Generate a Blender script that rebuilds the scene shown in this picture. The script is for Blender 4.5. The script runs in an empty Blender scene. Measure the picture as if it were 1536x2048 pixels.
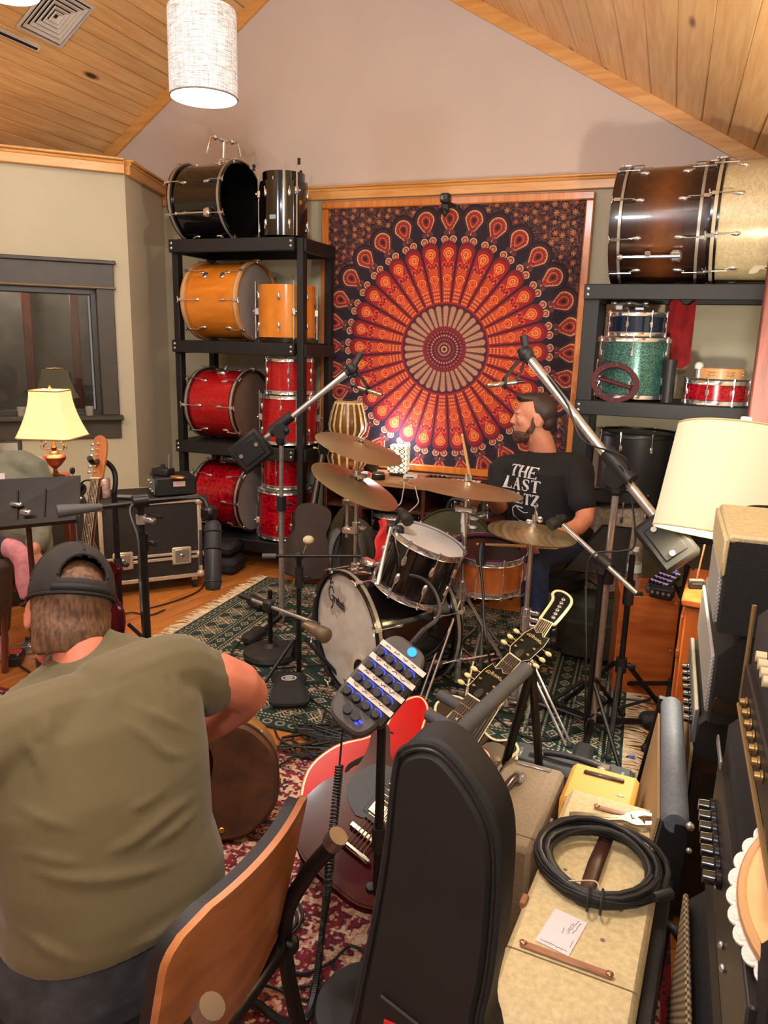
import bpy, math, random
import numpy as np
from mathutils import Vector as V, Matrix as MX
random.seed(7)
SC = bpy.context.scene
COL = SC.collection
PI = math.pi
rad = math.radians

# ------------------------------------------------------------------ camera
F_PX, CAM_H = 1500.0, 1.6
YAW, PITCH, ROLL = rad(20.3), rad(12.9), rad(1.54)
fw = V((-math.sin(YAW)*math.cos(PITCH), math.cos(YAW)*math.cos(PITCH), -math.sin(PITCH)))
rt = V((math.cos(YAW), math.sin(YAW), 0)); up = rt.cross(fw)
rt, up = rt*math.cos(ROLL)+up*math.sin(ROLL), up*math.cos(ROLL)-rt*math.sin(ROLL)
EYE = V((0, 0, CAM_H))
cam = bpy.data.cameras.new('camera'); cam_o = bpy.data.objects.new('camera', cam); COL.objects.link(cam_o)
cam_o.matrix_world = MX((rt, up, -fw)).transposed().to_4x4(); cam_o.location = EYE
cam.sensor_fit = 'VERTICAL'; cam.sensor_height = 32; cam.lens = 32*F_PX/2048; cam.clip_start = .02
SC.camera = cam_o

# ------------------------------------------------------------------ world, exposure, lamps of the room outside the picture
w = bpy.data.worlds.new('world'); SC.world = w; w.use_nodes = True
w.node_tree.nodes['Background'].inputs[0].default_value = (.92, .92, .94, 1)
w.node_tree.nodes['Background'].inputs[1].default_value = .27
SC.view_settings.view_transform = 'Standard'; SC.view_settings.look = 'None'
SC.view_settings.exposure = .36; SC.view_settings.gamma = 1; SC.view_settings.use_curve_mapping = False

def lamp(name, loc, watt, col=(1, .86, .7), r=.06, kind='POINT', tgt=None, size=.4, cone=80):
    l = bpy.data.lights.new(name, kind); l.energy = watt; l.color = col
    if kind == 'AREA': l.size = size
    else: l.shadow_soft_size = r
    if kind == 'SPOT': l.spot_size = rad(cone); l.spot_blend = .6
    o = bpy.data.objects.new(name, l); COL.objects.link(o); o.location = loc
    if tgt is not None: o.rotation_euler = (V(tgt)-V(loc)).to_track_quat('-Z', 'Y').to_euler()
    return o
# the row of pendants goes on behind the camera and to the right of it
lamp('room_pendant_light', (-.9, 1.3, 2.95), 85, (.93, .985, 1.07), .16)
lamp('room_pendant_light', (-2.6, .6, 2.95), 55, (.93, .985, 1.07), .16)
lamp('room_pendant_light', (.1, -.9, 2.5), 75, (.93, .985, 1.07), .16)

# ------------------------------------------------------------------ pixel of the 1536x2048 photograph -> point at a known distance / plane
def ray(x, y): return rt*((x-768)/F_PX) - up*((y-1024)/F_PX) + fw
def at(x, y, d): return EYE + ray(x, y)*d
def fl(x, y, z=0.0):
    d = ray(x, y); return EYE + d*((z-CAM_H)/d.z)
def onY(x, y, Y):
    d = ray(x, y); return EYE + d*(Y/d.y)
def onX(x, y, X):
    d = ray(x, y); return EYE + d*(X/d.x)
def onP(x, y, p0, n):
    d = ray(x, y); n = V(n); return EYE + d*((V(p0)-EYE).dot(n)/d.dot(n))

# ------------------------------------------------------------------ materials
def lin(c):
    r = []
    for v in c[:3]:
        v = v/255; r.append(v/12.92 if v <= .04045 else ((v+.055)/1.055)**2.4)
    return (*r, 1)
MATS = {}
class NT:
    def __init__(s, name):
        s.m = bpy.data.materials.new(name); s.m.use_nodes = True; s.t = s.m.node_tree
        s.b = s.t.nodes['Principled BSDF']
    def n(s, typ, **kw):
        nd = s.t.nodes.new(typ)
        for k, v in kw.items():
            if k.startswith('i_'):
                k = k[2:]; nd.inputs[int(k) if k.isdigit() else k.replace('_', ' ')].default_value = v
            else: setattr(nd, k, v)
        return nd
    def l(s, a, b): s.t.links.new(a, b)
    def ramp(s, fac, stops):
        r = s.n('ShaderNodeValToRGB'); e = r.color_ramp.elements
        while len(e) < len(stops): e.new(.5)
        for el, (p, c) in zip(e, stops): el.position = p; el.color = lin(c)
        s.l(fac, r.inputs[0]); return r.outputs[0]
    def bump(s, h, strength, dist=.002):
        b = s.n('ShaderNodeBump', i_Strength=strength, i_Distance=dist); s.l(h, b.inputs['Height']); s.l(b.outputs[0], s.b.inputs['Normal'])

def mat(name, col, rough=.5, metal=0., var=0., scale=8., bump=0., bscale=60., coat=0., stretch=None, emit=None, estr=0., alpha=1., trans=0., sheen=0., col2=None, detail=4., dist=.002):
    """principled material whose colour wanders with noise (var or a second colour) and with a fine relief"""
    if name in MATS: return MATS[name]
    s = NT(name); b = s.b
    b.inputs['Roughness'].default_value = rough; b.inputs['Metallic'].default_value = metal
    b.inputs['Coat Weight'].default_value = coat; b.inputs['Coat Roughness'].default_value = .08
    b.inputs['Base Color'].default_value = lin(col)
    if sheen: b.inputs['Sheen Weight'].default_value = sheen
    if trans: b.inputs['Transmission Weight'].default_value = trans
    if alpha < 1: b.inputs['Alpha'].default_value = alpha
    if emit: b.inputs['Emission Color'].default_value = lin(emit); b.inputs['Emission Strength'].default_value = estr
    tc = s.n('ShaderNodeTexCoord'); src = tc.outputs['Object']
    if stretch:
        mp = s.n('ShaderNodeMapping'); mp.inputs['Scale'].default_value = stretch; s.l(src, mp.inputs[0]); src = mp.outputs[0]
    if var or col2:
        nz = s.n('ShaderNodeTexNoise', i_Scale=scale, i_Detail=detail); s.l(src, nz.inputs['Vector'])
        if col2: c = s.ramp(nz.outputs[0], [(.35, col), (.65, col2)])
        else: c = s.ramp(nz.outputs[0], [(.3, [max(0, v*(1-var)) for v in col]), (.7, [min(255, v*(1+var)) for v in col])])
        s.l(c, b.inputs['Base Color'])
    if bump:
        n2 = s.n('ShaderNodeTexNoise', i_Scale=bscale, i_Detail=2.); s.l(src, n2.inputs['Vector']); s.bump(n2.outputs[0], bump, dist)
    MATS[name] = s.m; return s.m

def wood(name, c1, c2, scale=3., stretch=(14, 1, 14), rough=.45, coat=0., knots=None, bump=.1, vary=.0):
    """grain runs along the axis with the small stretch; each object gets its own piece of the pattern; knots: dark spots"""
    if name in MATS: return MATS[name]
    s = NT(name); s.b.inputs['Roughness'].default_value = rough; s.b.inputs['Coat Weight'].default_value = coat; s.b.inputs['Coat Roughness'].default_value = .15
    tc = s.n('ShaderNodeTexCoord'); oi = s.n('ShaderNodeObjectInfo')
    add = s.n('ShaderNodeVectorMath', operation='ADD'); mul = s.n('ShaderNodeVectorMath', operation='SCALE', i_Scale=37.)
    s.l(oi.outputs['Random'], mul.inputs[0]); s.l(tc.outputs['Object'], add.inputs[0]); s.l(mul.outputs[0], add.inputs[1])
    mp = s.n('ShaderNodeMapping'); mp.inputs['Scale'].default_value = stretch; s.l(add.outputs[0], mp.inputs[0])
    nz = s.n('ShaderNodeTexNoise', i_Scale=scale, i_Detail=6., i_Distortion=.6); s.l(mp.outputs[0], nz.inputs['Vector'])
    col = s.ramp(nz.outputs[0], [(.3, c1), (.68, c2)])
    if vary:
        h = s.n('ShaderNodeHueSaturation'); mr = s.n('ShaderNodeMapRange', i_3=1-vary, i_4=1+vary)
        s.l(oi.outputs['Random'], mr.inputs[0]); s.l(mr.outputs[0], h.inputs['Value']); s.l(col, h.inputs['Color']); col = h.outputs[0]
    if knots:
        m2 = s.n('ShaderNodeMapping'); m2.inputs['Scale'].default_value = knots[1]; s.l(add.outputs[0], m2.inputs[0])
        vo = s.n('ShaderNodeTexVoronoi', i_Scale=knots[0]); s.l(m2.outputs[0], vo.inputs['Vector'])
        mr = s.n('ShaderNodeMapRange', i_1=.05, i_2=.115, i_3=1., i_4=0.); s.l(vo.outputs['Distance'], mr.inputs[0])
        mx = s.n('ShaderNodeMixRGB'); mx.inputs[2].default_value = lin(knots[2]); s.l(mr.outputs[0], mx.inputs[0]); s.l(col, mx.inputs[1]); col = mx.outputs[0]
    s.l(col, s.b.inputs['Base Color'])
    if bump: s.bump(nz.outputs[0], bump, .001)
    MATS[name] = s.m; return s.m

def sparkle(name, c1, c2, scale=260., rough=.28, metal=.35):
    """glitter drum wrap"""
    s = NT(name); s.b.inputs['Roughness'].default_value = rough; s.b.inputs['Metallic'].default_value = metal; s.b.inputs['Coat Weight'].default_value = .6
    tc = s.n('ShaderNodeTexCoord'); vo = s.n('ShaderNodeTexVoronoi', i_Scale=scale); s.l(tc.outputs['Object'], vo.inputs['Vector'])
    sp = s.n('ShaderNodeSeparateColor'); s.l(vo.outputs['Color'], sp.inputs[0])
    s.l(s.ramp(sp.outputs[0], [(.1, c1), (.95, c2)]), s.b.inputs['Base Color'])
    s.bump(sp.outputs[1], .5, .0015)
    return s.m
def pearl(name, c1, c2, scale=22., stretch=(1, 1, 2.5), rough=.22, metal=.25):
    """marine pearl wrap: swirled flame-like patches"""
    s = NT(name); s.b.inputs['Roughness'].default_value = rough; s.b.inputs['Metallic'].default_value = metal; s.b.inputs['Coat Weight'].default_value = .5
    tc = s.n('ShaderNodeTexCoord'); mp = s.n('ShaderNodeMapping'); mp.inputs['Scale'].default_value = stretch; s.l(tc.outputs['Object'], mp.inputs[0])
    nz = s.n('ShaderNodeTexNoise', i_Scale=scale, i_Detail=3., i_Distortion=2.5); s.l(mp.outputs[0], nz.inputs['Vector'])
    s.l(s.ramp(nz.outputs[0], [(.4, c1), (.62, c2)]), s.b.inputs['Base Color'])
    s.bump(nz.outputs[0], .15, .001)
    return s.m
def pixmat(name, arr, rough=.7, sheen=0., metal=0., emit=0., bump=0.):
    """a picture painted by this script (numpy, values 0-255 sRGB, row 0 at the bottom) mapped by UV"""
    h, w_ = arr.shape[:2]
    im = bpy.data.images.new(name, w_, h, alpha=False)
    a = np.ones((h, w_, 4), np.float32); a[..., :3] = np.clip(arr, 0, 255)/255.
    im.pixels.foreach_set(a.ravel()); im.update(); im.pack()
    s = NT(name); s.b.inputs['Roughness'].default_value = rough; s.b.inputs['Metallic'].default_value = metal
    if sheen: s.b.inputs['Sheen Weight'].default_value = sheen
    t = s.n('ShaderNodeTexImage'); t.image = im; s.l(t.outputs[0], s.b.inputs['Base Color'])
    if emit: s.l(t.outputs[0], s.b.inputs['Emission Color']); s.b.inputs['Emission Strength'].default_value = emit
    if bump:
        tc = s.n('ShaderNodeTexCoord'); nz = s.n('ShaderNodeTexNoise', i_Scale=250.); s.l(tc.outputs['Object'], nz.inputs[0]); s.bump(nz.outputs[0], bump, .003)
    return s.m

# ------------------------------------------------------------------ mesh building
def frame(o, z, x=None):
    """matrix at o with its Z axis along z"""
    z = V(z).normalized(); x = V(x) if x is not None else (V((1, 0, 0)) if abs(z.x) < .9 else V((0, 1, 0)))
    y = z.cross(x).normalized(); x = y.cross(z)
    m = MX((x, y, z)).transposed().to_4x4(); m.translation = V(o); return m
def rz(a, loc=(0, 0, 0)): return MX.Translation(V(loc)) @ MX.Rotation(a, 4, 'Z')
class B:
    def __init__(s, M=None): s.v = []; s.f = []; s.M = M; s.uv = None
    def add(s, vs, fs, M=None):
        k = len(s.v); T = M if M is not None else None
        if s.M is not None: T = s.M @ T if T is not None else s.M
        s.v += [tuple(T @ V(p)) for p in vs] if T is not None else [tuple(p) for p in vs]
        s.f += [tuple(i+k for i in f) for f in fs]; return s
    def box(s, c, d, M=None, b=0.):
        c = V(c); h = V(d)/2
        if b <= 0:
            vs = [(c.x+i*h.x, c.y+j*h.y, c.z+k*h.z) for k in (-1, 1) for j in (-1, 1) for i in (-1, 1)]
            return s.add(vs, [(0, 2, 3, 1), (4, 5, 7, 6), (0, 1, 5, 4), (2, 6, 7, 3), (0, 4, 6, 2), (1, 3, 7, 5)], M)
        b = min(b, *(h*.98)); vs = []; idx = {}
        for i in (-1, 1):
            for j in (-1, 1):
                for k in (-1, 1):
                    for ax in range(3):
                        q = [h.x-b, h.y-b, h.z-b]; q[ax] += b
                        idx[(i, j, k, ax)] = len(vs); vs.append((c.x+i*q[0], c.y+j*q[1], c.z+k*q[2]))
        fs = []
        def fac(lst, n):
            a = V(vs[lst[0]]); nn = (V(vs[lst[1]])-a).cross(V(vs[lst[2]])-a)
            fs.append(tuple(lst) if nn.dot(V(n)) > 0 else tuple(reversed(lst)))
        S = (-1, 1)
        for sg in S:
            fac([idx[(sg, j, k, 0)] for j, k in ((-1, -1), (1, -1), (1, 1), (-1, 1))], (sg, 0, 0))
            fac([idx[(i, sg, k, 1)] for i, k in ((-1, -1), (1, -1), (1, 1), (-1, 1))], (0, sg, 0))
            fac([idx[(i, j, sg, 2)] for i, j in ((-1, -1), (1, -1), (1, 1), (-1, 1))], (0, 0, sg))
        for a in S:
            for c2 in S:
                fac([idx[(a, c2, -1, 0)], idx[(a, c2, 1, 0)], idx[(a, c2, 1, 1)], idx[(a, c2, -1, 1)]], (a, c2, 0))
                fac([idx[(a, -1, c2, 0)], idx[(a, 1, c2, 0)], idx[(a, 1, c2, 2)], idx[(a, -1, c2, 2)]], (a, 0, c2))
                fac([idx[(-1, a, c2, 1)], idx[(1, a, c2, 1)], idx[(1, a, c2, 2)], idx[(-1, a, c2, 2)]], (0, a, c2))
                for d2 in S: fac([idx[(a, c2, d2, 0)], idx[(a, c2, d2, 1)], idx[(a, c2, d2, 2)]], (a, c2, d2))
        return s.add(vs, fs, M)
    def tube(s, pts, r, n=8, cap=True, M=None, flat=1.):
        """sweep; r a number or one per point; flat squeezes the section along its second axis"""
        P = [V(p) for p in pts]; R = r if isinstance(r, (list, tuple)) else [r]*len(P)
        ts = []
        for i in range(len(P)):
            t = (P[min(i+1, len(P)-1)]-P[max(i-1, 0)]); ts.append(t.normalized() if t.length > 1e-9 else V((0, 0, 1)))
        a = V((0, 0, 1)) if abs(ts[0].z) < .9 else V((1, 0, 0))
        x = ts[0].cross(a).normalized(); vs = []
        for p, t, q in zip(P, ts, R):
            x = (x-t*x.dot(t)); x = x.normalized() if x.length > 1e-6 else t.orthogonal().normalized(); y = t.cross(x)
            vs += [p+x*(q*math.cos(2*PI*k/n))+y*(q*flat*math.sin(2*PI*k/n)) for k in range(n)]
        fs = [(i*n+k, i*n+(k+1) % n, (i+1)*n+(k+1) % n, (i+1)*n+k) for i in range(len(P)-1) for k in range(n)]
        if cap: fs += [tuple(range(n-1, -1, -1)), tuple((len(P)-1)*n+k for k in range(n))]
        return s.add(vs, fs, M)
    def lathe(s, prof, n=24, M=None, close=False):
        """prof: (radius, z) going up the outside; radius 0 makes a pole"""
        vs = []; rows = []
        for r, z in prof:
            if r <= 1e-6: rows.append([len(vs)]); vs.append((0, 0, z))
            else:
                rows.append([len(vs)+k for k in range(n)]); vs += [(r*math.cos(2*PI*k/n), r*math.sin(2*PI*k/n), z) for k in range(n)]
        fs = []; pairs = list(zip(rows, rows[1:])) + ([(rows[-1], rows[0])] if close else [])
        for a, b in pairs:
            for k in range(n):
                k2 = (k+1) % n
                if len(a) == 1 and len(b) == 1: continue
                if len(a) == 1: fs.append((a[0], b[k2], b[k]))
                elif len(b) == 1: fs.append((a[k], a[k2], b[0]))
                else: fs.append((a[k], a[k2], b[k2], b[k]))
        return s.add(vs, fs, M)
    def ring(s, r0, r1, z0, z1, n=32, M=None): return s.lathe([(r0, z0), (r1, z0), (r1, z1), (r0, z1)], n, M, True)
    def cyl(s, r, z0, z1, n=16, M=None, r2=None): return s.lathe([(0, z0), (r, z0), (r if r2 is None else r2, z1), (0, z1)], n, M)
    def ell(s, c, r, n=12, m=8, M=None):
        T = MX.Translation(V(c)) @ MX.Diagonal((*r, 1)) if not isinstance(r, (int, float)) else MX.Translation(V(c)) @ MX.Diagonal((r, r, r, 1))
        if M is not None: T = M @ T
        return s.lathe([(math.sin(PI*i/m), -math.cos(PI*i/m)) for i in range(m+1)], n, T)
    def torus(s, R, r, n=28, m=8, M=None): return s.lathe([(R+r*math.cos(2*PI*k/m), r*math.sin(2*PI*k/m)) for k in range(m)], n, M, True)
    def prism(s, poly, z0, z1, M=None, b=0.):
        """outline in XY (counter-clockwise) raised from z0 to z1; b: chamfer of both rims"""
        n = len(poly); P = [V((p[0], p[1])) for p in poly]
        def inset(d):
            out = []
            for i in range(n):
                e1 = (P[i]-P[i-1]).normalized(); e2 = (P[(i+1) % n]-P[i]).normalized()
                nn = V((-(e1.y+e2.y), e1.x+e2.x)); nn = nn.normalized() if nn.length > 1e-6 else V((-e1.y, e1.x)); out.append(P[i]+nn*d)
            return out
        lay = [(P, z0), (P, z1)] if b <= 0 else [(inset(b), z0), (P, z0+b), (P, z1-b), (inset(b), z1)]
        vs = [(q.x, q.y, z) for L, z in lay for q in L]
        fs = [(i*n+k, i*n+(k+1) % n, (i+1)*n+(k+1) % n, (i+1)*n+k) for i in range(len(lay)-1) for k in range(n)]
        fs += [tuple(range(n-1, -1, -1)), tuple((len(lay)-1)*n+k for k in range(n))]
        return s.add(vs, fs, M)
    def loft(s, rings, M=None, cap=True):
        n = len(rings[0]); vs = [p for r in rings for p in r]
        fs = [(i*n+k, i*n+(k+1) % n, (i+1)*n+(k+1) % n, (i+1)*n+k) for i in range(len(rings)-1) for k in range(n)]
        if cap: fs += [tuple(range(n-1, -1, -1)), tuple((len(rings)-1)*n+k for k in range(n))]
        return s.add(vs, fs, M)
    def quad(s, a, b, c, d): return s.add([a, b, c, d], [(0, 1, 2, 3)])
    def join(s, o, M=None): return s.add(o.v, o.f, M)

def mesh(name, b, m, smooth=40, uvf=None):
    me = bpy.data.meshes.new(name); me.from_pydata(b.v, [], b.f); me.materials.append(m)
    if smooth:
        me.polygons.foreach_set('use_smooth', [True]*len(me.polygons)); me.set_sharp_from_angle(angle=rad(smooth))
    if uvf:
        uv = me.uv_layers.new(name='uv'); co = me.vertices
        for lp in me.loops: uv.data[lp.index].uv = uvf(co[lp.vertex_index].co)
    me.update(); return me
def tag(o, label=None, cat=None, group=None, kind=None):
    for k, v in (('label', label), ('category', cat), ('group', group), ('kind', kind)):
        if v: o[k] = v
    return o
def thing(name, label, cat, M=None, group=None):
    o = bpy.data.objects.new(name, None); COL.objects.link(o); o.empty_display_size = .05
    if M is not None: o.matrix_world = M if isinstance(M, MX) else MX.Translation(V(M))
    return tag(o, label, cat, group)
def wm(o):
    """world matrix without a depsgraph update"""
    return o.matrix_basis if o.parent is None else wm(o.parent) @ o.matrix_basis
def obj(name, b, m, parent=None, label=None, world=False, M=None, smooth=40, uvf=None, kind=None):
    """one mesh object; world: the vertices are in world coordinates; M: its own matrix (local to the parent)"""
    if world and parent is not None:
        inv = wm(parent).inverted(); b.v = [tuple(inv @ V(p)) for p in b.v]
    me = b if isinstance(b, bpy.types.Mesh) else mesh(name, b, m, smooth, uvf)
    o = bpy.data.objects.new(name, me); COL.objects.link(o)
    if parent is not None: o.parent = parent
    if M is not None: o.matrix_basis = M
    return tag(o, label, kind=kind)
def solo(name, b, m, label, cat, M=None, group=None, **k):
    o = obj(name, b, m, M=M, **k); return tag(o, label, cat, group)
def dup(root, M, label=None, group=None):
    """copy of a thing with its parts and sub-parts"""
    r = root.copy(); COL.objects.link(r); r.matrix_world = M;
    if label: r['label'] = label
    if group: r['group'] = group
    kids = {}
    for o in list(COL.objects):
        if o.parent is not None: kids.setdefault(o.parent.name, []).append(o)
    def rec(a, b2):
        for ch in kids.get(a.name, []):
            c = ch.copy(); COL.objects.link(c); c.parent = b2; rec(ch, c)
    rec(root, r); return r
def catmull(pts, k=8):
    P = [V(p) for p in pts]; out = []
    for i in range(len(P)-1):
        p0, p1, p2, p3 = P[max(i-1, 0)], P[i], P[i+1], P[min(i+2, len(P)-1)]
        for j in range(k):
            t = j/k; out.append(.5*((2*p1)+(p2-p0)*t+(2*p0-5*p1+4*p2-p3)*t*t+(3*p1-p0-3*p2+p3)*t**3))
    return out+[P[-1]]
def oval(pts, k=6):
    """closed smooth outline through 2-D points"""
    P = [V((p[0], p[1], 0)) for p in pts]; n = len(P); out = []
    for i in range(n):
        p0, p1, p2, p3 = P[i-1], P[i], P[(i+1) % n], P[(i+2) % n]
        for j in range(k):
            t = j/k; q = .5*((2*p1)+(p2-p0)*t+(2*p0-5*p1+4*p2-p3)*t*t+(3*p1-p0-3*p2+p3)*t**3); out.append((q.x, q.y))
    return out

# common materials
CHROME = mat('chrome', (232, 234, 238), .14, .92, var=.03, scale=30)
STEEL = mat('brushed_steel', (196, 196, 196), .28, .85, var=.06, scale=60)
DULLCH = mat('dull_chrome', (190, 178, 160), .28, 1., var=.1, scale=40)
BLACKM = mat('black_metal', (22, 21, 22), .38, .3, var=.2, scale=30)
BLACKP = mat('black_plastic', (26, 26, 28), .5, 0, var=.15, scale=40)
RUBBER = mat('black_rubber', (30, 30, 31), .75, 0, var=.15, scale=40, bump=.1)
GOLD = mat('brass', (205, 170, 85), .25, 1., var=.06, scale=30)
CABLE = mat('black_cable_jacket', (24, 24, 26), .48, 0, var=.15, scale=20)
WHITEP = mat('white_plastic', (225, 222, 215), .4, 0, var=.03)
FELT = mat('black_felt', (28, 27, 28), .9, 0, var=.2, scale=80, bump=.2, bscale=400)
# ================================================================== THE ROOM
WALL_Y = 5.05
PAINT_LO = mat('wall_paint_sage', (188, 180, 152), .7, var=.02, scale=2, bump=.15, bscale=350, dist=.001)
PAINT_HI = mat('wall_paint_rose_beige', (204, 188, 176), .75, var=.015, scale=2, bump=.15, bscale=350, dist=.001)
PAINT_SH = mat('wall_paint_taupe', (208, 194, 170), .7, var=.02, scale=2, bump=.15, bscale=350, dist=.001)
PINE = wood('pine_boards', (222, 168, 104), (240, 200, 142), 2.2, (16, 1.1, 16), .42, .15, (1.0, (4.2, 1.3, 4.2), (74, 36, 14)), .06, .08)
PINE_TRIM = wood('pine_trim', (205, 140, 66), (228, 170, 96), 2.5, (1.2, 12, 12), .38, .25, None, .05, .05)
DARKWOOD = mat('window_trim_paint', (66, 59, 48), .45, var=.05, scale=12)
BAMBOO = wood('bamboo_floor', (164, 94, 40), (208, 134, 64), 4., (22, .9, 22), .3, .35, None, .04, .12)

def struct(name, b, m, parent=None, **k):
    o = obj(name, b, m, parent, **k)
    if parent is None: o['kind'] = 'structure'
    return o
def wall_prism(name, poly, y0, y1, m):
    """outline in XZ between two Y"""
    M = MX(((1, 0, 0, 0), (0, 0, -1, 0), (0, 1, 0, 0), (0, 0, 0, 1)))
    return struct(name, B().prism(poly, -y1, -y0, M), m, smooth=0)

# floor and its boards
floor = struct('floor', B().box((-1.8, 1., -.06), (8.4, 9., .09)), mat('subfloor', (120, 66, 28), .5, var=.1), smooth=0)
FA = rad(-11.)
pm = {}
bx = .118
me_board = mesh('board', B().box((0, 0, -.0075), (bx-.0016, 1.498, .015), b=.0012), BAMBOO)
for i in range(-24, 25):
    off = random.uniform(0, 1.5)
    for j in range(0, 5):
        c = MX.Rotation(FA, 4, 'Z') @ V((i*bx-.75, -.6+off+j*1.5, 0)); c += V((-1.1, .0, 0))
        if -4.1 < c.x < .8 and .9 < c.y < 5.6:
            obj('board', me_board, BAMBOO, floor, M=MX.Translation((c.x, c.y, 0)) @ MX.Rotation(FA, 4, 'Z'))

# gable wall: sage below the rail, rose beige above
struct('wall_back', B().box((-1.5, WALL_Y+.06, 1.3), (5.6, .12, 2.6)), PAINT_LO, smooth=0)
zl = lambda x: 3.02+.68*(x+4.09)
zr = lambda x: 2.80-.576*(x-.14)
XA = -2.31
wall_prism('wall_gable', [(-4.6, 2.6), (1.3, 2.6), (1.3, 2.61), (XA, zr(XA)+.05), (-4.6, 2.72)], WALL_Y, WALL_Y+.12, PAINT_HI)
def rail(name, a, b2, z0, z1, dep, par=None):
    a = V(a); b2 = V(b2); d = (b2-a); L = d.length; d.normalize(); n = V((d.y, -d.x, 0))   # n: into the room
    M = MX((d, -n, V((0, 0, 1)))).transposed().to_4x4(); M.translation = a
    h = z1-z0
    o = struct(name, B().box((L/2, -dep*.25, z0+h*.42), (L, dep*.5, h*.84), b=.004), PINE_TRIM, par, M=M)
    obj('rail_ledge', B().box((L/2, -dep*.4, z1-h*.1), (L, dep*.8, h*.2), b=.006), PINE_TRIM, o)
    obj('rail_moulding', B().tube([(0, -dep*.5, z0+h*.70), (L, -dep*.5, z0+h*.70)], h*.11, 8), PINE_TRIM, o)
    return o
rail('trim_1', (-3.7, WALL_Y, 0), (1.28, WALL_Y, 0), 2.535, 2.622, .05)
# boards along the rakes of the gable
for nm, x0, x1, zf, sg in (('trim_2', XA, 1.1, zr, 1), ('trim_3', -4.4, XA, zl, -1)):
    wall_prism(nm, [(x0, zf(x0)-.088), (x1, zf(x1)-.088), (x1, zf(x1)+.01), (x0, zf(x0)+.01)], WALL_Y-.022, WALL_Y, PINE_TRIM)

# short wall behind the rack and the angled window wall
CN = V((-3.46, 4.31, 0)); WD = V((-.728, -.686, 0)).normalized(); WN = V((-WD.y, WD.x, 0))*-1
if WN.dot(V((1, -1, 0))) < 0: WN = -WN
S_END = V((-3.71, WALL_Y, 0))
def seg_wall(a, b2, z0, z1, th, side):
    d = (b2-a).normalized(); n = V((-d.y, d.x, 0)); n = n if n.dot(side) < 0 else -n     # away from the room
    p = [a, b2, b2+n*th, a+n*th]; bb = B()
    bb.add([(q.x, q.y, z) for z in (z0, z1) for q in p], [(3, 2, 1, 0), (4, 5, 6, 7), (0, 1, 5, 4), (1, 2, 6, 5), (2, 3, 7, 6), (3, 0, 4, 7)]); return bb
struct('wall_corner', seg_wall(CN, S_END, 0, 2.63, .1, V((1, 0, 0))), PAINT_SH, smooth=0)
WM_ = MX((WD, WN, V((0, 0, 1)))).transposed().to_4x4(); WM_.translation = CN       # x along the wall to the left, y into the room
wl = B()
WX0, WX1, WZ0, WZ1, WLEN = .215, 1.6, 1.05, 1.88, 2.7
for x0, x1, z0, z1 in ((0, WX0, 0, 2.63), (WX1, WLEN, 0, 2.63), (WX0, WX1, 0, WZ0), (WX0, WX1, WZ1, 2.63)):
    wl.box(((x0+x1)/2, -.06, (z0+z1)/2), (x1-x0, .12, z1-z0))
struct('wall_left', wl, PAINT_LO, M=WM_, smooth=0)
rail('trim_4', CN+WD*WLEN, CN, 2.605, 2.70, .075)
rail('trim_5', CN, S_END, 2.605, 2.70, .075)
# ledge on top of the low walls
obj('trim_6', seg_wall(CN+WD*WLEN+WN*.03, CN+WN*.03, 2.66, 2.69, .5, WN), PINE_TRIM)['kind'] = 'structure'

# window into the control room
win = struct('window_1', B().box((WX0-.055, .012, 1.47), (.11, .024, .84), b=.004).box((WX1+.055, .012, 1.47), (.11, .024, .84), b=.004), DARKWOOD, M=WM_)
obj('window_header', B().box(((WX0+WX1)/2, .014, 1.965), (WX1-WX0+.23, .028, .15), b=.004).box(((WX0+WX1)/2, .024, 2.05), (WX1-WX0+.26, .048, .025), b=.005), DARKWOOD, win)
obj('window_batten', B().box(((WX0+WX1)/2, .022, 1.888), (WX1-WX0+.25, .04, .012), b=.002), mat('batten', (120, 98, 62), .5), win)
obj('window_sill', B().box(((WX0+WX1)/2, .03, 1.035), (WX1-WX0+.26, .12, .03), b=.005), DARKWOOD, win)
obj('window_apron', B().box(((WX0+WX1)/2, .01, .955), (WX1-WX0+.23, .02, .13), b=.004), DARKWOOD, win)
st = B()
for x in (WX0+.02, WX1-.02): st.box((x, -.045, 1.465), (.04, .07, .83), b=.005)
for z in (WZ0+.015, WZ1-.02): st.box(((WX0+WX1)/2, -.045, z), (WX1-WX0, .07, .04), b=.005)
obj('window_stop', st, mat('window_stop_paint', (52, 48, 42), .35), win)
s_ = NT('window_glass'); nt = s_.t; nt.nodes.remove(s_.b)
tr = s_.n('ShaderNodeBsdfTransparent', i_Color=(.78, .8, .8, 1)); gl = s_.n('ShaderNodeBsdfGlossy', i_Roughness=.0); fr = s_.n('ShaderNodeFresnel', i_IOR=1.6); mx = s_.n('ShaderNodeMixShader')
s_.l(fr.outputs[0], mx.inputs[0]); s_.l(tr.outputs[0], mx.inputs[1]); s_.l(gl.outputs[0], mx.inputs[2]); s_.l(mx.outputs[0], nt.nodes['Material Output'].inputs[0])
GLASS = s_.m
lamp('control_room_fill', WM_ @ V((.8, -.30, 2.15)), 17, (1, .9, .8), .1)  # unseen fill lamp added to brighten the cloth behind the glass
struct('light_baffle', B().box((1.6, -1.0, 2.42), (3.0, 1.7, .04)), PAINT_LO, M=WM_, smooth=0)  # unseen slab added to keep that fill lamp off the pine ceiling
obj('window_pane', B().box(((WX0+WX1)/2, -.05, 1.465), (WX1-WX0-.03, .006, .8)), GLASS, win)
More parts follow.
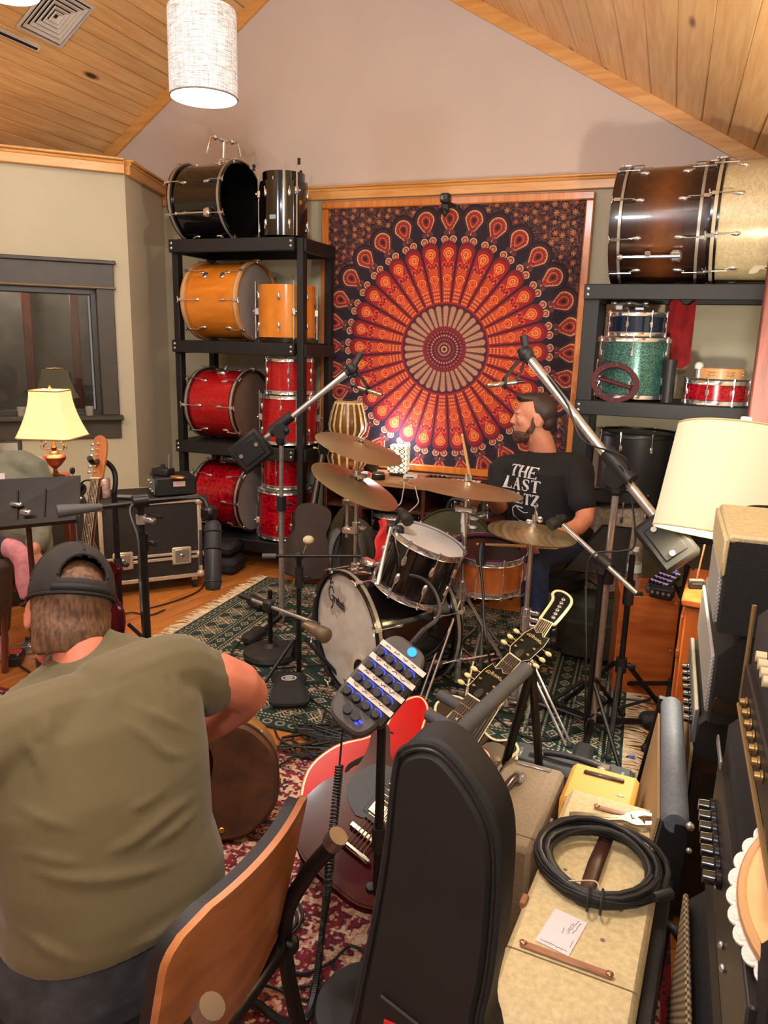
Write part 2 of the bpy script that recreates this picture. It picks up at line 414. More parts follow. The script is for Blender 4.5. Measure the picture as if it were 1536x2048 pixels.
# the control room behind it: grey cloth panel, two mahogany posts
FABG = mat('grey_acoustic_cloth', (98, 90, 84), .95, var=.12, scale=7, bump=.3, bscale=500)
solo('cloth_screen', B().box((1.0, -.62, 1.4), (1.5, .05, 1.5), b=.01), FABG, 'grey cloth wall panel seen through the control room window', 'screen', WM_)
MAHO = wood('mahogany', (74, 30, 18), (112, 50, 32), 5., (14, 14, 1.1), .4, .3, None, .04)
for x, lb in ((.44, 'brown wooden post behind the window, the left one of two'), (.13, 'brown wooden post behind the window, the right one of two')):
    solo('wooden_post', B().box((x+.22, -.5, 1.4), (.06, .05, 1.5), b=.006), MAHO, lb, 'post', WM_)

# remaining walls of the room (out of the picture)
struct('wall_right', B().box((1.36, 1., 1.4), (.12, 8.4, 2.8)), PAINT_LO, smooth=0)
struct('wall_front', B().box((-1.8, -3.26, 2.), (8.4, .12, 4.2)), PAINT_HI, smooth=0)
struct('wall_side', B().box((-5.5, -.3, 1.4), (.12, 6.2, 2.8)), PAINT_LO, smooth=0)

# ceiling: two slopes of knotty pine boards on one deck
cb = B()
for x0, x1, zf in ((-5.6, XA, zl), (XA, 1.5, zr)):
    cb.add([(x, y, zf(x)+dz) for dz in (.02, .07) for x in (x0, x1) for y in (-3.3, WALL_Y+.12)], [(0, 1, 3, 2), (4, 6, 7, 5), (0, 4, 5, 1), (2, 3, 7, 6), (0, 2, 6, 4), (1, 5, 7, 3)])
ceil_o = struct('ceiling', cb, PINE, smooth=0)
for sgn, zf, sl, xend in ((-1, zl, math.atan(.68), -5.2), (1, zr, math.atan(.576), 1.25)):
    k = 0; PWID = .100 if sgn < 0 else .168; me_pl = mesh('plank', B().box((0, 0, .009), (PWID-.0015, 2.6, .018), b=.005), PINE)
    while True:
        u = PWID*(k+.5); x = XA+sgn*u*math.cos(sl)
        if (sgn < 0 and x < xend) or (sgn > 0 and x > xend): break
        z = zf(x); j = random.uniform(-.5, .5)
        for y0 in (WALL_Y-.0-1.3, WALL_Y-1.3-2.605):
            # leave the angle as the slope; board face looks down
            obj('plank', me_pl, PINE, ceil_o, M=MX.Translation((x, y0, z)) @ MX.Rotation(sl if sgn > 0 else -sl, 4, 'Y'))
        k += 1

# square four-way air vent and strip fixture on the left slope
CL_N = V((-.68, 0, 1)).normalized()
VM = MX((V((.82, 0, .57)).normalized(), V((0, 1, 0)), V((-.57, 0, .82)))).transposed().to_4x4()
cx = (onP(40, 42, (-4.09, 0, 3.02), CL_N)+onP(187, 15, (-4.09, 0, 3.02), CL_N)+onP(125, 83, (-4.09, 0, 3.02), CL_N)+onP(85, -22, (-4.09, 0, 3.02), CL_N))/4
vt = thing('ceiling_vent', 'square white air vent with nested frames on the left ceiling slope', 'vent', MX.Translation(cx-CL_N*.005) @ VM.to_quaternion().to_matrix().to_4x4())
WPAINT = mat('vent_paint', (214, 206, 196), .45, var=.03)
obj('vent_plate', B().ring(.235, .155*1.414/1.0, -.012, .0, 4, MX.Rotation(PI/4, 4, 'Z')), WPAINT, vt, smooth=0)
obj('duct_mouth', B().box((0, 0, .004), (.31, .31, .004)), mat('duct_dark', (40, 36, 32), .8), vt)
for i, r in enumerate((.2, .16, .12, .08, .045)):
    obj('louvre', B().lathe([(r, -.012+i*-.001), (r-.028, -.004), (r-.026, -.001), (r+.004, -.010)], 4, MX.Rotation(PI/4, 4, 'Z'), True), WPAINT, vt, smooth=0)
p0 = onP(-40, 42, (-4.09, 0, 3.02), CL_N); p1 = onP(76, 94, (-4.09, 0, 3.02), CL_N)
trk = thing('track_rail', 'slim white light track with dark slot fixed to the left ceiling slope', 'track light', p1)
d = (p1-p0).normalized(); TM = frame(p1-CL_N*.012, d, CL_N)
obj('housing', B().box((0, 0, -.7), (.024, .036, 1.4), b=.003, M=TM), WHITEP, trk, world=True)
obj('slot', B().box((-.0125, 0, -.7), (.003, .016, 1.36), M=TM), BLACKP, trk, world=True)

# pendants
s = NT('linen_shade'); s.b.inputs['Roughness'].default_value = .9
tc = s.n('ShaderNodeTexCoord'); mp = s.n('ShaderNodeMapping'); mp.inputs['Scale'].default_value = (6, 6, 90); s.l(tc.outputs['Object'], mp.inputs[0])
nz = s.n('ShaderNodeTexNoise', i_Scale=3.2, i_Detail=5., i_Roughness=.7); s.l(mp.outputs[0], nz.inputs[0])
mp2 = s.n('ShaderNodeMapping'); mp2.inputs['Scale'].default_value = (60, 60, 5); s.l(tc.outputs['Object'], mp2.inputs[0])
n2 = s.n('ShaderNodeTexNoise', i_Scale=3., i_Detail=3.); s.l(mp2.outputs[0], n2.inputs[0])
ad = s.n('ShaderNodeMath', operation='ADD'); m5 = s.n('ShaderNodeMath', operation='MULTIPLY', i_1=.35); s.l(n2.outputs[0], m5.inputs[0]); s.l(nz.outputs[0], ad.inputs[0]); s.l(m5.outputs[0], ad.inputs[1])
c = s.ramp(ad.outputs[0], [(.5, (128, 122, 116)), (.82, (240, 238, 238))]); s.l(c, s.b.inputs['Base Color']); s.l(c, s.b.inputs['Emission Color'])
s.b.inputs['Emission Strength'].default_value = .28
LINEN = s.m
GLOWIN = mat('shade_lining', (240, 240, 244), .8, emit=(240, 244, 255), estr=.75)
def pendant(px, py, d, label):
    c = at(px, py, d); R, Hh = .148, .355
    t = thing('pendant_lamp', label, 'lamp', c)
    obj('lamp_shade', B().lathe([(R, 0), (R+.004, .01), (R+.003, Hh-.01), (R, Hh), (R-.003, Hh), (R-.003, 0)], 48, close=True), LINEN, t)
    obj('shade_lining', B().lathe([(R-.0035, .004), (R-.0035, Hh-.004), (R-.006, Hh-.004), (R-.006, .004)], 48, close=True), GLOWIN, t)
    obj('shade_rim', B().torus(R+.002, .004, 48, 6), mat('rim_grey', (120, 112, 104), .8), t)
    zc = min(zl(c.x), zr(c.x))-c.z
    obj('cord', B().tube([(0, 0, .12), (0, 0, zc)], .005, 6), WHITEP, t)
    obj('canopy', B().cyl(.06, zc-.03, zc, 20), WHITEP, t)
    obj('light_bulb', B().ell((0, 0, .16), .035, 12, 8), mat('bulb_glow', (255, 255, 255), .5, emit=(255, 250, 240), estr=6), t)
    sp = B()
    for k in range(3): sp.tube([(0, 0, Hh-.02), ((R-.004)*math.cos(k*2.094), (R-.004)*math.sin(k*2.094), Hh-.005)], .002, 5)
    obj('spider', sp, STEEL, t)
    lamp('pendant_light', c+V((0, 0, .09)), 15, (.98, .94, .9), .05)
    return t
pendant(408, 196, 3.4, 'cylindrical pendant lamp with grey woven linen shade, wholly in view')
pendant(12, -16, 3.55, 'pendant lamp at the ceiling vent, only its glowing rim in view')
# ================================================================== CLOTHS: tapestry and rugs, painted in numpy
RNG = np.random.default_rng(5)
def smooth_noise(h, w_, cell, rng=RNG):
    gh, gw = max(2, int(h/cell)+2), max(2, int(w_/cell)+2); g = rng.random((gh, gw))
    y = np.linspace(0, gh-1.001, h); x = np.linspace(0, gw-1.001, w_); y0 = y.astype(int); x0 = x.astype(int)
    fy = (y-y0)[:, None]; fx = (x-x0)[None]; fy = fy*fy*(3-2*fy); fx = fx*fx*(3-2*fx)
    a = g[y0][:, x0]; b_ = g[y0][:, x0+1]; c_ = g[y0+1][:, x0]; d_ = g[y0+1][:, x0+1]
    return (a*(1-fx)+b_*fx)*(1-fy)+(c_*(1-fx)+d_*fx)*fy
def put(img, mask, c): img[mask] = c
def tear(t, d, w_):
    k = np.where(d < 0, np.clip(1+d/(1.75*w_), .02, 1), 1.)
    return np.hypot(t/k, np.where(d < 0, d*.62, d))/w_
def tapestry_art(W_, H_, cx, cz, n=1150):
    """W_ x H_ metres, medallion centre (cx, cz) from the lower left"""
    h = int(n*H_/W_); x = (np.arange(n)+.5)/n*W_-cx; z = (np.arange(h)+.5)/h*H_-cz
    X, Z = np.meshgrid(x, z); r = np.hypot(X, Z); th = np.arctan2(Z, X)
    img = np.empty((h, n, 3)); img[:] = (40, 28, 40)
    # ground: tan flowers and squiggles on navy
    a = smooth_noise(h, n, 9); b_ = smooth_noise(h, n, 14)
    put(img, np.abs(a-.5) < .055, (132, 82, 52)); put(img, np.abs(b_-.52) < .03, (122, 66, 46))
    put(img, a > .8, (122, 52, 40))
    xs = np.arange(0, W_, .062); 
    for i, fx in enumerate(xs):
        for j in range(int(H_/.058)+1):
            px, pz = fx+RNG.uniform(-.012, .012), j*.058+(.029 if i % 2 else 0)+RNG.uniform(-.012, .012)
            ci, cj = int(px/W_*n), int(pz/H_*h); R_ = 22
            sl = (slice(max(0, cj-R_), min(h, cj+R_)), slice(max(0, ci-R_), min(n, ci+R_)))
            if sl[0].start >= sl[0].stop or sl[1].start >= sl[1].stop: continue
            dx = X[sl]+cx-px; dz = Z[sl]+cz-pz; q = np.hypot(dx, dz); an = np.arctan2(dz, dx)
            s0 = RNG.uniform(.8, 1.15); pet = q/(s0*(.0145+.0042*np.cos(6*an+i)))
            sub = img[sl]; kind = RNG.random()
            put(sub, pet < 1.25, (36, 24, 30)); put(sub, pet < 1, (186, 120, 76) if kind < .75 else (168, 72, 54))
            put(sub, (pet < .62) & (pet > .45), (98, 48, 36)); put(sub, pet < .25, (190, 130, 80))
    N = 32; sec = th*N/(2*PI); k = np.floor(sec+.5); dt = (sec-k)*2*PI/N     # angle from the nearest ray
    t = dt*r
    halfw = PI/N*r
    # dark scalloped skirt
    put(img, (r < .775) | (np.hypot(t, r-.838) < .098), (34, 20, 36))
    f = tear(t, r-.84, .078)
    put(img, f < 1.0, (70, 30, 38)); put(img, f < .86, (40, 22, 34)); put(img, f < .78, (204, 150, 100)); put(img, f < .66, (128, 34, 36))
    ang = np.arctan2(r-.84, t)
    put(img, (f < .66) & (f > .5) & (np.sin(14*ang) > .1), (176, 64, 48)); put(img, (f < .4) & (f > .3), (196, 96, 60)); put(img, f < .16, (60, 20, 30))
    # dots below every outer tear, pale paisleys between
    for off in (-1, 1):
        q = np.hypot(t-off*.022, r-.752)/.019
        put(img, q < 1, (66, 34, 46)); put(img, (q < .75) & (q > .5), (110, 60, 58)); put(img, q < .3, (120, 50, 50))
    sec2 = np.abs(dt)*r; 
    q = tear(np.abs(t)-halfw*.42, r-.708, .026)
    put(img, q < 1, (206, 160, 122)); put(img, q < .68, (120, 50, 48)); put(img, q < .4, (196, 120, 84))
    # big red petals
    def petal(r0, r1, wf, cols):
        rc = r1-halfw*wf*.9
        inside = (r > r0) & (np.abs(t) < halfw*wf) & ((r < rc) | (np.hypot(t, r-rc) < halfw*wf))
        put(img, inside, cols); return inside
    ins = petal(.30, .695, .92, (116, 20, 34))
    ins = petal(.30, .672, .80, (158, 26, 36))
    put(img, ins & (r < .535), (172, 46, 30))
    f = tear(t, r-.622, .043)
    put(img, f < 1.06, (96, 16, 28)); put(img, f < .95, (196, 62, 34)); put(img, (f < .82) & (f > .7), (232, 136, 60)); put(img, f < .52, (216, 92, 40))
    an = np.arctan2(r-.628, t); put(img, (f < .5) & (np.cos(10*an) > .15), (246, 168, 84)); put(img, f < .2, (140, 26, 30)); put(img, f < .09, (250, 190, 100))
    for rr, w_, c1, c2 in ((.553, .022, (214, 74, 44), (120, 20, 30)), (.533, .02, (120, 20, 34), (206, 110, 64))):
        for off in (-.45, .45):
            q = np.hypot(t-off*halfw, r-rr)/w_; put(img, q < .8, c1); put(img, q < .4, c2)
    # inner orange tears
    ins = petal(.30, .528, .84, (198, 74, 36))
    put(img, ins & (np.abs(t) > halfw*.62), (146, 28, 30))
    f = tear(t, r-.458, .032)
    put(img, f < 1.1, (110, 26, 26)); put(img, f < 1., (236, 132, 56)); put(img, f < .74, (190, 52, 34)); put(img, (f < .5) & (f > .34), (230, 120, 60))
    w2 = (r > .30) & (r < .40) & (np.abs(t) < halfw*.7)
    put(img, w2 & (np.sin(r*260)+np.cos(t*420) > .5), (226, 132, 72)); put(img, w2 & (np.sin(r*260) < -.8), (120, 30, 34))
    put(img, (r > .296) & (r < .70) & (np.abs(t) > halfw*.92), (36, 18, 38))
    put(img, (r < .312) & (r > .28), (150, 30, 36))
    # pale ring of petals
    pr = (r > .1) & ((r < .262) & (np.abs(t) < halfw*.88) | (np.hypot(t, r-.262) < halfw*.88)); 
    put(img, (r < .30), (74, 26, 40)); put(img, pr, (176, 142, 112)); put(img, pr & (np.abs(t) > halfw*.62), (116, 74, 62))
    put(img, pr & (np.abs(t) < halfw*.55) & (np.sin(r*230)*np.cos(t*500) > .35), (180, 86, 68))
    # dark heart
    put(img, r < .152, (82, 22, 36))
    put(img, (r < .152) & (r > .128) & (np.sin(sec*2*PI*2) > 0), (150, 40, 44))
    for r0, c in ((.118, (170, 70, 70)), (.092, (196, 130, 104)), (.066, (150, 60, 66)), (.04, (200, 130, 90))):
        put(img, (np.abs(r-r0) < .006) & (np.sin(sec*2*PI) > -.2), c)
    put(img, r < .022, (190, 150, 100)); put(img, r < .012, (60, 30, 40))
    put(img, (np.abs(np.mod(dt*N/PI, 2)-1) > 2) & (r < .3), (40, 18, 34))
    # weave and slow fading
    img *= (.9+.2*RNG.random((h, n, 1)))
    return img
TX0, TX1, TZ0, TZ1 = -2.375, -.54, .70, 2.52
tap = thing('framed_tapestry', 'wall tapestry with a red and orange peacock mandala in a pine frame', 'tapestry', (TX0, WALL_Y-.001, TZ0))
fw_ = .05; W_, H_ = TX1-TX0, TZ1-TZ0
art = tapestry_art(W_-2*fw_, H_-2*fw_, -1.455-TX0-fw_, 1.55-TZ0-fw_)
m_tap = pixmat('tapestry_cloth', art, .85, .05)
g = B(); gw_, gh_ = 40, 40
for j in range(gh_+1):
    for i in range(gw_+1):
        g.v.append((fw_+(W_-2*fw_)*i/gw_, -.022+.004*math.sin(i*.9+j*.35)*math.sin(j*.5), fw_+(H_-2*fw_)*j/gh_))
g.f = [(j*(gw_+1)+i, j*(gw_+1)+i+1, (j+1)*(gw_+1)+i+1, (j+1)*(gw_+1)+i) for j in range(gh_) for i in range(gw_)]
obj('cloth', g, m_tap, tap, uvf=lambda c: ((c.x-fw_)/(W_-2*fw_), (c.z-fw_)/(H_-2*fw_)))
FRAMEW = wood('frame_pine', (196, 108, 40), (222, 140, 62), 3., (10, 10, 1.2), .35, .3, None, .04)
for nm, c, d in (('frame_rail', (W_/2, -.022, fw_/2), (W_, .044, fw_)), ('frame_rail', (W_/2, -.022, H_-fw_/2), (W_, .044, fw_)), ('frame_stile', (fw_/2, -.022, H_/2), (fw_, .044, H_-2*fw_)), ('frame_stile', (W_-fw_/2, -.022, H_/2), (fw_, .044, H_-2*fw_))):
    o = obj(nm, B().box(c, d, b=.007), FRAMEW, tap)
obj('backing_board', B().box((W_/2, -.008, H_/2), (W_-.04, .012, H_-.04)), MAHO, tap)

# ---- rugs
def mirror_tile(n, cell, rng):
    a = smooth_noise(n, n, cell, rng); a = np.concatenate([a, a[:, ::-1]], 1); a = np.concatenate([a, a[::-1]], 0); return a
def rep(t, h, w_): return np.tile(t, (h//t.shape[0]+1, w_//t.shape[1]+1))[:h, :w_]
def green_rug_art(W_, H_, n=1300):
    h = int(n*H_/W_); s = n/W_; x = np.arange(n)/s; z = np.arange(h)/s; X, Z = np.meshgrid(x, z)
    img = np.empty((h, n, 3)); img[:] = (12, 42, 36); LG = (168, 150, 126)
    rng = np.random.default_rng(11)
    e = np.minimum(np.minimum(X, W_-X), np.minimum(Z, H_-Z)); B0 = .36
    f = e > B0
    # guls in a brick pattern
    gx, gz = .29, .215
    for ph, (sx, sz) in enumerate(((0, 0), (gx/2, gz/2))):
        u = np.mod(X-W_/2+sx, gx)-gx/2; v = np.mod(Z-H_/2+sz, gz)-gz/2
        if ph == 0:
            o = np.maximum(np.maximum(np.abs(u)/.105, np.abs(v)/.072), (np.abs(u)/.105+np.abs(v)/.072)/1.45)
            put(img, f & (o < 1), LG); put(img, f & (o < 1) & (np.abs(np.abs(u)*.8-np.abs(v)) < .008), (30, 34, 34))
            put(img, f & (o < .82) & (o > .7), (50, 48, 44)); put(img, f & (o < .45), (120, 96, 84)); put(img, f & (o < .45) & ((np.abs(u) < .005) | (np.abs(v) < .005)), (24, 40, 36)); put(img, f & (o < .16), (20, 40, 36))
            put(img, f & (np.abs(o-.9) < .1) & (np.sin(np.arctan2(v, u)*12) > .4), (34, 44, 40))
        else:
            q = np.abs(u)/.055+np.abs(v)/.04
            put(img, f & (np.abs(q-1) < .14), LG); put(img, f & (np.abs(q-.5) < .12), (128, 116, 100)); put(img, f & (np.abs(q-1.5) < .09) & (np.sin(u*300) > 0), (96, 98, 84))
    t = rep(mirror_tile(36, 6, rng), h, n); 
    # border stripes
    for a, b_, kind in ((.345, .36, 1), (.325, .335, 1), (.245, .255, 1), (.225, .232, 1), (.085, .095, 1), (.065, .072, 1)):
        put(img, (e > a) & (e < b_) & (np.sin((X+Z)*340) > -.3), LG)
    along = np.where((np.minimum(X, W_-X) < np.minimum(Z, H_-Z)), Z, X)
    def motif(e0, wd, per):
        u = np.mod(along, per)-per/2; v = e-e0
        return u, v
    u, v = motif(.29, .03, .085); q = np.abs(u)/.034+np.abs(v)/.026
    put(img, (q < 1) & (q > .72), LG); put(img, q < .35, (128, 116, 100))
    u, v = motif(.16, .06, .15); 
    stem = (np.abs(np.abs(u)-np.abs(v)*.7) < .006) & (np.abs(v) < .058); leafs = (np.abs(np.sin((np.abs(u)+np.abs(v))*150)) > .8) & (np.abs(u)+np.abs(v) < .075)
    put(img, stem | leafs, LG); put(img, (np.hypot(u, v) < .014), (140, 118, 100))
    u, v = motif(.035, .02, .06); put(img, (np.abs(np.hypot(u, v*1.2)-.018) < .005), (132, 122, 104))
    put(img, f & (t > .8), (48, 70, 60))
    img *= (.82+.36*RNG.random((h, n, 1)))
    return img
def red_rug_art(W_, H_, n=1300):
    h = int(n*H_/W_); s = n/W_; X, Z = np.meshgrid(np.arange(n)/s, np.arange(h)/s)
    img = np.empty((h, n, 3)); img[:] = (112, 26, 40); CR = np.array((186, 160, 130)); NV = np.array((44, 26, 42))
    e = np.minimum(np.minimum(X, W_-X), np.minimum(Z, H_-Z)); rng = np.random.default_rng(3)
    k = int(.055*s); t1 = rep(mirror_tile(int(.1*s), .014*s, rng), h, n); t2 = rep(mirror_tile(int(.16*s), .02*s, rng), h, n); t3 = smooth_noise(h, n, .011*s, rng)
    f = e > .52
    put(img, f & (t2 > .62), CR); put(img, f & (np.abs(t2-.48) < .04), NV); put(img, f & (t1 > .7), (170, 120, 96)); put(img, f & (t3 > .74), (190, 166, 140))
    # banded borders
    along = np.where((np.minimum(X, W_-X) < np.minimum(Z, H_-Z)), Z, X)
    for a, b_, base, fg, per in ((.0, .03, (120, 24, 38), (120, 24, 38), .1), (.03, .10, (166, 142, 116), (112, 24, 40), .07), (.10, .125, (52, 26, 40), (180, 150, 120), .04), (.125, .33, (118, 28, 42), (192, 166, 138), .21), (.33, .355, (52, 26, 40), (180, 150, 120), .04), (.355, .46, (174, 150, 122), (120, 30, 46), .12), (.46, .49, (110, 22, 36), (186, 160, 130), .05), (.49, .52, (48, 26, 40), (160, 130, 104), .05)):
        bm_ = (e >= a) & (e < b_); put(img, bm_, base); u = np.mod(along, per)/per-.5; v = (e-(a+b_)/2)/(b_-a)
        an = np.arctan2(v, u); q = np.hypot(u, v)
        put(img, bm_ & (np.abs(q-.3) < .06+.03*np.cos(8*an)), fg); put(img, bm_ & (q < .13+.03*np.cos(6*an)), fg)
        put(img, bm_ & (np.abs(np.abs(u)-np.abs(v)*.6-.36) < .03), fg); put(img, bm_ & (t3 > .7), fg); put(img, bm_ & (t1 > .72), NV)
    img *= (.8+.4*RNG.random((h, n, 1)))
    return img
def rug(name, label, p0, ang, W_, H_, art, z=.004):
    """p0: left near corner; ang: heading of the long side"""
    M = rz(ang, (p0[0], p0[1], 0)); t = thing(name, label, 'rug', M)
    m = pixmat(name+'_pile', art, .95, 0., bump=.6); b_ = B(); nx, ny = 46, 36
    for k, dz in ((0, .001), (1, .011)):
        for j in range(ny+1):
            for i in range(nx+1):
                x, y = W_*i/nx, H_*j/ny; wv = .0025*math.sin(x*5.1+y*3)*math.sin(y*4.3-x) if k else 0
                b_.v.append((x, y, dz+wv+(.0 if 0 < i < nx and 0 < j < ny else -.003*k)))
    q = (nx+1)*(ny+1); id_ = lambda k, i, j: k*q+j*(nx+1)+i
    for j in range(ny):
        for i in range(nx): b_.f += [(id_(1, i, j), id_(1, i+1, j), id_(1, i+1, j+1), id_(1, i, j+1)), (id_(0, i, j+1), id_(0, i+1, j+1), id_(0, i+1, j), id_(0, i, j))]
    for i in range(nx): b_.f += [(id_(0, i, 0), id_(0, i+1, 0), id_(1, i+1, 0), id_(1, i, 0)), (id_(0, i+1, ny), id_(0, i, ny), id_(1, i, ny), id_(1, i+1, ny))]
    for j in range(ny): b_.f += [(id_(0, 0, j+1), id_(0, 0, j), id_(1, 0, j), id_(1, 0, j+1)), (id_(0, nx, j), id_(0, nx, j+1), id_(1, nx, j+1), id_(1, nx, j))]
    obj('pile', b_, m, t, uvf=lambda c: (min(1, max(0, c.x/W_)), min(1, max(0, c.y/H_))))
    return t
GR = (-2.38, 2.50); GW, GH = 2.37, 1.80
rug_g = rug('green_rug', 'dark green oriental rug with pale octagon motifs under the drum kit', GR, rad(1.5), GW, GH, green_rug_art(GW, GH))
rug_r = rug('red_rug', 'crimson and cream Persian rug under the seated guitarist\'s chair', (-3.1, -.35), rad(1.0), 3.3, 2.70, red_rug_art(3.3, 2.70))
FRINGE = mat('wool_fringe', (196, 176, 144), .95, var=.12, scale=30)
for side, x0, sg in (('left', 0, -1), ('right', GW, 1)):
    b_ = B()
    for i in range(170):
        y = GH*(i+.5)/170+random.uniform(-.004, .004); L = random.uniform(.07, .12) if sg > 0 else random.uniform(.06, .1); a = random.uniform(-.55, .45)
        b_.tube([(x0-sg*.004, y, .009), (x0+sg*L*.5, y+a*L*.3, .007+random.uniform(0, .006)), (x0+sg*L, y+a*L, .004)], [.0042, .004, .0022], 4)
    tag(obj('fringe', b_, FRINGE, rug_g), kind='stuff')
# ================================================================== DRUMS
HEADW = mat('drumhead_coated', (206, 202, 196), .55, var=.03, scale=6, bump=.1, bscale=500, dist=.0005)
HEADG = mat('drumhead_hazy', (150, 142, 136), .35, var=.05, scale=4)
HEADB = mat('drumhead_black', (24, 23, 24), .35, var=.2, scale=6)
BLKSH = mat('black_lacquer', (14, 13, 14), .12, 0, coat=.8)
INLAY = mat('hoop_inlay_silver', (176, 168, 156), .3, .5, var=.06, scale=20)
WING = {}
def lug_mesh(kind):
    if kind in WING: return WING[kind]
    b = B()   # local: x outward from the shell, z along the drum's axis towards the near rim
    if kind == 'tear':
        b.loft([[(.002+q*.0, y*wd, z) for y, q in ()] or [(.001+.011*ht*math.sin(PI*k/8), .012*wd*math.cos(PI*k/8), z) for k in range(9)] for z, wd, ht in ((-.024, .25, .3), (-.018, .8, .8), (-.006, 1, 1), (.008, .85, .95), (.018, .6, .8), (.022, .5, .6))])
        b.cyl(.0035, .018, .036, 8, MX.Translation((.009, 0, 0)))
    elif kind == 'box':
        b.box((.006, 0, 0), (.012, .016, .036), b=.003); b.cyl(.0035, .016, .036, 8, MX.Translation((.009, 0, 0)))
    elif kind == 'tube':
        b.cyl(.0045, -.03, .03, 8, MX.Translation((.012, 0, 0))); b.cyl(.006, -.004, .004, 8, MX.Translation((.006, 0, 0)) @ MX.Rotation(PI/2, 4, 'Y'))
    WING[kind] = mesh('lug_'+kind, b, CHROME); return WING[kind]
def drum(name, label, cat, M, r, dep, shell, kind='tom', n=6, lug='tear', head=None, bot=None, hoop=None, inlay=None, group=None, rods=True, shell_label=None, top_hoop=True, bot_hoop=True, open_top=False, turn=0., inl=(.3, .7), hw=.042):
    """axis along local z from 0 to dep"""
    t = thing(name, label, cat, M, group); head = head or HEADW; hoop = hoop or CHROME; key = 'd%.3f' % r
    ns = 56 if r > .2 else 40
    th = .007
    obj('shell', B().lathe([(r-th, .0), (r, .0), (r, dep), (r-th, dep)], ns, close=True), shell, t, shell_label)
    if kind == 'bass':
        ht = .012
        for nm, z0, on in (('hoop', dep-.012, top_hoop), ('hoop', -hw+.012, bot_hoop)):
            if not on: continue
            h = obj('hoop', B().lathe([(r+.003, z0), (r+ht, z0), (r+ht+.002, z0+hw*.5), (r+ht, z0+hw), (r+.003, z0+hw)], ns, close=True), hoop, t)
            if inlay: obj('hoop_inlay', B().ring(r+ht-.001, r+ht+.0028, z0+hw*(inl[0] if z0 > 0 else 1-inl[1]), z0+hw*(inl[1] if z0 > 0 else 1-inl[0]), ns), inlay, h)
        for z, hd, nm in ((dep+.006, head, top_hoop and not open_top), (-.006, bot or head, bot_hoop)):
            if nm: obj('drumhead', B().lathe([(0, z+.001*(1 if z > 0 else -1)), (r-.004, z), (r+.002, z-.01*(1 if z > 0 else -1))], ns), hd, t)
        key = 'claw%.3f' % dep
        if key not in WING:
            c = B()  # claw over the hoop + rod + wing key, x outward, z axis positive towards own rim (rim at z = 0)
            c.box((.011, 0, .032), (.024, .020, .003)).box((.022, 0, .018), (.003, .018, .03)).box((.003, 0, .03), (.004, .018, .008))
            c.tube([(.021, 0, .036), (.021, 0, -.07)], .0032, 6); c.ell((.021, 0, .04), (.0055, .0055, .006), 8, 5)
            c.tube([(.021, -.02, .046), (.021, 0, .041), (.021, .02, .046)], .0035, 6)
            WING[key] = mesh('claw', c, CHROME)
        for k in range(n):
            a = turn+2*PI*(k+.5)/n; A = MX.Rotation(a, 4, 'Z') @ MX.Translation((r, 0, 0)); F = MX.Rotation(PI, 4, 'X')
            for z, T, on in ((dep, MX.Identity(4), top_hoop), (0, F, bot_hoop)):
                if rods and on: obj('claw', WING[key], CHROME, t, M=A @ MX.Translation((0, 0, z)) @ T)
                obj('lug', lug_mesh(lug), CHROME, t, M=A @ MX.Translation((.004 if 0 else 0, 0, z-.095 if z else .095)) @ T)
    else:
        hh = .026
        for z0, on in ((dep-.014, top_hoop), (-hh+.014, bot_hoop)):
            if on: obj('hoop', B().lathe([(r+.004, z0), (r+.010, z0), (r+.0075, z0+.004), (r+.0075, z0+hh-.004), (r+.011, z0+hh), (r+.004, z0+hh)], ns, close=True), hoop, t)
        if top_hoop and not open_top: obj('drumhead', B().lathe([(0, dep+.004), (r-.004, dep+.003), (r+.003, dep-.008)], ns), head, t)
        if bot_hoop: obj('drumhead', B().lathe([(r+.003, .008), (r-.004, -.003), (0, -.004)], ns), bot or HEADG, t)
        sg = dep > .2
        zl_ = [dep-.075, .075] if sg else [dep/2]
        key = 'rod%.3f' % (dep if not sg else .08)
        if key not in WING:
            L = .085 if sg else dep/2+.012
            WING[key] = mesh('rod', B().cyl(.0028, 0, L, 6).cyl(.0055, L-.006, L+.008, 6), CHROME)
        for k in range(n):
            a = turn+2*PI*(k+.5)/n; A = MX.Rotation(a, 4, 'Z') @ MX.Translation((r, 0, 0))
            for i, z in enumerate(zl_):
                T = MX.Translation((0, 0, z)) @ (MX.Rotation(PI, 4, 'X') if i else MX.Identity(4))
                obj('lug', lug_mesh(lug), CHROME, t, M=A @ T)
                if rods and (top_hoop if i == 0 else bot_hoop): obj('tension_rod', WING[key], CHROME, t, M=A @ T @ MX.Translation((.0095, 0, 0)))
            if not sg and rods and bot_hoop: obj('tension_rod', WING[key], CHROME, t, M=A @ MX.Translation((.0095, 0, dep/2)) @ MX.Rotation(PI, 4, 'X'))
    obj('shell_badge', B().cyl(.014, 0, .0015, 16, frame((r-.0005, 0, dep*.62), (1, 0, 0))), GOLD, t)
    return t
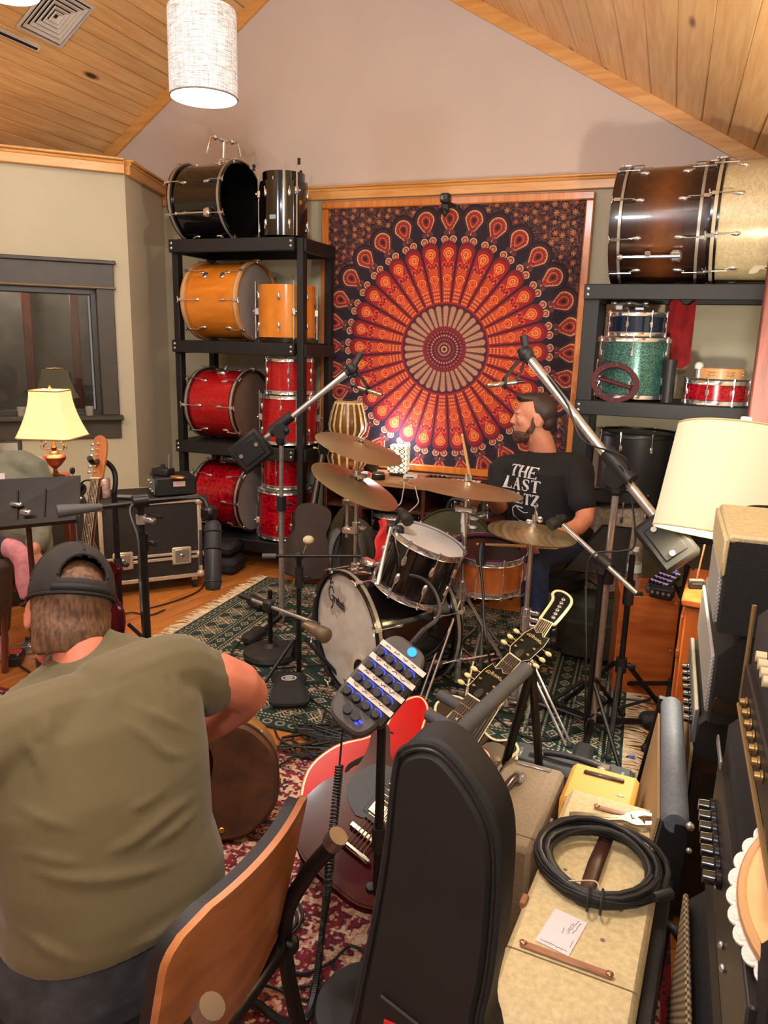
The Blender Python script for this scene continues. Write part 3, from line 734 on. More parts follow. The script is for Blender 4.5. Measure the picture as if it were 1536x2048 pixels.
def drum_leg(t, r, a, z0, z1, bend=0., up=False):
    """floor-tom leg in its bracket; up: the drum stands on its head and the foot points upwards"""
    A = MX.Rotation(a, 4, 'Z'); x = r+.02
    lg = obj('leg', B().tube([A @ V((x, 0, z0)), A @ V((x, 0, z1-.03 if up else z1)), A @ V((x+bend, 0, z1))] if up else [A @ V((x+bend, 0, z0)), A @ V((x, 0, z0+.05)), A @ V((x, 0, z1))], .0052, 8), CHROME, t)
    zf = z1 if up else z0
    obj('rubber_foot', B().cyl(.010, zf-.018, zf+.018, 10, A @ MX.Translation((x+bend, 0, 0))), RUBBER, lg)
    zb = (z0+z1)/2 if not up else z0+(z1-z0)*.62
    obj('leg_bracket', B().box((r+.012, 0, zb), (.034, .026, .05), b=.006, M=A).ell((r+.03, .016, zb), .009, 8, 6, M=A), CHROME, t)
XAX = lambda x, y, z, yaw=0., roll=0.: MX.Translation((x, y, z)) @ MX.Rotation(yaw, 4, 'Z') @ MX.Rotation(PI/2, 4, 'Y') @ MX.Rotation(roll, 4, 'Z')   # drum axis along world X
ZAX = lambda x, y, z, a=0.: rz(a, (x, y, z))

# ---- left rack of black painted timber
BLKWOOD = mat('black_painted_timber', (16, 15, 15), .55, var=.25, scale=14, bump=.15, bscale=40)
def rack(name, label, X0, X1, Y0, Y1, tops, bh, pw=.085, pt=.04):
    """posts behind the front beams, side beams, decks"""
    t = thing(name, label, 'storage rack', ((X0+X1)/2, (Y0+Y1)/2, 0)); b = .003
    for x in (X0+pw/2, X1-pw/2+.05):
        for y in (Y0+pt/2+.012, Y1-pt/2-.012): obj('post', B().box((x, y, tops[0]/2-.002), (pw, pt, tops[0]-.004), b=b), BLKWOOD, t, world=True)
    for z in tops:
        for y in (Y0, Y1): obj('beam', B().box(((X0+X1)/2, y, z-bh/2), (X1-X0, .04, bh), b=b), BLKWOOD, t, world=True)
        for x in (X0+pw-.01, X1+.048): obj('side_beam', B().box((x, (Y0+Y1)/2, z-bh/2-.006), (.036, Y1-Y0-.05, bh), b=b), BLKWOOD, t, world=True)
        dk = obj('deck', B().box(((X0+X1)/2+.02, (Y0+Y1)/2, z-.008), (X1-X0+.03, Y1-Y0-.044, .015)), BLKWOOD, t, world=True)
        for x in (X0+.022, X1-.022):
            for dz in (.025, .055): obj('carriage_bolt', B().ell((x, Y0-.021, z-dz), (.010, .006, .010), 10, 6), STEEL, t, world=True)
    return t
LT = (2.22, 1.565, .872, .205)
rack('storage_rack', 'tall black timber rack of drums beside the window wall', -3.24, -2.30, 4.47, 4.97, LT, .082, .045, .06)

def placed_bass(M0, *a, **k): return drum(*a, **k)
YEL = wood('amber_maple', (196, 108, 22), (226, 142, 44), 3., (3, 3, 1), .18, .6, None, .02)
YELH = wood('amber_hoop', (172, 104, 44), (208, 148, 84), 3., (2, 2, 8), .25, .4, None, .02)
REDSP = sparkle('red_sparkle', (148, 4, 14), (226, 26, 34))
REDPL = pearl('red_pearl', (116, 2, 16), (214, 16, 38))
DKHOOP = mat('dark_red_hoop', (64, 10, 16), .25, 0, coat=.4)
BKHOOP = mat('black_hoop', (18, 16, 17), .2, 0, coat=.5)
# top deck: black bass drum with its empty front, and an upturned black floor tom with a smaller shell inside
R0 = .243
bd = drum('bass_drum', 'black bass drum with open front and tom holder, on top of the left rack', 'drum', XAX(-3.20, 4.70, 2.222+R0+.014, rad(-3)), R0, .37, BLKSH, 'bass', 8, 'tear', hoop=BKHOOP, inlay=INLAY, open_top=True, bot=HEADB)
obj('shell_lining', B().lathe([(R0-.009, .01), (R0-.009, .362)], 48), mat('dark_shell_inside', (12, 11, 11), .5), bd)
tm = obj('tom_holder', B().tube([(-R0-.0, 0, .25), (-R0-.14, 0, .26)], .013, 10).box((-R0-.015, 0, .25), (.04, .05, .05), b=.008), CHROME, bd)
obj('tom_arm', B().tube([(-R0-.13, 0, .26), (-R0-.155, .05, .28), (-R0-.15, .10, .30), (-R0-.07, .12, .31)], .007, 8).tube([(-R0-.13, 0, .25), (-R0-.16, -.05, .24), (-R0-.15, -.09, .22), (-R0-.05, -.1, .19)], .007, 8).ell((-R0-.15, .06, .285), .02, 8, 6).ell((-R0-.155, -.06, .235), .02, 8, 6).box((-R0-.145, 0, .26), (.02, .09, .02), b=.004), CHROME, bd)
obj('spur', B().tube([(.10, R0*-.93-.03, .06), (.10, R0*-.93-.035, .30)], .0065, 8).box((.10, -R0*.93-.02, .29), (.06, .045, .05), b=.012).ell((.10, -R0*.93-.03, .05), .012, 8, 6), CHROME, bd)
ft = drum('floor_tom', 'black floor tom shell upturned on top of the left rack, legs in the air', 'drum', ZAX(-2.50, 4.70, 2.246, rad(-20)), .158, .335, BLKSH, 'tom', 6, 'tear', top_hoop=False, bot_hoop=False, rods=False)
for a in (rad(-15), rad(105), rad(208)): drum_leg(ft, .158, a, .0, .44, .03, True)
obj('paper_sticker', B().box((0, 0, 0), (.045, .001, .026), frame((0, 0, 0), (0, 0, 1), (1, 0, 0)) if 0 else MX.Translation((.055, -.1485, .11)) @ MX.Rotation(rad(20), 4, 'Z')), mat('sticker_blue', (150, 176, 190), .4), ft)
drum('tom_shell', 'smaller black drum shell nested inside the upturned floor tom', 'drum', ZAX(-2.50, 4.70, 2.25), .140, .39, BLKSH, 'tom', 6, 'box', top_hoop=False, bot_hoop=False, rods=False)
drum('tom_shell', 'black tom shell standing behind the upturned floor tom on the rack', 'drum', ZAX(-2.60, 4.905, 2.246), .11, .27, BLKSH, 'tom', 6, 'box', top_hoop=False, bot_hoop=True, rods=False)
# second deck
R1 = .252
d1 = drum('bass_drum', 'amber maple bass drum with grey head, second deck of the left rack', 'drum', XAX(-3.125, 4.715, 1.567+R1+.014, rad(-2), PI/8), R1, .395, YEL, 'bass', 8, 'tear', HEADG, hoop=YELH, inlay=mat('hoop_inlay_tan', (196, 160, 118), .3))
for z in (.27, .13): obj('spur_plate', B().box((0, 0, 0), (.05, .012, .035), b=.008, M=MX.Rotation(rad(-62), 4, 'Z') @ MX.Translation((.0, -R1-.004, z))), CHROME, d1)
f1 = drum('floor_tom', 'amber maple floor tom without hoops, second deck of the left rack', 'drum', ZAX(-2.46, 4.66, 1.60, rad(12)), .19, .335, YEL, 'tom', 6, 'tear', top_hoop=False, bot_hoop=False, rods=False)
for a in (rad(-170), rad(-62), rad(30)): drum_leg(f1, .19, a, -.028, .36)
# third deck
R2 = .236
d2 = drum('bass_drum', 'red sparkle bass drum with brown head, third deck of the left rack', 'drum', XAX(-3.12, 4.70, .874+R2+.016, rad(-4), PI/8), R2, .36, REDSP, 'bass', 8, 'tear', mat('drumhead_brown', (112, 92, 76), .5, var=.12, scale=5), hoop=DKHOOP, inlay=INLAY)
obj('tom_mount', B().box((-R2-.012, 0, .2), (.03, .07, .07), b=.01).tube([(-R2-.02, .02, .2), (-R2-.05, .03, .23)], .008, 8), CHROME, d2)
f2 = drum('floor_tom', 'red sparkle floor tom carrying a tom, third deck of the left rack', 'drum', ZAX(-2.45, 4.68, .90, rad(10)), .192, .31, REDSP, 'tom', 6, 'tear')
for a in (rad(-172), rad(-60), rad(8)): drum_leg(f2, .192, a, -.026, .34)
drum('rack_tom', 'small red sparkle tom stacked on the red sparkle floor tom', 'drum', ZAX(-2.45, 4.68, 1.238, rad(25)), .168, .215, REDSP, 'tom', 6, 'tear')
# bottom deck
d3 = drum('bass_drum', 'red pearl bass drum with grey head, bottom deck of the left rack', 'drum', XAX(-3.10, 4.70, .207+R2+.016, rad(-4), PI/8), R2, .36, REDPL, 'bass', 8, 'tear', HEADG, hoop=DKHOOP, inlay=INLAY)
f3 = drum('floor_tom', 'red pearl floor tom carrying a tom, bottom deck of the left rack', 'drum', ZAX(-2.475, 4.66, .233, rad(10)), .186, .325, REDPL, 'tom', 6, 'box')
for a in (rad(-172), rad(-60), rad(20)): drum_leg(f3, .186, a, -.026, .2)
drum('rack_tom', 'red pearl tom stacked on the red pearl floor tom', 'drum', ZAX(-2.475, 4.66, .588, rad(5)), .155, .2, REDPL, 'tom', 6, 'box')

# ---- right rack
RT = (1.93, 1.30, .62, .12)
rack('storage_rack', 'black timber rack at the right, with brown and white bass drums on top', -.49, 1.05, 4.42, 4.92, RT, .08)
BURST = NT('brown_burst'); BURST.b.inputs['Roughness'].default_value = .25; BURST.b.inputs['Coat Weight'].default_value = .5
tc = BURST.n('ShaderNodeTexCoord'); sx = BURST.n('ShaderNodeSeparateXYZ'); BURST.l(tc.outputs['Object'], sx.inputs[0])
ma = BURST.n('ShaderNodeMath', operation='SUBTRACT', i_1=.21); ab = BURST.n('ShaderNodeMath', operation='ABSOLUTE'); BURST.l(sx.outputs[2], ma.inputs[0]); BURST.l(ma.outputs[0], ab.inputs[0])
mp = BURST.n('ShaderNodeMapping'); mp.inputs['Scale'].default_value = (4, 9, 4); BURST.l(tc.outputs['Object'], mp.inputs[0])
nz = BURST.n('ShaderNodeTexNoise', i_Scale=3., i_Detail=6., i_Distortion=1.5); BURST.l(mp.outputs[0], nz.inputs[0])
m4 = BURST.n('ShaderNodeMath', operation='MULTIPLY_ADD', i_1=.10); BURST.l(nz.outputs[0], m4.inputs[0]); BURST.l(ab.outputs[0], m4.inputs[2])
BURST.l(BURST.ramp(m4.outputs[0], [(.06, (104, 58, 28)), (.14, (72, 38, 22)), (.2, (40, 22, 17))]), BURST.b.inputs['Base Color'])
BRHOOP = mat('brown_hoop', (44, 26, 22), .3, 0, coat=.3)
R5 = .302
d5 = drum('bass_drum', 'brown sunburst bass drum on top of the right rack', 'drum', XAX(-.315, 4.66, 1.933+R5+.016, rad(-4), PI/10), R5, .40, BURST.m, 'bass', 10, 'tear', HEADG, hoop=BRHOOP, inlay=INLAY, inl=(.0, .24), hw=.06)
obj('spur', B().tube([(.09, -R5-.03, .02), (.09, -R5-.03, .32)], .009, 8).box((.09, -R5-.016, .30), (.06, .04, .06), b=.012).ell((.09, -R5-.032, .02), (.016, .012, .02), 8, 6).box((.075, -R5-.03, .16), (.03, .02, .03), b=.004), CHROME, d5)
WPEARL = pearl('white_marine_pearl', (192, 174, 132), (210, 194, 154), 22., (1, 1, 1.6), .3, .05)
R6 = .300
d6 = drum('bass_drum', 'old cream pearl bass drum at the right end on top of the right rack', 'drum', XAX(.165, 4.55, 1.933+R6+.016, rad(-6), PI/10), R6, .36, WPEARL, 'bass', 10, 'tear', HEADG, hoop=BKHOOP, inlay=mat('inlay_cream', (190, 172, 140), .3, .2))
obj('torn_tape', B().prism(oval([(0, 0), (.04, .01), (.05, .035), (.08, .03), (.07, .055), (.02, .05)], 2), 0, .001, frame((.21, -R6*.76, .17), (.55, -1, 0), (0, .2, 1))), mat('paper_tape', (220, 208, 176), .7), d6)
TEAL = sparkle('teal_sparkle', (12, 54, 50), (92, 146, 132), 240.)
f4 = drum('floor_tom', 'teal glitter floor tom on the right rack under a blue snare', 'drum', ZAX(-.21, 4.67, 1.325, rad(0)), .198, .315, TEAL, 'tom', 6, 'box')
for a in (rad(-150), rad(-30), rad(90)): drum_leg(f4, .198, a, -.024, .2)
NAVY = mat('navy_lacquer', (22, 36, 58), .15, .2, coat=.6)
drum('snare_drum', 'navy blue snare drum stacked on the teal glitter floor tom', 'drum', ZAX(-.21, 4.66, 1.668, rad(8)), .16, .110, NAVY, 'snare', 8, 'box')
# red pearl snare and wooden tambourine
drum('snare_drum', 'red pearl snare drum on the right rack under a wooden tambourine', 'drum', ZAX(.245, 4.60, 1.315, rad(5)), .165, .11, REDPL, 'snare', 8, 'box')
TAMW = wood('birch', (206, 150, 92), (230, 178, 120), 4., (3, 3, 1), .4, .1)
tb = thing('tambourine', 'pale wooden tambourine with jingles lying on the red pearl snare', 'tambourine', ZAX(.26, 4.60, 1.442))
obj('frame', B().ring(.112, .124, 0, .055, 40), TAMW, tb)
me_j = mesh('jingle', B().lathe([(0, .004), (.012, .0), (.024, .003), (.024, .004), (.012, .002), (0, .006)], 14), STEEL)
for k in range(8):
    for dz in (.018, .034): obj('jingle', me_j, STEEL, tb, M=MX.Rotation(2*PI*k/8+.35, 4, 'Z') @ MX.Translation((.121, 0, dz)))
rt_ = thing('tambourine', 'dark red ring tambourine with a cross bar leaning on the teal floor tom', 'tambourine', MX.Translation((-.285, 4.44, 1.40)) @ MX.Rotation(rad(-12), 4, 'X') @ MX.Rotation(rad(14), 4, 'Y'))
REDP = mat('red_plastic', (74, 3, 14), .7)
q = [(.118*math.cos(2*PI*k/8+PI/8)*(1.12 if k in (0, 7, 3, 4) else 1), .112*math.sin(2*PI*k/8+PI/8)) for k in range(8)]
b = B(); FR = MX.Rotation(PI/2, 4, 'X')
o_ = oval(q, 4); i_ = [(x*.76, y*.76) for x, y in o_]; n = len(o_)
b.add([(x, y, z) for z in (-.018, .018) for L in (o_, i_) for x, y in L], [(k, (k+1) % n, 2*n+(k+1) % n, 2*n+k) for k in range(n)]+[(n+(k+1) % n, n+k, 3*n+k, 3*n+(k+1) % n) for k in range(n)]+[(2*n+k, 2*n+(k+1) % n, 3*n+(k+1) % n, 3*n+k) for k in range(n)]+[((k+1) % n, k, n+k, n+(k+1) % n) for k in range(n)], FR)
obj('ring', b, REDP, rt_)
obj('grip_bar', B().box((0, 0, 0), (.19, .022, .016), b=.006, M=FR), REDP, rt_)
for k in range(8): obj('jingle_slot', B().box((.101*math.cos(k*PI/4+.2), .098*math.sin(k*PI/4+.2), .018), (.016, .012, .003), b=.001, M=FR), mat('red_slot', (70, 6, 18), .5), rt_)
# small bell hardware on the blue snare, red cloth, black tube, shaker
hw = thing('cymbal_clamp', 'chrome hardware clamp heaped on the navy blue snare', 'hardware', (-.25, 4.62, 1.796))
for c_, d_ in (((-.06, 0, .02), (.05, .04, .038)), ((.05, .01, .015), (.06, .05, .028))): obj('clamp', B().box(c_, d_, b=.008), CHROME, hw)
obj('clamp_arm', B().tube([(-.10, -.02, .035), (0, 0, .05), (.10, .02, .03)], .009, 8).tube([(-.02, -.05, .012), (.02, .05, .022)], .008, 8), CHROME, hw)
for x in (-.09, -.01, .08): obj('wing_nut', B().ell((x, -.03, .045), (.016, .006, .011), 8, 6), CHROME, hw)
CLOTHR = mat('red_cloth', (150, 10, 20), .85, 0, var=.15, scale=9, sheen=.3)
g = B(); 
for j in range(13):
    for i in range(9): g.v.append((.145*i/8-.07, .012*math.sin(i*1.7+.4*j)-.004*j, -.36*j/12+.02*math.sin(i*.9)))
g.f = [(j*9+i, j*9+i+1, (j+1)*9+i+1, (j+1)*9+i) for j in range(12) for i in range(8)]
g2 = B(); g2.add(g.v, g.f); k_ = len(g.v); g2.add([(x, y+.003, z) for x, y, z in g.v], [f[::-1] for f in g.f])
o = solo('red_banner', g2, CLOTHR, 'red cloth hanging behind the snare stack on the right rack', 'cloth', MX.Translation((.025, 4.86, 1.86)))
tbk = thing('cylinder_case', 'narrow black tube standing beside the teal floor tom', 'case', ZAX(-.005, 4.52, 1.302))
obj('tube', B().cyl(.034, 0, .2, 20), BLACKP, tbk); obj('lid', B().cyl(.037, .2, .235, 20), BLACKP, tbk)
sh = thing('hand_shaker', 'small chrome shaker beside the wooden tambourine on the red snare', 'shaker', ZAX(.145, 4.56, 1.442))
obj('can', B().cyl(.022, .0, .05, 16), CHROME, sh); obj('cap', B().cyl(.024, .05, .075, 16).ell((0, 0, .076), (.02, .02, .012), 12, 6), WHITEP, sh)
# lower decks: big black shells, white pearl drums
f5 = drum('floor_tom', 'large matt black drum on the lower deck of the right rack', 'drum', ZAX(-.14, 4.68, .645), .212, .46, mat('satin_black', (24, 24, 26), .4, var=.15), 'tom', 8, 'box', hoop=BLACKM, head=HEADB)
drum('floor_tom', 'second matt black drum on the lower deck, hidden partly by the white lampshade', 'drum', ZAX(.33, 4.68, .645), .2, .45, MATS['satin_black'], 'tom', 8, 'box', hoop=BLACKM, head=HEADB)
# ================================================================== BENCH UNDER THE TAPESTRY
ROSEW = wood('red_brown_wood', (52, 22, 14), (86, 40, 24), 4., (1.2, 12, 12), .45, .15, None, .04)
TOPW = wood('bench_top_wood', (150, 100, 56), (192, 146, 92), 3., (1.2, 14, 14), .5, .1, None, .04)
BX0, BX1, BY0, BY1, BZ = -2.13, -.80, 4.56, 4.99, .69
bench = thing('storage_bench', 'dark red-brown open shelf bench under the framed tapestry', 'bench', ((BX0+BX1)/2, (BY0+BY1)/2, 0))
obj('bench_top', B().box(((BX0+BX1)/2, (BY0+BY1)/2, BZ-.015), (BX1-BX0+.04, BY1-BY0+.03, .03), b=.004), TOPW, bench, world=True)
for x in (BX0+.0125, -1.86, -1.42, BX1-.0125): obj('side_panel', B().box((x, (BY0+BY1)/2, (BZ-.03)/2), (.025, BY1-BY0, BZ-.032), b=.003), ROSEW, bench, world=True)
for z in (.05, .30, .50): obj('shelf', B().box(((BX0+BX1)/2, (BY0+BY1)/2+.005, z), (BX1-BX0-.05, BY1-BY0-.01, .022), b=.003), ROSEW, bench, world=True)
obj('back_panel', B().box(((BX0+BX1)/2, BY1-.008, .33), (BX1-BX0, .012, .62)), ROSEW, bench, world=True)
STEELSH = mat('steel_shell', (196, 192, 186), .18, 1., var=.05, scale=20)
drum('snare_drum', 'chrome snare drum inside the bench, by the tilted black tom', 'drum', ZAX(-1.66, 4.74, .325, .2), .165, .125, STEELSH, 'snare', 8, 'box')
drum('snare_drum', 'steel snare drum inside the bench below the pad controller', 'drum', ZAX(-1.12, 4.76, .525, .4), .15, .1, STEELSH, 'snare', 8, 'box')
drum('snare_drum', 'white snare drum on the bench\'s bottom shelf', 'drum', ZAX(-1.66, 4.74, .075, .1), .165, .14, mat('white_wrap', (196, 188, 176), .3, coat=.3), 'snare', 8, 'box')
# tablas: wooden dayan on a red ring, on top of a second one
STRAP = mat('rawhide_strap', (222, 200, 140), .6, 0, var=.1, scale=40)
DAYAN = wood('tabla_wood', (96, 52, 16), (138, 86, 32), 4., (3, 3, 1), .35, .3)
def tabla(name, label, M, prof, m, mh, nst):
    t = thing(name, label, 'drum', M); H_ = prof[-1][1]; R_ = prof[-1][0]
    obj('body', B().lathe(prof, 36), m, t)
    obj('drumhead', B().lathe([(R_, H_-.008), (R_, H_+.004), (R_-.012, H_+.008), (0, H_+.007)], 36), mh, t)
    obj('black_spot', B().cyl(R_*.45, H_+.007, H_+.0095, 24), BLACKP, t)
    obj('braid', B().torus(R_+.003, .007, 36, 6, MX.Translation((0, 0, H_-.008))), STRAP, t)
    obj('base_ring', B().torus(prof[1][0], .007, 30, 6, MX.Translation((0, 0, .012))), STRAP, t)
    sm = [(r+.004, z) for r, z in prof[1:]]
    b = B(); L = [V((r, 0, z)) for r, z in sm]; wd = .0075
    b.add([(p.x+dx, s*wd, p.z) for p in L for s, dx in ((-1, 0), (1, 0), (1, .003), (-1, .003))], [(4*i+k, 4*i+(k+1) % 4, 4*i+4+(k+1) % 4, 4*i+4+k) for i in range(len(L)-1) for k in range(4)])
    me = mesh('strap', b, STRAP)
    for k in range(nst): obj('strap', me, STRAP, t, M=MX.Rotation(2*PI*k/nst, 4, 'Z'))
    return t
GOAT = mat('goat_skin', (196, 164, 120), .6, var=.06)
tx, ty = onY(695, 915, 4.78).x, 4.78
bay = [(0, 0), (.07, 0), (.125, .06), (.142, .12), (.13, .17), (.118, .19)]
tabla('tabla_drum', 'lower tabla with pale straps standing on the bench by the left rack', ZAX(tx, ty, BZ), bay, mat('copper_bowl', (178, 120, 66), .3, .8, var=.1), GOAT, 16)
cu = thing('drum_ring', 'red cloth ring cushion between the two stacked tablas', 'cushion', ZAX(tx, ty, BZ+.200))
obj('cushion', B().torus(.085, .022, 32, 10, MX.Translation((0, 0, .022))), CLOTHR, cu)
obj('cord_band', B().torus(.1075, .006, 32, 6, MX.Translation((0, 0, .012))), STRAP, cu)
tabla('tabla_drum', 'upper tabla, wooden barrel with pale straps, perched on a red ring', ZAX(tx, ty, BZ+.246), [(0, 0), (.085, 0), (.122, .05), (.128, .09), (.112, .17), (.088, .245)], DAYAN, GOAT, 16)
# patterned lamp with its light thrown up onto the tapestry
lp = onY(797, 938, 4.85); lp.z = BZ
def knot_art(n=300):
    a = np.empty((n, n, 3)); a[:] = (250, 240, 214); x = np.arange(n)/n; X, Z = np.meshgrid(x, x)
    for k, ph in enumerate((0, .5)):
        for r0 in range(4):
            c = (r0+.5)/4+.05*np.sin(Z*2*PI*3+PI*2*ph+r0*2.)*1.4
            a[np.abs(X-c) < .014] = (34, 30, 28)
    a[(np.abs(np.mod(X*4+Z*5, 1)-.5) < .06) & (np.mod(Z*5, 1) < .5)] = (34, 30, 28)
    return a
tl = thing('accent_lamp', 'small white box lamp with black knotwork pattern lit on the bench', 'lamp', rz(rad(8), lp))
m_kn = pixmat('knotwork_shade', knot_art(), .7, emit=.55)
b = B().box((0, 0, .115), (.135, .135, .185), b=.012)
obj('lamp_shade', b, m_kn, tl, uvf=lambda c: ((c.x+c.y)/.27+.5, (c.z-.02)/.19))
obj('base', B().box((0, 0, .011), (.11, .11, .022), b=.006), BLACKP, tl)
lamp('accent_light', lp+V((-.05, .055, .25)), 5.5, (.86, .86, 1.), .025)
# odds and ends on the bench
kb = thing('mini_keyboard', 'small red keyboard with white keys at the left end of the bench', 'keyboard', rz(rad(3), (onY(697, 940, 4.66).x, 4.66, BZ)))
obj('case', B().box((0, 0, .016), (.29, .10, .03), b=.006), mat('red_plastic_bright', (196, 22, 26), .35), kb)
for k in range(15): obj('white_key', B().box((-.128+k*.0183, -.014, .033), (.0168, .062, .008), b=.001), WHITEP, kb)
for k in (0, 1, 3, 4, 5, 7, 8, 10, 11, 12): obj('black_key', B().box((-.119+k*.0183, .002, .040), (.009, .034, .008), b=.001), BLACKP, kb)
pk = thing('puck_speaker', 'short black round speaker in front of the knotwork lamp', 'speaker', rz(0, (onY(757, 948, 4.63).x, 4.63, BZ)))
obj('body', B().lathe([(0, 0), (.043, 0), (.045, .006), (.045, .04), (.040, .046), (0, .046)], 28), BLACKP, pk); obj('grille_ring', B().torus(.043, .003, 28, 6, MX.Translation((0, 0, .040))), STEEL, pk)
ch = thing('charger_block', 'white charger block with cables at the middle of the bench', 'charger', rz(rad(10), (onY(822, 950, 4.74).x, 4.74, BZ)))
obj('body', B().box((0, 0, .016), (.10, .065, .032), b=.007), WHITEP, ch); obj('port', B().box((0, -.033, .016), (.05, .002, .008)), BLACKP, ch)
WCAB = mat('white_cable', (214, 208, 198), .5)
def wire(name, label, pts, r, m, cat='cable', k=8, n=6, group=None):
    return solo(name, B().tube(catmull(pts, k), r, n), m, label, cat, None, group)
c0 = V((onY(822, 950, 4.74).x, 4.71, BZ+.012))
wire('charging_cable', 'white cable hanging from the charger over the bench edge, left strand', [c0, c0+V((-.03, -.1, .0)), onY(808, 972, 4.535)+V((0, 0, .02)), onY(806, 985, 4.52), onY(800, 1008, 4.52), onY(780, 1018, 4.5)], .004, WCAB)
wire('charging_cable', 'white cable hanging from the charger over the bench edge, right strand', [c0+V((.03, 0, 0)), c0+V((.03, -.1, 0)), onY(828, 974, 4.535)+V((0, 0, .02)), onY(834, 990, 4.52), onY(836, 1006, 4.51), onY(818, 1024, 4.5)], .004, WCAB)
q = V((onY(880, 950, 4.80).x, 4.80, BZ+.006))
wire('charging_cable', 'white cable lying in loose loops beside the charger block', [c0+V((.06, .03, 0)), q+V((-.02, .06, .01)), q+V((.06, .03, 0)), q+V((.02, -.04, .012)), q+V((-.06, 0, .002)), q+V((0, .07, .014)), q+V((.1, .02, 0)), q+V((.13, -.02, 0))], .004, WCAB)
bo = thing('black_bowl', 'black bowl behind the puck speaker on the bench', 'bowl', (onY(742, 930, 4.88).x, 4.88, BZ))
obj('bowl', B().lathe([(0, 0), (.04, 0), (.055, .03), (.062, .065), (.058, .065), (.05, .03), (0, .01)], 24), BLACKP, bo); obj('rim', B().torus(.06, .003, 24, 6, MX.Translation((0, 0, .065))), STEEL, bo)
pc = thing('pad_controller', 'flat black controller with a block of white pads on the bench', 'controller', rz(rad(2), (onY(912, 962, 4.68).x, 4.68, BZ)))
obj('case', B().box((0, 0, .018), (.44, .20, .03), b=.006), BLACKP, pc)
for i in range(6):
    for j in range(3): obj('pad', B().box((-.02+i*.034, -.065+j*.034, .035), (.03, .03, .008), b=.003), mat('pad_white', (226, 224, 218), .5), pc)
for i in range(4): obj('knob', B().cyl(.009, .033, .047, 12, MX.Translation((-.18+i*.03, .04, 0))), BLACKP, pc)
rc = B(); 
for j in range(8):
    for i in range(10): rc.v.append((.17*i/9-.085, .10*j/7-.05, .012+.012*math.sin(i*1.1+j*.8)+.012*math.cos(j*1.3)))
rc.f = [(j*10+i, j*10+i+1, (j+1)*10+i+1, (j+1)*10+i) for j in range(7) for i in range(9)]
r2 = B(); r2.add(rc.v, rc.f); r2.add([(x, y, 0) for x, y, z in rc.v], [f[::-1] for f in rc.f])
solo('red_cloth', r2, CLOTHR, 'crumpled bright red cloth at the right end of the bench', 'cloth', rz(.1, (onY(965, 948, 4.86).x, 4.86, BZ)))
# security camera above the tapestry
cmr = thing('action_camera', 'small black box camera clamped to the top of the tapestry frame', 'camera', onY(891, 400, 4.99))
obj('body', B().box((0, 0, .01), (.065, .05, .06), b=.010), BLACKP, cmr); obj('lens', B().cyl(.016, 0, .012, 16, frame((.008, -.025, .015), (0, -1, 0))), mat('lens_glass', (30, 36, 40), .1, coat=1), cmr)
obj('screen', B().box((-.016, -.0255, .012), (.018, .002, .024)), mat('camera_screen', (120, 124, 124), .3), cmr)
obj('clamp', B().box((0, .01, -.045), (.05, .03, .055), b=.008).tube([(.03, .01, -.02), (.075, -.005, -.035), (.085, 0, -.05)], .007, 8).ell((0, -.005, -.075), (.018, .016, .025), 10, 6), BLACKP, cmr)

# ================================================================== STANDS, CYMBALS, MICROPHONES
def tripod(t, x, y, zh, spread, zf=.02, r=.009, n=3, a0=.3, m=None, dbl=False, foot=RUBBER):
    """legs from a hub at height zh to the floor"""
    m = m or CHROME
    for k in range(n):
        a = a0+2*PI*k/n; d = V((math.cos(a), math.sin(a), 0)); s = V((-d.y, d.x, 0))*(.014 if dbl else 0)
        b = B()
        for sg in ((-1, 1) if dbl else (0,)): b.tube([V((x, y, zh))+d*.03+s*sg, V((x, y, 0))+d*spread+s*sg+V((0, 0, zf))], r if not dbl else r*.7, 8)
        b.tube([V((x, y, zh*.35))+d*.02, V((x, y, 0))+d*spread*.55+V((0, 0, zf+(zh-zf)*.42))], r*.6, 6)
        lg = obj('leg', b, m, t, world=True)
        obj('rubber_foot', B().ell(V((x, y, zf*.9))+d*(spread+.004), (.016, .016, zf*.9), 10, 6), foot, lg, world=True)
def pole(t, p0, p1, r, m=None, nm='pole', n=12): return obj(nm, B().tube([p0, p1], r, n), m or CHROME, t, world=True)
def collar(t, p, r, h=.05, m=None, wing=True, nm='collar'):
    p = V(p); b = B().cyl(r, -h/2, h/2, 14, MX.Translation(p))
    if wing: b.box((r+.012, 0, 0), (.03, .012, .02), MX.Translation(p), b=.004).ell((r+.03, 0, 0), (.006, .016, .01), 8, 6, MX.Translation(p))
    return obj(nm, b, m or CHROME, t, world=True)
BRONZE = NT('cymbal_bronze'); BRONZE.b.inputs['Metallic'].default_value = .82; BRONZE.b.inputs['Roughness'].default_value = .33
tc = BRONZE.n('ShaderNodeTexCoord'); ln = BRONZE.n('ShaderNodeVectorMath', operation='LENGTH'); BRONZE.l(tc.outputs['Object'], ln.inputs[0])
nz = BRONZE.n('ShaderNodeTexNoise', i_Scale=1., i_Detail=3., noise_dimensions='1D'); mm = BRONZE.n('ShaderNodeMath', operation='MULTIPLY', i_1=420.); BRONZE.l(ln.outputs['Value'], mm.inputs[0]); BRONZE.l(mm.outputs[0], nz.inputs['W'])
BRONZE.l(BRONZE.ramp(nz.outputs[0], [(.3, (164, 144, 106)), (.7, (212, 194, 152))]), BRONZE.b.inputs['Base Color']); BRONZE.bump(nz.outputs[0], .5, .0008)
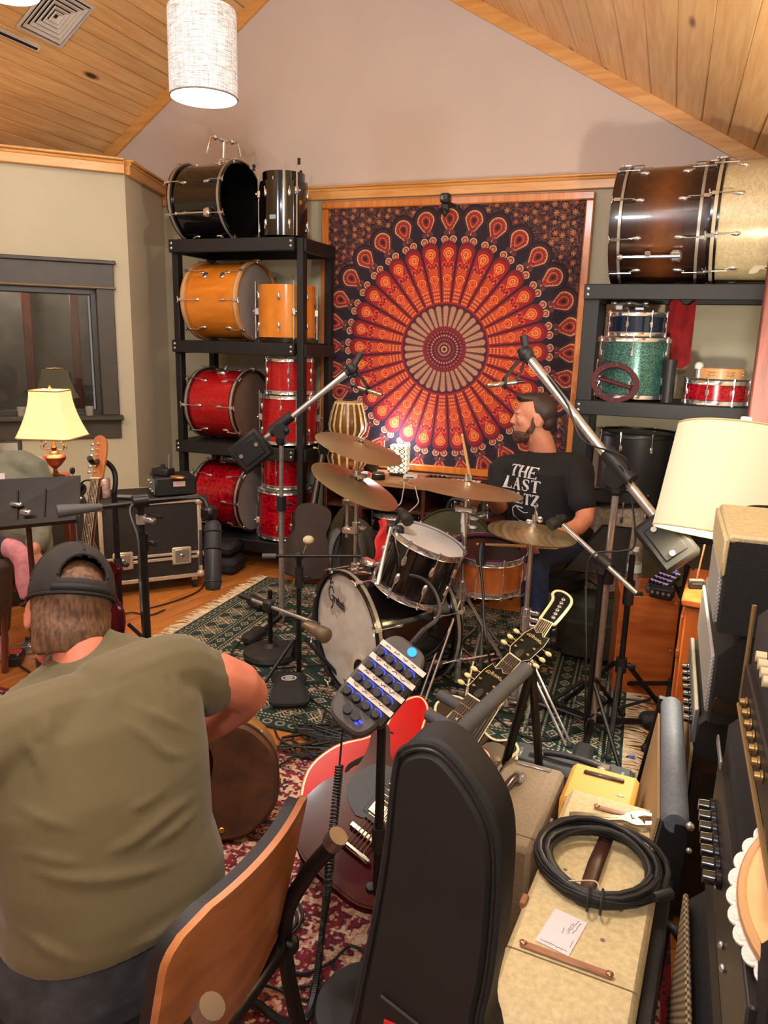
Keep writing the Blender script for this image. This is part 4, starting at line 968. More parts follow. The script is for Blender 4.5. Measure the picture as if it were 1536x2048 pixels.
n2 = BRONZE.n('ShaderNodeTexNoise', i_Scale=14., i_Detail=2.); BRONZE.l(tc.outputs['Object'], n2.inputs[0]); mr = BRONZE.n('ShaderNodeMapRange', i_3=.22, i_4=.45); BRONZE.l(n2.outputs[0], mr.inputs[0]); BRONZE.l(mr.outputs[0], BRONZE.b.inputs['Roughness'])
CYB = BRONZE.m
def cym_mesh(b, r, sag=.028, bell=.036, rb=.055, th=.0015, up=1):
    p = [(.006, bell), (rb*.4, bell*.93), (rb*.75, bell*.62), (rb, sag*.98), (rb*1.15, sag*.9)]+[(r*k/10, sag*(1-((k/10-.2)/.8)**1.35)*.9) for k in range(4, 11) if r*k/10 > rb*1.2]
    return b.lathe([(x, z*up) for x, z in p]+[(x, z*up-th) for x, z in p[::-1]], 64, close=True)
def cymbal(name, label, c, n, r, cat='cymbal', **k):
    """c: centre of the underside; n: up direction of the tilted plate"""
    t = thing(name, label, cat, frame(c, n))
    obj('plate', cym_mesh(B(), r, **k), CYB, t)
    obj('felt', B().cyl(.016, .022, .036, 14), FELT, t); obj('wing_nut', B().cyl(.006, .036, .056, 10).box((0, 0, .052), (.034, .006, .012), b=.002), CHROME, t)
    return t
def mic_xlr(a, b2, r0, r1, n=16): return B().tube([a, V(a)+(V(b2)-V(a))*.5, b2], [r0, (r0+r1)/2, r1], n)

# two crash cymbals on one double stand behind the kick drum
c1 = at(718, 897, 3.72); c2 = at(710, 972, 3.66)
toV = lambda p: (EYE-V(p)).normalized()
cymbal('crash_cymbal', 'upper bronze crash cymbal, left of the patterned lamp', c1, V((.30, -.01, 1)), .225)
cymbal('crash_cymbal', 'lower bronze crash cymbal tilted steeply, under the upper one', c2, V((.46, .04, 1)), .232)
sb = fl(700, 1275); sx_, sy_ = c1.x-.02, c1.y+.03
cs = thing('cymbal_stand', 'tall chrome double cymbal stand behind the kick drum\'s left rim', 'cymbal stand', (sx_, sy_, .02))
tripod(cs, sx_, sy_, .42, .36, a0=.9, dbl=True)
pole(cs, (sx_, sy_, .06), (sx_, sy_, .95), .0125); pole(cs, (sx_, sy_, .9), c1+V((0, 0, .01)), .007, nm='upper_tube')
for z, r in ((.44, .024), (.66, .022), (.80, .021), (.93, .02)): collar(cs, (sx_, sy_, z), r, .055)
obj('boom_arm', B().tube([(sx_, sy_, .80), V((sx_-.05, sy_-.02, .88)), c2+V((.0, 0, .01))], .007, 8).tube([(sx_-.055, sy_+.01, .6), (sx_-.055, sy_+.01, .86)], .010, 10).box((sx_-.03, sy_, .79), (.09, .04, .035), b=.008).box((sx_-.03, sy_, .64), (.09, .04, .035), b=.008), CHROME, cs, world=True)
# ride on its straight stand
c3 = at(933, 978, 3.30)
cymbal('ride_cymbal', 'large bronze ride cymbal hiding the drummer\'s right hand', c3, V((.09, .06, 1)), .25, sag=.02)
x, y = c3.x+.0, c3.y+.01
rs = thing('cymbal_stand', 'straight chrome ride cymbal stand between tom and snare', 'cymbal stand', (x, y, .02))
tripod(rs, x, y, .46, .30, a0=.2, dbl=True)
pole(rs, (x, y, .05), (x, y, .52), .0165); pole(rs, (x, y, .5), (x, y, .84), .0125, nm='middle_tube'); pole(rs, (x, y, .82), c3+V((0, 0, .05)), .0075, nm='upper_tube')
for z, r in ((.52, .028), (.48, .03), (.80, .022), (.84, .026)): collar(rs, (x, y, z), r, .05)
obj('tilter', B().box((x, y, .875), (.10, .025, .03), b=.006).cyl(.018, -.03, .03, 12, frame((x, y, .875), (1, 0, 0))).cyl(.011, .0, .03, 12, MX.Translation(c3+V((0, 0, .035)))), CHROME, rs, world=True)
# hi-hat
c4 = at(1064, 1066, 3.08)
hh = thing('hi_hat', 'pair of bronze hi-hat cymbals on a chrome stand before the drummer\'s lap', 'hi-hat', (c4.x, c4.y, .02))
HN = frame(c4, V((.10, .01, 1)))
obj('top_cymbal', cym_mesh(B(HN), .182, .016, .024), CYB, hh, world=True); obj('bottom_cymbal', cym_mesh(B(HN @ MX.Translation((0, 0, -.004))), .182, .012, .02, up=-1), CYB, hh, world=True)
obj('clutch', B().cyl(.011, .02, .075, 12, HN).ell((.022, 0, .062), (.012, .006, .014), 8, 6, HN).ell((-.02, 0, .045), (.014, .006, .01), 8, 6, HN).cyl(.017, .02, .032, 12, HN), CHROME, hh, world=True)
pole(hh, (c4.x, c4.y, .04), (c4.x, c4.y, .5), .0145); pole(hh, (c4.x, c4.y, .48), c4-V((0, 0, .03)), .011, nm='upper_tube'); pole(hh, c4-V((0, 0, .05)), c4+V((.012, -.012, .13)), .0032, nm='pull_rod')
for z, r in ((.5, .022), (.47, .024), (.44, .022), (.28, .024)): collar(hh, (c4.x, c4.y, z), r, .035)
tripod(hh, c4.x, c4.y, .30, .28, a0=1.5, dbl=True)
obj('pedal', B().box((c4.x-.02, c4.y+.20, .045), (.085, .27, .014), MX.Identity(4), b=.005).box((c4.x-.02, c4.y+.34, .025), (.09, .05, .05), b=.008).box((c4.x-.02, c4.y+.2, .016), (.02, .3, .008)), STEEL, hh, world=True)

# ---- kick drum, tom, snare
KN = V((-.588, -.81, 0)); KC = V((-1.245, 2.94, .301)); RK = .279
kM = frame(KC-KN*.40, KN, V((0, 0, -1)))
def kick_art(n=420):
    X, Z = np.meshgrid((np.arange(n)+.5)/n*2-1, (np.arange(n)+.5)/n*2-1); a = np.empty((n, n, 3)); a[:] = (206, 200, 190)
    r = np.hypot(X, Z); s1 = smooth_noise(n, n, 26); a *= (.97+.06*s1)[..., None]
    # bare patch round the badge at the upper left
    q = np.hypot((X+.42)/.46, (Z-.47)/.34)+.35*(smooth_noise(n, n, 18)-.5); a[(q < .8) & (r < .9)] = (176, 168, 158)
    a[r > .95] = (160, 156, 150)
    return a
kick = drum('kick_drum', 'black kick drum with white front head, on the green rug', 'drum', kM, RK, .40, BLKSH, 'bass', 8, 'tear', pixmat('kick_head', kick_art(), .5), HEADW, BKHOOP, INLAY)
for o in kick.children:
    if o.name.startswith('drumhead') and o.data.materials[0].name == 'kick_head':
        uv = o.data.uv_layers.new(name='uv')
        for lp_ in o.data.loops:
            c = o.data.vertices[lp_.vertex_index].co; uv.data[lp_.index].uv = (.5+c.y/RK/2, .5-c.x/RK/2)
# kM: x axis points down, y points along the drum head to the viewer's right; port hole low right
KY = kM.to_3x3() @ V((0, 1, 0))
def onhead(u, v): return V((-v, u, 0))       # u right, v up on the head, metres (in kick's own frame)
zf = .408
pt = onhead(.125, -.135); ph = obj('port_hole', B().cyl(.056, zf-.002, zf+.0022, 28, MX.Translation(pt)), mat('port_dark', (12, 11, 11), .9), kick)
obj('port_ring', B().ring(.056, .078, zf, zf+.002, 28, MX.Translation(pt)), mat('port_ring_cream', (222, 212, 190), .5), ph)
# lettering on the head, upper left
def strokes(lines, wdt, z0, z1, place):
    b = B()
    for ln_ in lines:
        for (x0, y0), (x1, y1) in zip(ln_, ln_[1:]):
            d = V((x1-x0, y1-y0)); 
            if d.length < 1e-6: continue
            d.normalize(); n = V((-d.y, d.x))*wdt/2; e = d*wdt*.35
            P = [(x0-e.x+n.x, y0-e.y+n.y), (x0-e.x-n.x, y0-e.y-n.y), (x1+e.x-n.x, y1+e.y-n.y), (x1+e.x+n.x, y1+e.y+n.y)]
            b.add([place(*p, z) for z in (z0, z1) for p in P], [(0, 1, 2, 3), (7, 6, 5, 4), (0, 4, 5, 1), (1, 5, 6, 2), (2, 6, 7, 3), (3, 7, 4, 0)])
    return b
G_ = [[(.062, .05), (.045, .072), (.015, .07), (0, .045), (0, .015), (.02, -.005), (.05, .0), (.058, .026), (.036, .026)], [(.055, .03), (.05, -.03), (.03, -.05)], [(-.005, .10), (.03, .125), (.012, .085), (.05, .105)]]
FT = {'r': [[(0, 0), (0, .03)], [(0, .02), (.014, .03)]], 'e': [[(.0, .016), (.018, .016), (.016, .028), (.004, .03), (0, .016), (.004, .002), (.018, .002)]], 't': [[(.008, .042), (.008, .0), (.016, 0)], [(0, .03), (.016, .03)]], 's': [[(.016, .028), (.002, .028), (.002, .017), (.016, .014), (.015, .002), (0, .002)]], 'c': [[(.016, .026), (.004, .03), (0, .016), (.004, .002), (.016, .003)]], 'i': [[(.004, 0), (.004, .03)], [(.004, .038), (.004, .043)]], 'b': [[(0, 0), (0, .044)], [(0, .026), (.01, .03), (.016, .016), (.01, .001), (0, .004)]], 'o': [[(.008, .03), (0, .016), (.008, .001), (.016, .016), (.008, .03)]], 'n': [[(0, 0), (0, .03)], [(0, .024), (.01, .03), (.015, .022), (.015, 0)]], 'h': [[(0, 0), (0, .044)], [(0, .026), (.012, .03), (.016, .022), (.016, 0)]]}
L_ = list(G_); xo = .072
for chx in 'retsch':
    L_ += [[(x+xo, y) for x, y in l] for l in FT[chx]]; xo += .021
obj('head_lettering', strokes(L_, .0065, zf-.001, zf+.0012, lambda x, y, z: onhead(-.165+x*.72, .125+y*.85-x*.14)+V((0, 0, z))), mat('lettering_dark', (44, 40, 38), .6), kick)
obj('head_mark', strokes([[(0, .018), (.008, 0), (.016, .018), (.022, .004), (.03, .02)], [(.005, -.008), (.026, -.008)]], .003, zf-.001, zf+.001, lambda x, y, z: onhead(-.02+x, -.245+y)+V((0, 0, z))), MATS['lettering_dark'], kick)
obj('paper_tape', B().box((0, 0, 0), (.075, .0015, .022), frame(KC-KN*.2+V((.0, 0, 0)), (0, 0, 1)) if 0 else MX.Identity(4)), WHITEP, kick, M=MX.Rotation(rad(140), 4, 'Z') @ MX.Translation((0, -RK-.001, .21)) @ MX.Rotation(rad(90), 4, 'Y') if 0 else MX.Rotation(rad(218), 4, 'Z') @ MX.Translation((RK+.0012, 0, .22)) @ MX.Rotation(PI/2, 4, 'Z') @ MX.Rotation(PI/2, 4, 'Y'))
obj('spur', B().tube([(.10, RK*.95+.03, .27), (.30, RK*.95+.16, .36)], .008, 8).box((.10, RK*.93, .27), (.06, .05, .06), b=.012), CHROME, kick)
obj('tom_holder', B().box((-RK-.02, .02, .2), (.05, .09, .09), b=.012).tube([(-RK-.03, .02, .2), (-RK-.14, .06, .18)], .012, 10).ell((-RK-.1, .02, .22), .022, 10, 6).box((-RK-.02, -.06, .26), (.03, .10, .05), b=.01), CHROME, kick)

tomc = at(838, 1128, 3.25)      # middle of the tom
tn = V((.36, .03, 1)).normalized()
TD = .235; RT_ = .160
tomM = frame(tomc-tn*TD/2, tn)
tomo = drum('rack_tom', 'black rack tom with white head mounted over the kick drum', 'drum', tomM, RT_, TD, BLKSH, 'tom', 8, 'tear', HEADW, turn=.2)
snc = at(972, 1125, 3.52); 
PURPLE = mat('purple_dampener', (74, 22, 62), .6)
sn = drum('snare_drum', 'orange maple snare drum with dark mesh head at the drummer\'s knees', 'drum', frame(snc-V((0, 0, .085)), V((.05, -.10, 1))), .178, .155, wood('snare_maple', (150, 70, 26), (198, 112, 52), 4., (3, 3, 1), .25, .5), 'snare', 10, 'tube', HEADB)
obj('mute_ring', B().ring(.15, .179, .160, .166, 40), PURPLE, sn)
obj('strainer', B().box((.19, 0, .08), (.03, .04, .09), b=.006).tube([(.205, 0, .11), (.245, .02, .09)], .006, 8), CHROME, sn)
ss = thing('snare_stand', 'chrome snare stand under the orange maple snare', 'drum stand', (snc.x, snc.y, .02))
tripod(ss, snc.x, snc.y, .26, .26, a0=.5); pole(ss, (snc.x, snc.y, .06), (snc.x, snc.y, snc.z-.2), .012)
for k in range(3):
    a = k*2.094; d = V((math.cos(a), math.sin(a), 0)); obj('basket_arm', B().tube([V((snc.x, snc.y, snc.z-.17)), V((snc.x, snc.y, snc.z-.135))+d*.18, V((snc.x, snc.y, snc.z-.105))+d*.2], .006, 8), CHROME, ss, world=True)
# kick pedal with its beater, tom mount arm
kp = KC-KN*.52; pd = thing('kick_pedal', 'chrome kick pedal behind the kick drum', 'pedal', (kp.x, kp.y, .02))
PMx = rz(math.atan2(-KN.y, -KN.x), (kp.x, kp.y, .014))
obj('base_plate', B().box((0, 0, .008), (.28, .10, .012), b=.004, M=PMx), BLACKM, pd, world=True); obj('foot_board', B().box((.02, 0, .05), (.24, .08, .012), M=PMx @ MX.Rotation(rad(-12), 4, 'Y'), b=.004), STEEL, pd, world=True)
obj('beater', B(PMx).tube([(-.08, .0, .13), (-.06, 0, .26)], .004, 6).ell((-.06, 0, .28), (.028, .028, .034), 12, 8), mat('beater_felt', (200, 180, 140), .9), pd, world=True)
for sgn in (-1, 1): obj('pedal_post', B(PMx).tube([(-.09, .045*sgn, .01), (-.09, .045*sgn, .14)], .008, 8), CHROME, pd, world=True)

# ---- big overhead microphone stands
def boom_stand(name, label, base, joint, top, tail, r, rb, feet_r=.3, wt=True):
    t = thing(name, label, 'microphone stand', (base.x, base.y, .02)); j = V(joint)
    for k in range(3):
        a = .5+k*2.094; d = V((math.cos(a), math.sin(a), 0))
        lg = obj('leg', B().tube([V((base.x, base.y, .06))+d*.02, V((base.x, base.y, .035))+d*feet_r], [.016, .013], 8), BLACKM, t, world=True)
        obj('foot_block', B().box((0, 0, 0), (.16, .075, .06), MX.Translation(V((base.x, base.y, .05))+d*feet_r) @ MX.Rotation(a, 4, 'Z'), b=.018), RUBBER, lg, world=True)
    hz_ = j.z*.62
    pole(t, (base.x, base.y, .03), (base.x, base.y, hz_), r, STEEL); pole(t, (base.x, base.y, hz_-.05), (j.x, j.y, j.z-.03), r*.72, STEEL, 'upper_tube')
    collar(t, (base.x, base.y, hz_), r*1.7, .08, BLACKP)
    obj('boom', B().tube([tail, top], rb, 14), STEEL, t, world=True)
    bd_ = (V(top)-V(tail)).normalized()
    obj('boom_clamp', B().cyl(rb*1.75, -.075, .075, 16, frame(j, bd_)).cyl(rb*2.5, -.03, .03, 18, frame(j+V((0, 0, -.035)), bd_.cross(V((0, 0, 1))))).box((0, 0, -.08), (.05, .05, .07), MX.Translation(j), b=.012).ell(j+V((.05, -.03, -.03)), .018, 10, 6), BLACKP, t, world=True)
    return t
jR = at(1238, 933, 2.92); topR = at(1052, 708, 3.22); tailR = at(1345, 1078, 2.80)
bR = V((jR.x-.01, jR.y, 0))
stR = boom_stand('overhead_mic_stand', 'big chrome boom stand at the right edge of the green rug', bR, jR, topR, tailR, .019, .0195)
cw = frame(at(1333, 1086, 2.80), tailR-topR, V((0, 0, 1)))
def counterweight(t, c, d, sx=.17, sy=.15, sz=.05):
    M = frame(c, d, (EYE-V(c)))
    w_ = obj('counterweight', B().box((0, 0, 0), (sz, sy, sx), M, b=.014).box((sz*.5, 0, 0), (.012, sy*.62, sx*.66), M, b=.004), mat('counterweight_black', (15, 16, 17), .6), t, world=True)
    for k in (-1, 1): obj('bolt', B().cyl(.011, 0, .008, 10, M @ MX.Translation((sz/2+.004, .01, k*sx*.26)) @ MX.Rotation(PI/2, 4, 'Y')), STEEL, w_, world=True)
counterweight(stR, at(1333, 1082, 2.76), tailR-topR, .21, .15)
jL = at(562, 848, 4.02); topL = at(704, 738, 3.95); tailL = at(492, 908, 4.06)
stL = boom_stand('overhead_mic_stand', 'big chrome boom stand in front of the left rack', V((jL.x-.0, jL.y, 0)), jL, topL, tailL, .016, .0165)
counterweight(stL, at(502, 902, 4.0), tailL-topL, .20, .17)
PENCIL = mat('pencil_mic_nickel', (168, 160, 148), .3, .9, var=.05)
def pencil_mic(name, label, a, b2, hold):
    t = thing(name, label, 'microphone', (V(a)+V(b2))/2); d = (V(b2)-V(a)); L = d.length; M = frame(a, d)
    obj('body', B().lathe([(0, 0), (.009, 0), (.011, .01), (.011, L*.6), (.010, L*.62)], 18, M), PENCIL, t, world=True)
    obj('capsule', B().lathe([(.010, L*.62), (.0115, L*.66), (.0115, L*.97), (.009, L), (0, L)], 18, M), DULLCH, t, world=True)
    obj('mic_clip', B().torus(.02, .005, 18, 6, M @ MX.Translation((0, 0, L*.4))).tube([V(a)+d*.4+V((0, 0, .02)), (V(a)+d*.4+V(hold))/2+V((.0, 0, .015)), hold], .008, 8), BLACKP, t, world=True)
    obj('plug', B().tube([V(a)-d*.25, a], [.006, .009], 12), BLACKM, t, world=True)
    return t
obj('boom_end', B().cyl(.026, -.04, .03, 14, frame(topR, topR-tailR)).ell(topR+V((.0, 0, .0)), .034, 12, 8).tube([topR, at(1048, 672, 3.22)], [.014, .018], 10), BLACKP, stR, world=True)
pencil_mic('pencil_microphone', 'silver overhead pencil microphone above the drummer\'s head', at(1032, 764, 3.2), at(974, 771, 3.18), topR+V((-.02, 0, -.02)))
obj('boom_end', B().cyl(.024, -.04, .03, 14, frame(topL, topL-tailL)).ell(topL, .034, 12, 8).tube([topL, at(722, 706, 3.95)], [.014, .018], 10), BLACKP, stL, world=True)
pencil_mic('pencil_microphone', 'silver overhead pencil microphone above the tablas', at(716, 775, 3.9), at(764, 790, 3.86), topL+V((.03, 0, -.02)))
for nm, lb, pts in (('microphone_cable', 'black cable draped along the right overhead boom', [at(1030, 760, 3.2), at(1042, 745, 3.2), topR+V((.02, 0, -.02)), at(1130, 800, 3.06), at(1165, 880, 2.98), jR+V((.02, -.04, .04)), at(1262, 985, 2.9), at(1270, 1085, 2.84), at(1245, 1102, 2.86), at(1185, 1110, 2.88), at(1172, 1170, 2.9), at(1172, 1330, 2.9), fl(1168, 1476)+V((0, 0, .02))]),):
    wire(nm, lb, pts, .0042, CABLE)
# ---- kick mic on a round-base stand
rb_ = fl(541, 1316); ms = thing('microphone_stand', 'low black round-base stand holding the kick drum microphone', 'microphone stand', (rb_.x, rb_.y, .02))
obj('round_base', B().lathe([(0, 0.014), (.135, .014), (.14, .026), (.132, .045), (.09, .058), (.04, .066), (.025, .085), (0, .085)], 40, MX.Translation((rb_.x, rb_.y, 0))), mat('cast_iron_base', (40, 38, 37), .55, .2, var=.2, scale=20), ms, world=True)
jz = at(541, 1210, 3.55).z; pole(ms, (rb_.x, rb_.y, .08), (rb_.x, rb_.y, jz), .012, BLACKM)
a_ = at(484, 1192, 3.5); e_ = at(640, 1250, 3.22); obj('boom', B().tube([a_, e_], .009, 10), STEEL, ms, world=True); obj('boom_grip', B().tube([a_-(e_-a_)*.02, a_+(e_-a_)*.14], .013, 10), BLACKP, ms, world=True)
jj = V((rb_.x, rb_.y, jz)); obj('boom_clamp', B().box((0, 0, 0), (.05, .045, .06), MX.Translation(a_+(e_-a_)*.36), b=.012), BLACKP, ms, world=True)
km = thing('kick_microphone', 'stubby silver-brown microphone aimed at the kick drum head', 'microphone', at(638, 1262, 3.2))
A_, E_ = at(614, 1250, 3.24), at(652, 1272, 3.14)
obj('body', B().tube([A_, A_+(E_-A_)*.3, A_+(E_-A_)*.6], [.02, .026, .027], 20), mat('mic_champagne', (150, 134, 112), .35, .7, var=.05), km, world=True)
obj('grille', B().tube([A_+(E_-A_)*.6, A_+(E_-A_)*.72, E_, E_+(E_-A_)*.05], [.027, .033, .033, .022], 20), mat('mic_grille', (132, 120, 102), .45, .7, var=.1, scale=200, bump=.4, bscale=600), km, world=True)
obj('mic_clip', B().tube([A_+V((0, 0, .015)), e_], .010, 8), BLACKP, km, world=True)
# tom mic and snare mic
def short_mic(name, label, a, b2, r, cl=None):
    t = thing(name, label, 'microphone', (V(a)+V(b2))/2); d = V(b2)-V(a)
    obj('body', B().tube([a, V(a)+d*.15, V(a)+d*.55, V(a)+d*.6], [r*.7, r*.9, r, r*1.15], 18), BLACKP, t, world=True)
    obj('grille', B().tube([V(a)+d*.6, V(a)+d*.66, V(a)+d*.95, b2], [r*1.15, r*1.22, r*1.2, r*.8], 18), mat('dark_grille', (52, 50, 50), .5, .5, bump=.4, bscale=700), t, world=True)
    if cl is not None: obj('mic_clip', B().tube([V(a)+d*.3, cl], .009, 8).box((0, 0, 0), (.03, .03, .05), MX.Translation(cl), b=.006), BLACKP, t, world=True)
    return t
short_mic('tom_microphone', 'black microphone clipped to the rack tom\'s rim', at(800, 1020, 3.2), at(818, 1044, 3.12), .021, at(781, 1060, 3.22))
g_ = thing('mic_gooseneck', 'clear-grey clip arm with a black mount on the rack tom\'s side', 'microphone clip', at(778, 1085, 3.18))
obj('arm', B().tube([at(782, 1056, 3.2), at(768, 1110, 3.12), at(755, 1170, 3.08)], .009, 10), STEEL, g_, world=True); obj('mount', B().box((0, 0, 0), (.05, .04, .05), MX.Translation(at(796, 1062, 3.17)), b=.012), BLACKP, g_, world=True)
sm_ = short_mic('snare_microphone', 'black microphone hanging between tom and snare on a thin cable', at(964, 1085, 3.3), at(961, 1130, 3.3), .017)
wire('microphone_cable', 'black cable running down from the microphone between tom and snare', [at(962, 1085, 3.3), at(960, 1120, 3.27), at(966, 1180, 3.25), at(968, 1240, 3.22), at(976, 1300, 3.2), fl(990, 1400)+V((0, 0, .02))], .006, CABLE)
# ================================================================== PEOPLE
from mathutils.bvhtree import BVHTree
SKIN = mat('skin', (196, 128, 100), .5, var=.07, scale=14, bump=.12, bscale=300, dist=.0008)
SKIN2 = mat('skin_flushed', (204, 122, 98), .5, var=.08, scale=10, bump=.12, bscale=300, dist=.0008)
def blob(name, b, m, parent=None, voxel=.008, it=5, label=None, M=None):
    """one continuous skin over overlapping closed shapes (world coordinates), baked to a mesh"""
    me = mesh('tmp', b, m, 0); o = bpy.data.objects.new('tmp', me); COL.objects.link(o)
    r = o.modifiers.new('r', 'REMESH'); r.mode = 'VOXEL'; r.voxel_size = voxel
    s2 = o.modifiers.new('s', 'SMOOTH'); s2.factor = .5; s2.iterations = it
    dg = bpy.context.evaluated_depsgraph_get(); nm = bpy.data.meshes.new_from_object(o.evaluated_get(dg))
    bpy.data.objects.remove(o); nm.name = name; nm.materials.clear(); nm.materials.append(m)
    nm.polygons.foreach_set('use_smooth', [True]*len(nm.polygons))
    if parent is not None: nm.transform(wm(parent).inverted())
    return obj(name, nm, m, parent, label)
def bvh_of(o):
    M = wm(o); return BVHTree.FromPolygons([M @ v.co for v in o.data.vertices], [tuple(p.vertices) for p in o.data.polygons])
def limb(b, pts, rs, n=14, k=4):
    P = catmull(pts, k); R = []
    for i in range(len(pts)-1): R += [rs[i]+(rs[i+1]-rs[i])*(j/k) for j in range(k)]
    R.append(rs[-1]); b.tube(P, R, n); b.ell(pts[0], rs[0], 12, 8); b.ell(pts[-1], rs[-1], 12, 8); return b
def torso(b, rings, n=24):
    """rings: (centre, sideways axis, half width, front axis, half depth)"""
    L = []
    for c, sx, hw, fy, hd in rings:
        c = V(c); sx = V(sx).normalized(); fy = V(fy).normalized()
        r = []
        for k in range(n):
            a = 2*PI*k/n; cs, sn = math.cos(a), math.sin(a); e = .8
            r.append(c+sx*(hw*math.copysign(abs(cs)**e, cs))+fy*(hd*math.copysign(abs(sn)**e, sn)))
        L.append(r)
    return b.loft(L)
def hframe(c, fwd, upv=(0, 0, 1)):
    f = V(fwd).normalized(); u = V(upv); l = u.cross(f).normalized(); u = f.cross(l)
    m = MX((f, l, u)).transposed().to_4x4(); m.translation = V(c); return m
def head_shape(b, H, s=1.):
    """H: x forward, y to the person's left, z up; origin between the ears"""
    T = H @ MX.Diagonal((s, s, s, 1))
    b.ell((-.012, 0, .035), (.098, .078, .092), 20, 14, T).ell((.03, 0, -.02), (.066, .064, .082), 16, 12, T).ell((.042, 0, -.075), (.048, .05, .04), 14, 10, T)
    b.ell((.072, 0, -.088), (.022, .026, .022), 12, 8, T)                                   # chin
    b.loft([[(.088+.0, y*.009, .03), (.084, y*.012, .03)][:0] or [(.080+dx+.014*math.cos(q), w_*math.sin(q), z) for q in [2*PI*k/8 for k in range(8)]] for z, dx, w_ in ((.032, .006, .008), (.012, .014, .010), (-.004, .024, .014), (-.016, .024, .018), (-.024, .012, .012))], T)   # nose
    b.ell((.084, .022, .038), (.014, .024, .008), 10, 6, T).ell((.084, -.022, .038), (.014, .024, .008), 10, 6, T)      # brows
    b.ell((.086, 0, -.045), (.012, .024, .006), 10, 6, T).ell((.085, 0, -.055), (.012, .021, .007), 10, 6, T)           # lips
    for sd in (-1, 1):
        b.ell((.068, .04*sd, -.005), (.022, .02, .022), 10, 8, T)                               # cheek
        b.torus(.021, .006, 16, 6, T @ MX.Translation((-.008, .078*sd, -.002)) @ MX.Rotation(rad(18)*sd, 4, 'Z') @ MX.Rotation(rad(90), 4, 'X') @ MX.Diagonal((.82, 1.3, 1, 1)))
        b.ell((-.004, .074*sd, -.004), (.014, .007, .022), 10, 8, T); b.ell((-.002, .075*sd, -.03), (.008, .006, .008), 8, 6, T)
    return b
def eyes(t, H):
    for sd in (-1, 1):
        e = obj('eye', B().ell((.077, .031*sd, .018), (.012, .012, .010), 14, 10, H), mat('eye_white', (214, 204, 196), .2), t, world=True)
        obj('iris', B().ell((.0855, .031*sd, .018), (.0045, .006, .006), 10, 8, H), mat('iris_dark', (50, 36, 28), .2), e, world=True)
        obj('eyelid', B().ell((.0765, .031*sd, .0225), (.0135, .0145, .0075), 12, 8, H), SKIN, e, world=True)
def hand_shape(b, W, fwd, palm, curl=.9, side=1, spread=.0, s=1.):
    """W wrist; fwd: wrist -> knuckles; palm: the way the palm looks; side: +1 when the thumb is on fwd x palm"""
    f = V(fwd).normalized(); p = V(palm); p = (p-f*p.dot(f)).normalized(); t = f.cross(p)*side; W = V(W)
    c = W+f*.045*s
    T = MX((f, t, p)).transposed().to_4x4(); T.translation = c
    b.ell((0, 0, 0), (.052*s, .040*s, .017*s), 14, 10, T).ell((-.03*s, 0, 0), (.03*s, .028*s, .02*s), 12, 8, T)
    for i, (o, L) in enumerate(((.030, .074), (.010, .082), (-.010, .076), (-.029, .060))):
        q = W+f*.085*s+t*o*s; d = (f+t*(spread*(1.5-i))).normalized(); pts = [q-d*.02*s, q]; a = 0
        for j, part in enumerate((.42, .33, .25)):
            a += curl*(.55, .8, .5)[j]; dd = d*math.cos(a)+p*math.sin(a); q = q+dd*L*part*s; pts.append(q)
        b.tube(pts, [.0095*s, .0095*s, .0088*s, .008*s, .0062*s], 10); b.ell(pts[-1], .0062*s, 8, 6)
        b.ell(pts[1], .0095*s, 8, 6)
    q = W+f*.03*s+t*.03*s; pts = [q-t*.012*s, q+t*.016*s+f*.018*s+p*.006*s, q+t*.026*s+f*.042*s+p*.018*s, q+t*.020*s+f*.064*s+p*.028*s*(.5+curl*.5)]
    b.tube(pts, [.013*s, .0115*s, .0098*s, .0075*s], 10); b.ell(pts[-1], .0075*s, 8, 6)
    return b
HAIRB = mat('hair_dark_brown', (46, 30, 24), .6, var=.3, scale=60, stretch=(1, 1, 6))
# ------------------------------------------------------------------ the drummer
F_ = V((-.45, -.893, 0)); L_ax = V((.893, -.45, 0)); UP = V((0, 0, 1))
dr = thing('person', 'bearded drummer in a black lettered T-shirt and jeans, seated at the kit', 'person', (-.56, 3.95, .012))
hipc = at(1112, 1078, 3.92); waist = at(1092, 1030, 3.87); chest = at(1082, 965, 3.83); nb = at(1090, 905, 3.80)
hc = at(1062, 838, 3.76); FH = V((-.93, -.33, -.04)); Hd = hframe(hc+V((0.012, 0, .0)), FH)
shL = at(1156, 925, 3.70); shR = at(1006, 928, 3.90)
elL = at(1168, 1040, 3.56); wrL = at(1098, 1072, 3.40)
elR = at(1000, 1012, 3.88); wrR = at(978, 988, 3.62)
knL = at(1072, 1122, 3.50); anL = at(1066, 1290, 3.56); knR = at(935, 1120, 3.64); anR = at(880, 1275, 3.62)
b = B()
torso(b, [(hipc-UP*.06, L_ax, .15, F_, .12), (hipc+UP*.03, L_ax, .165, F_, .125), (waist, L_ax, .155, F_, .115), (chest, L_ax, .17, F_, .12), (chest+UP*.07, L_ax, .13, F_, .09), (nb-UP*.02, L_ax, .07, F_, .065)])
limb(b, [nb-UP*.03, nb+(hc-nb)*.35, hc-UP*.05-FH*.01], [.068, .066, .062])
limb(b, [chest+UP*.06, shL-UP*.03, elL, wrL], [.05, .050, .045, .029]); limb(b, [chest+UP*.06, shR-UP*.03, elR, wrR], [.05, .050, .045, .029])
head_shape(b, Hd)
fl_ = (at(1062, 1070, 3.28)-wrL).normalized(); hand_shape(b, wrL, V((-.55, -.75, -.05)), V((.2, .1, -1)), 1.25, 1)
hand_shape(b, wrR, V((-.5, -.8, .15)), V((.55, -.1, -.8)), 1.3, -1)
blob('body', b, SKIN, dr, .0066, 4)
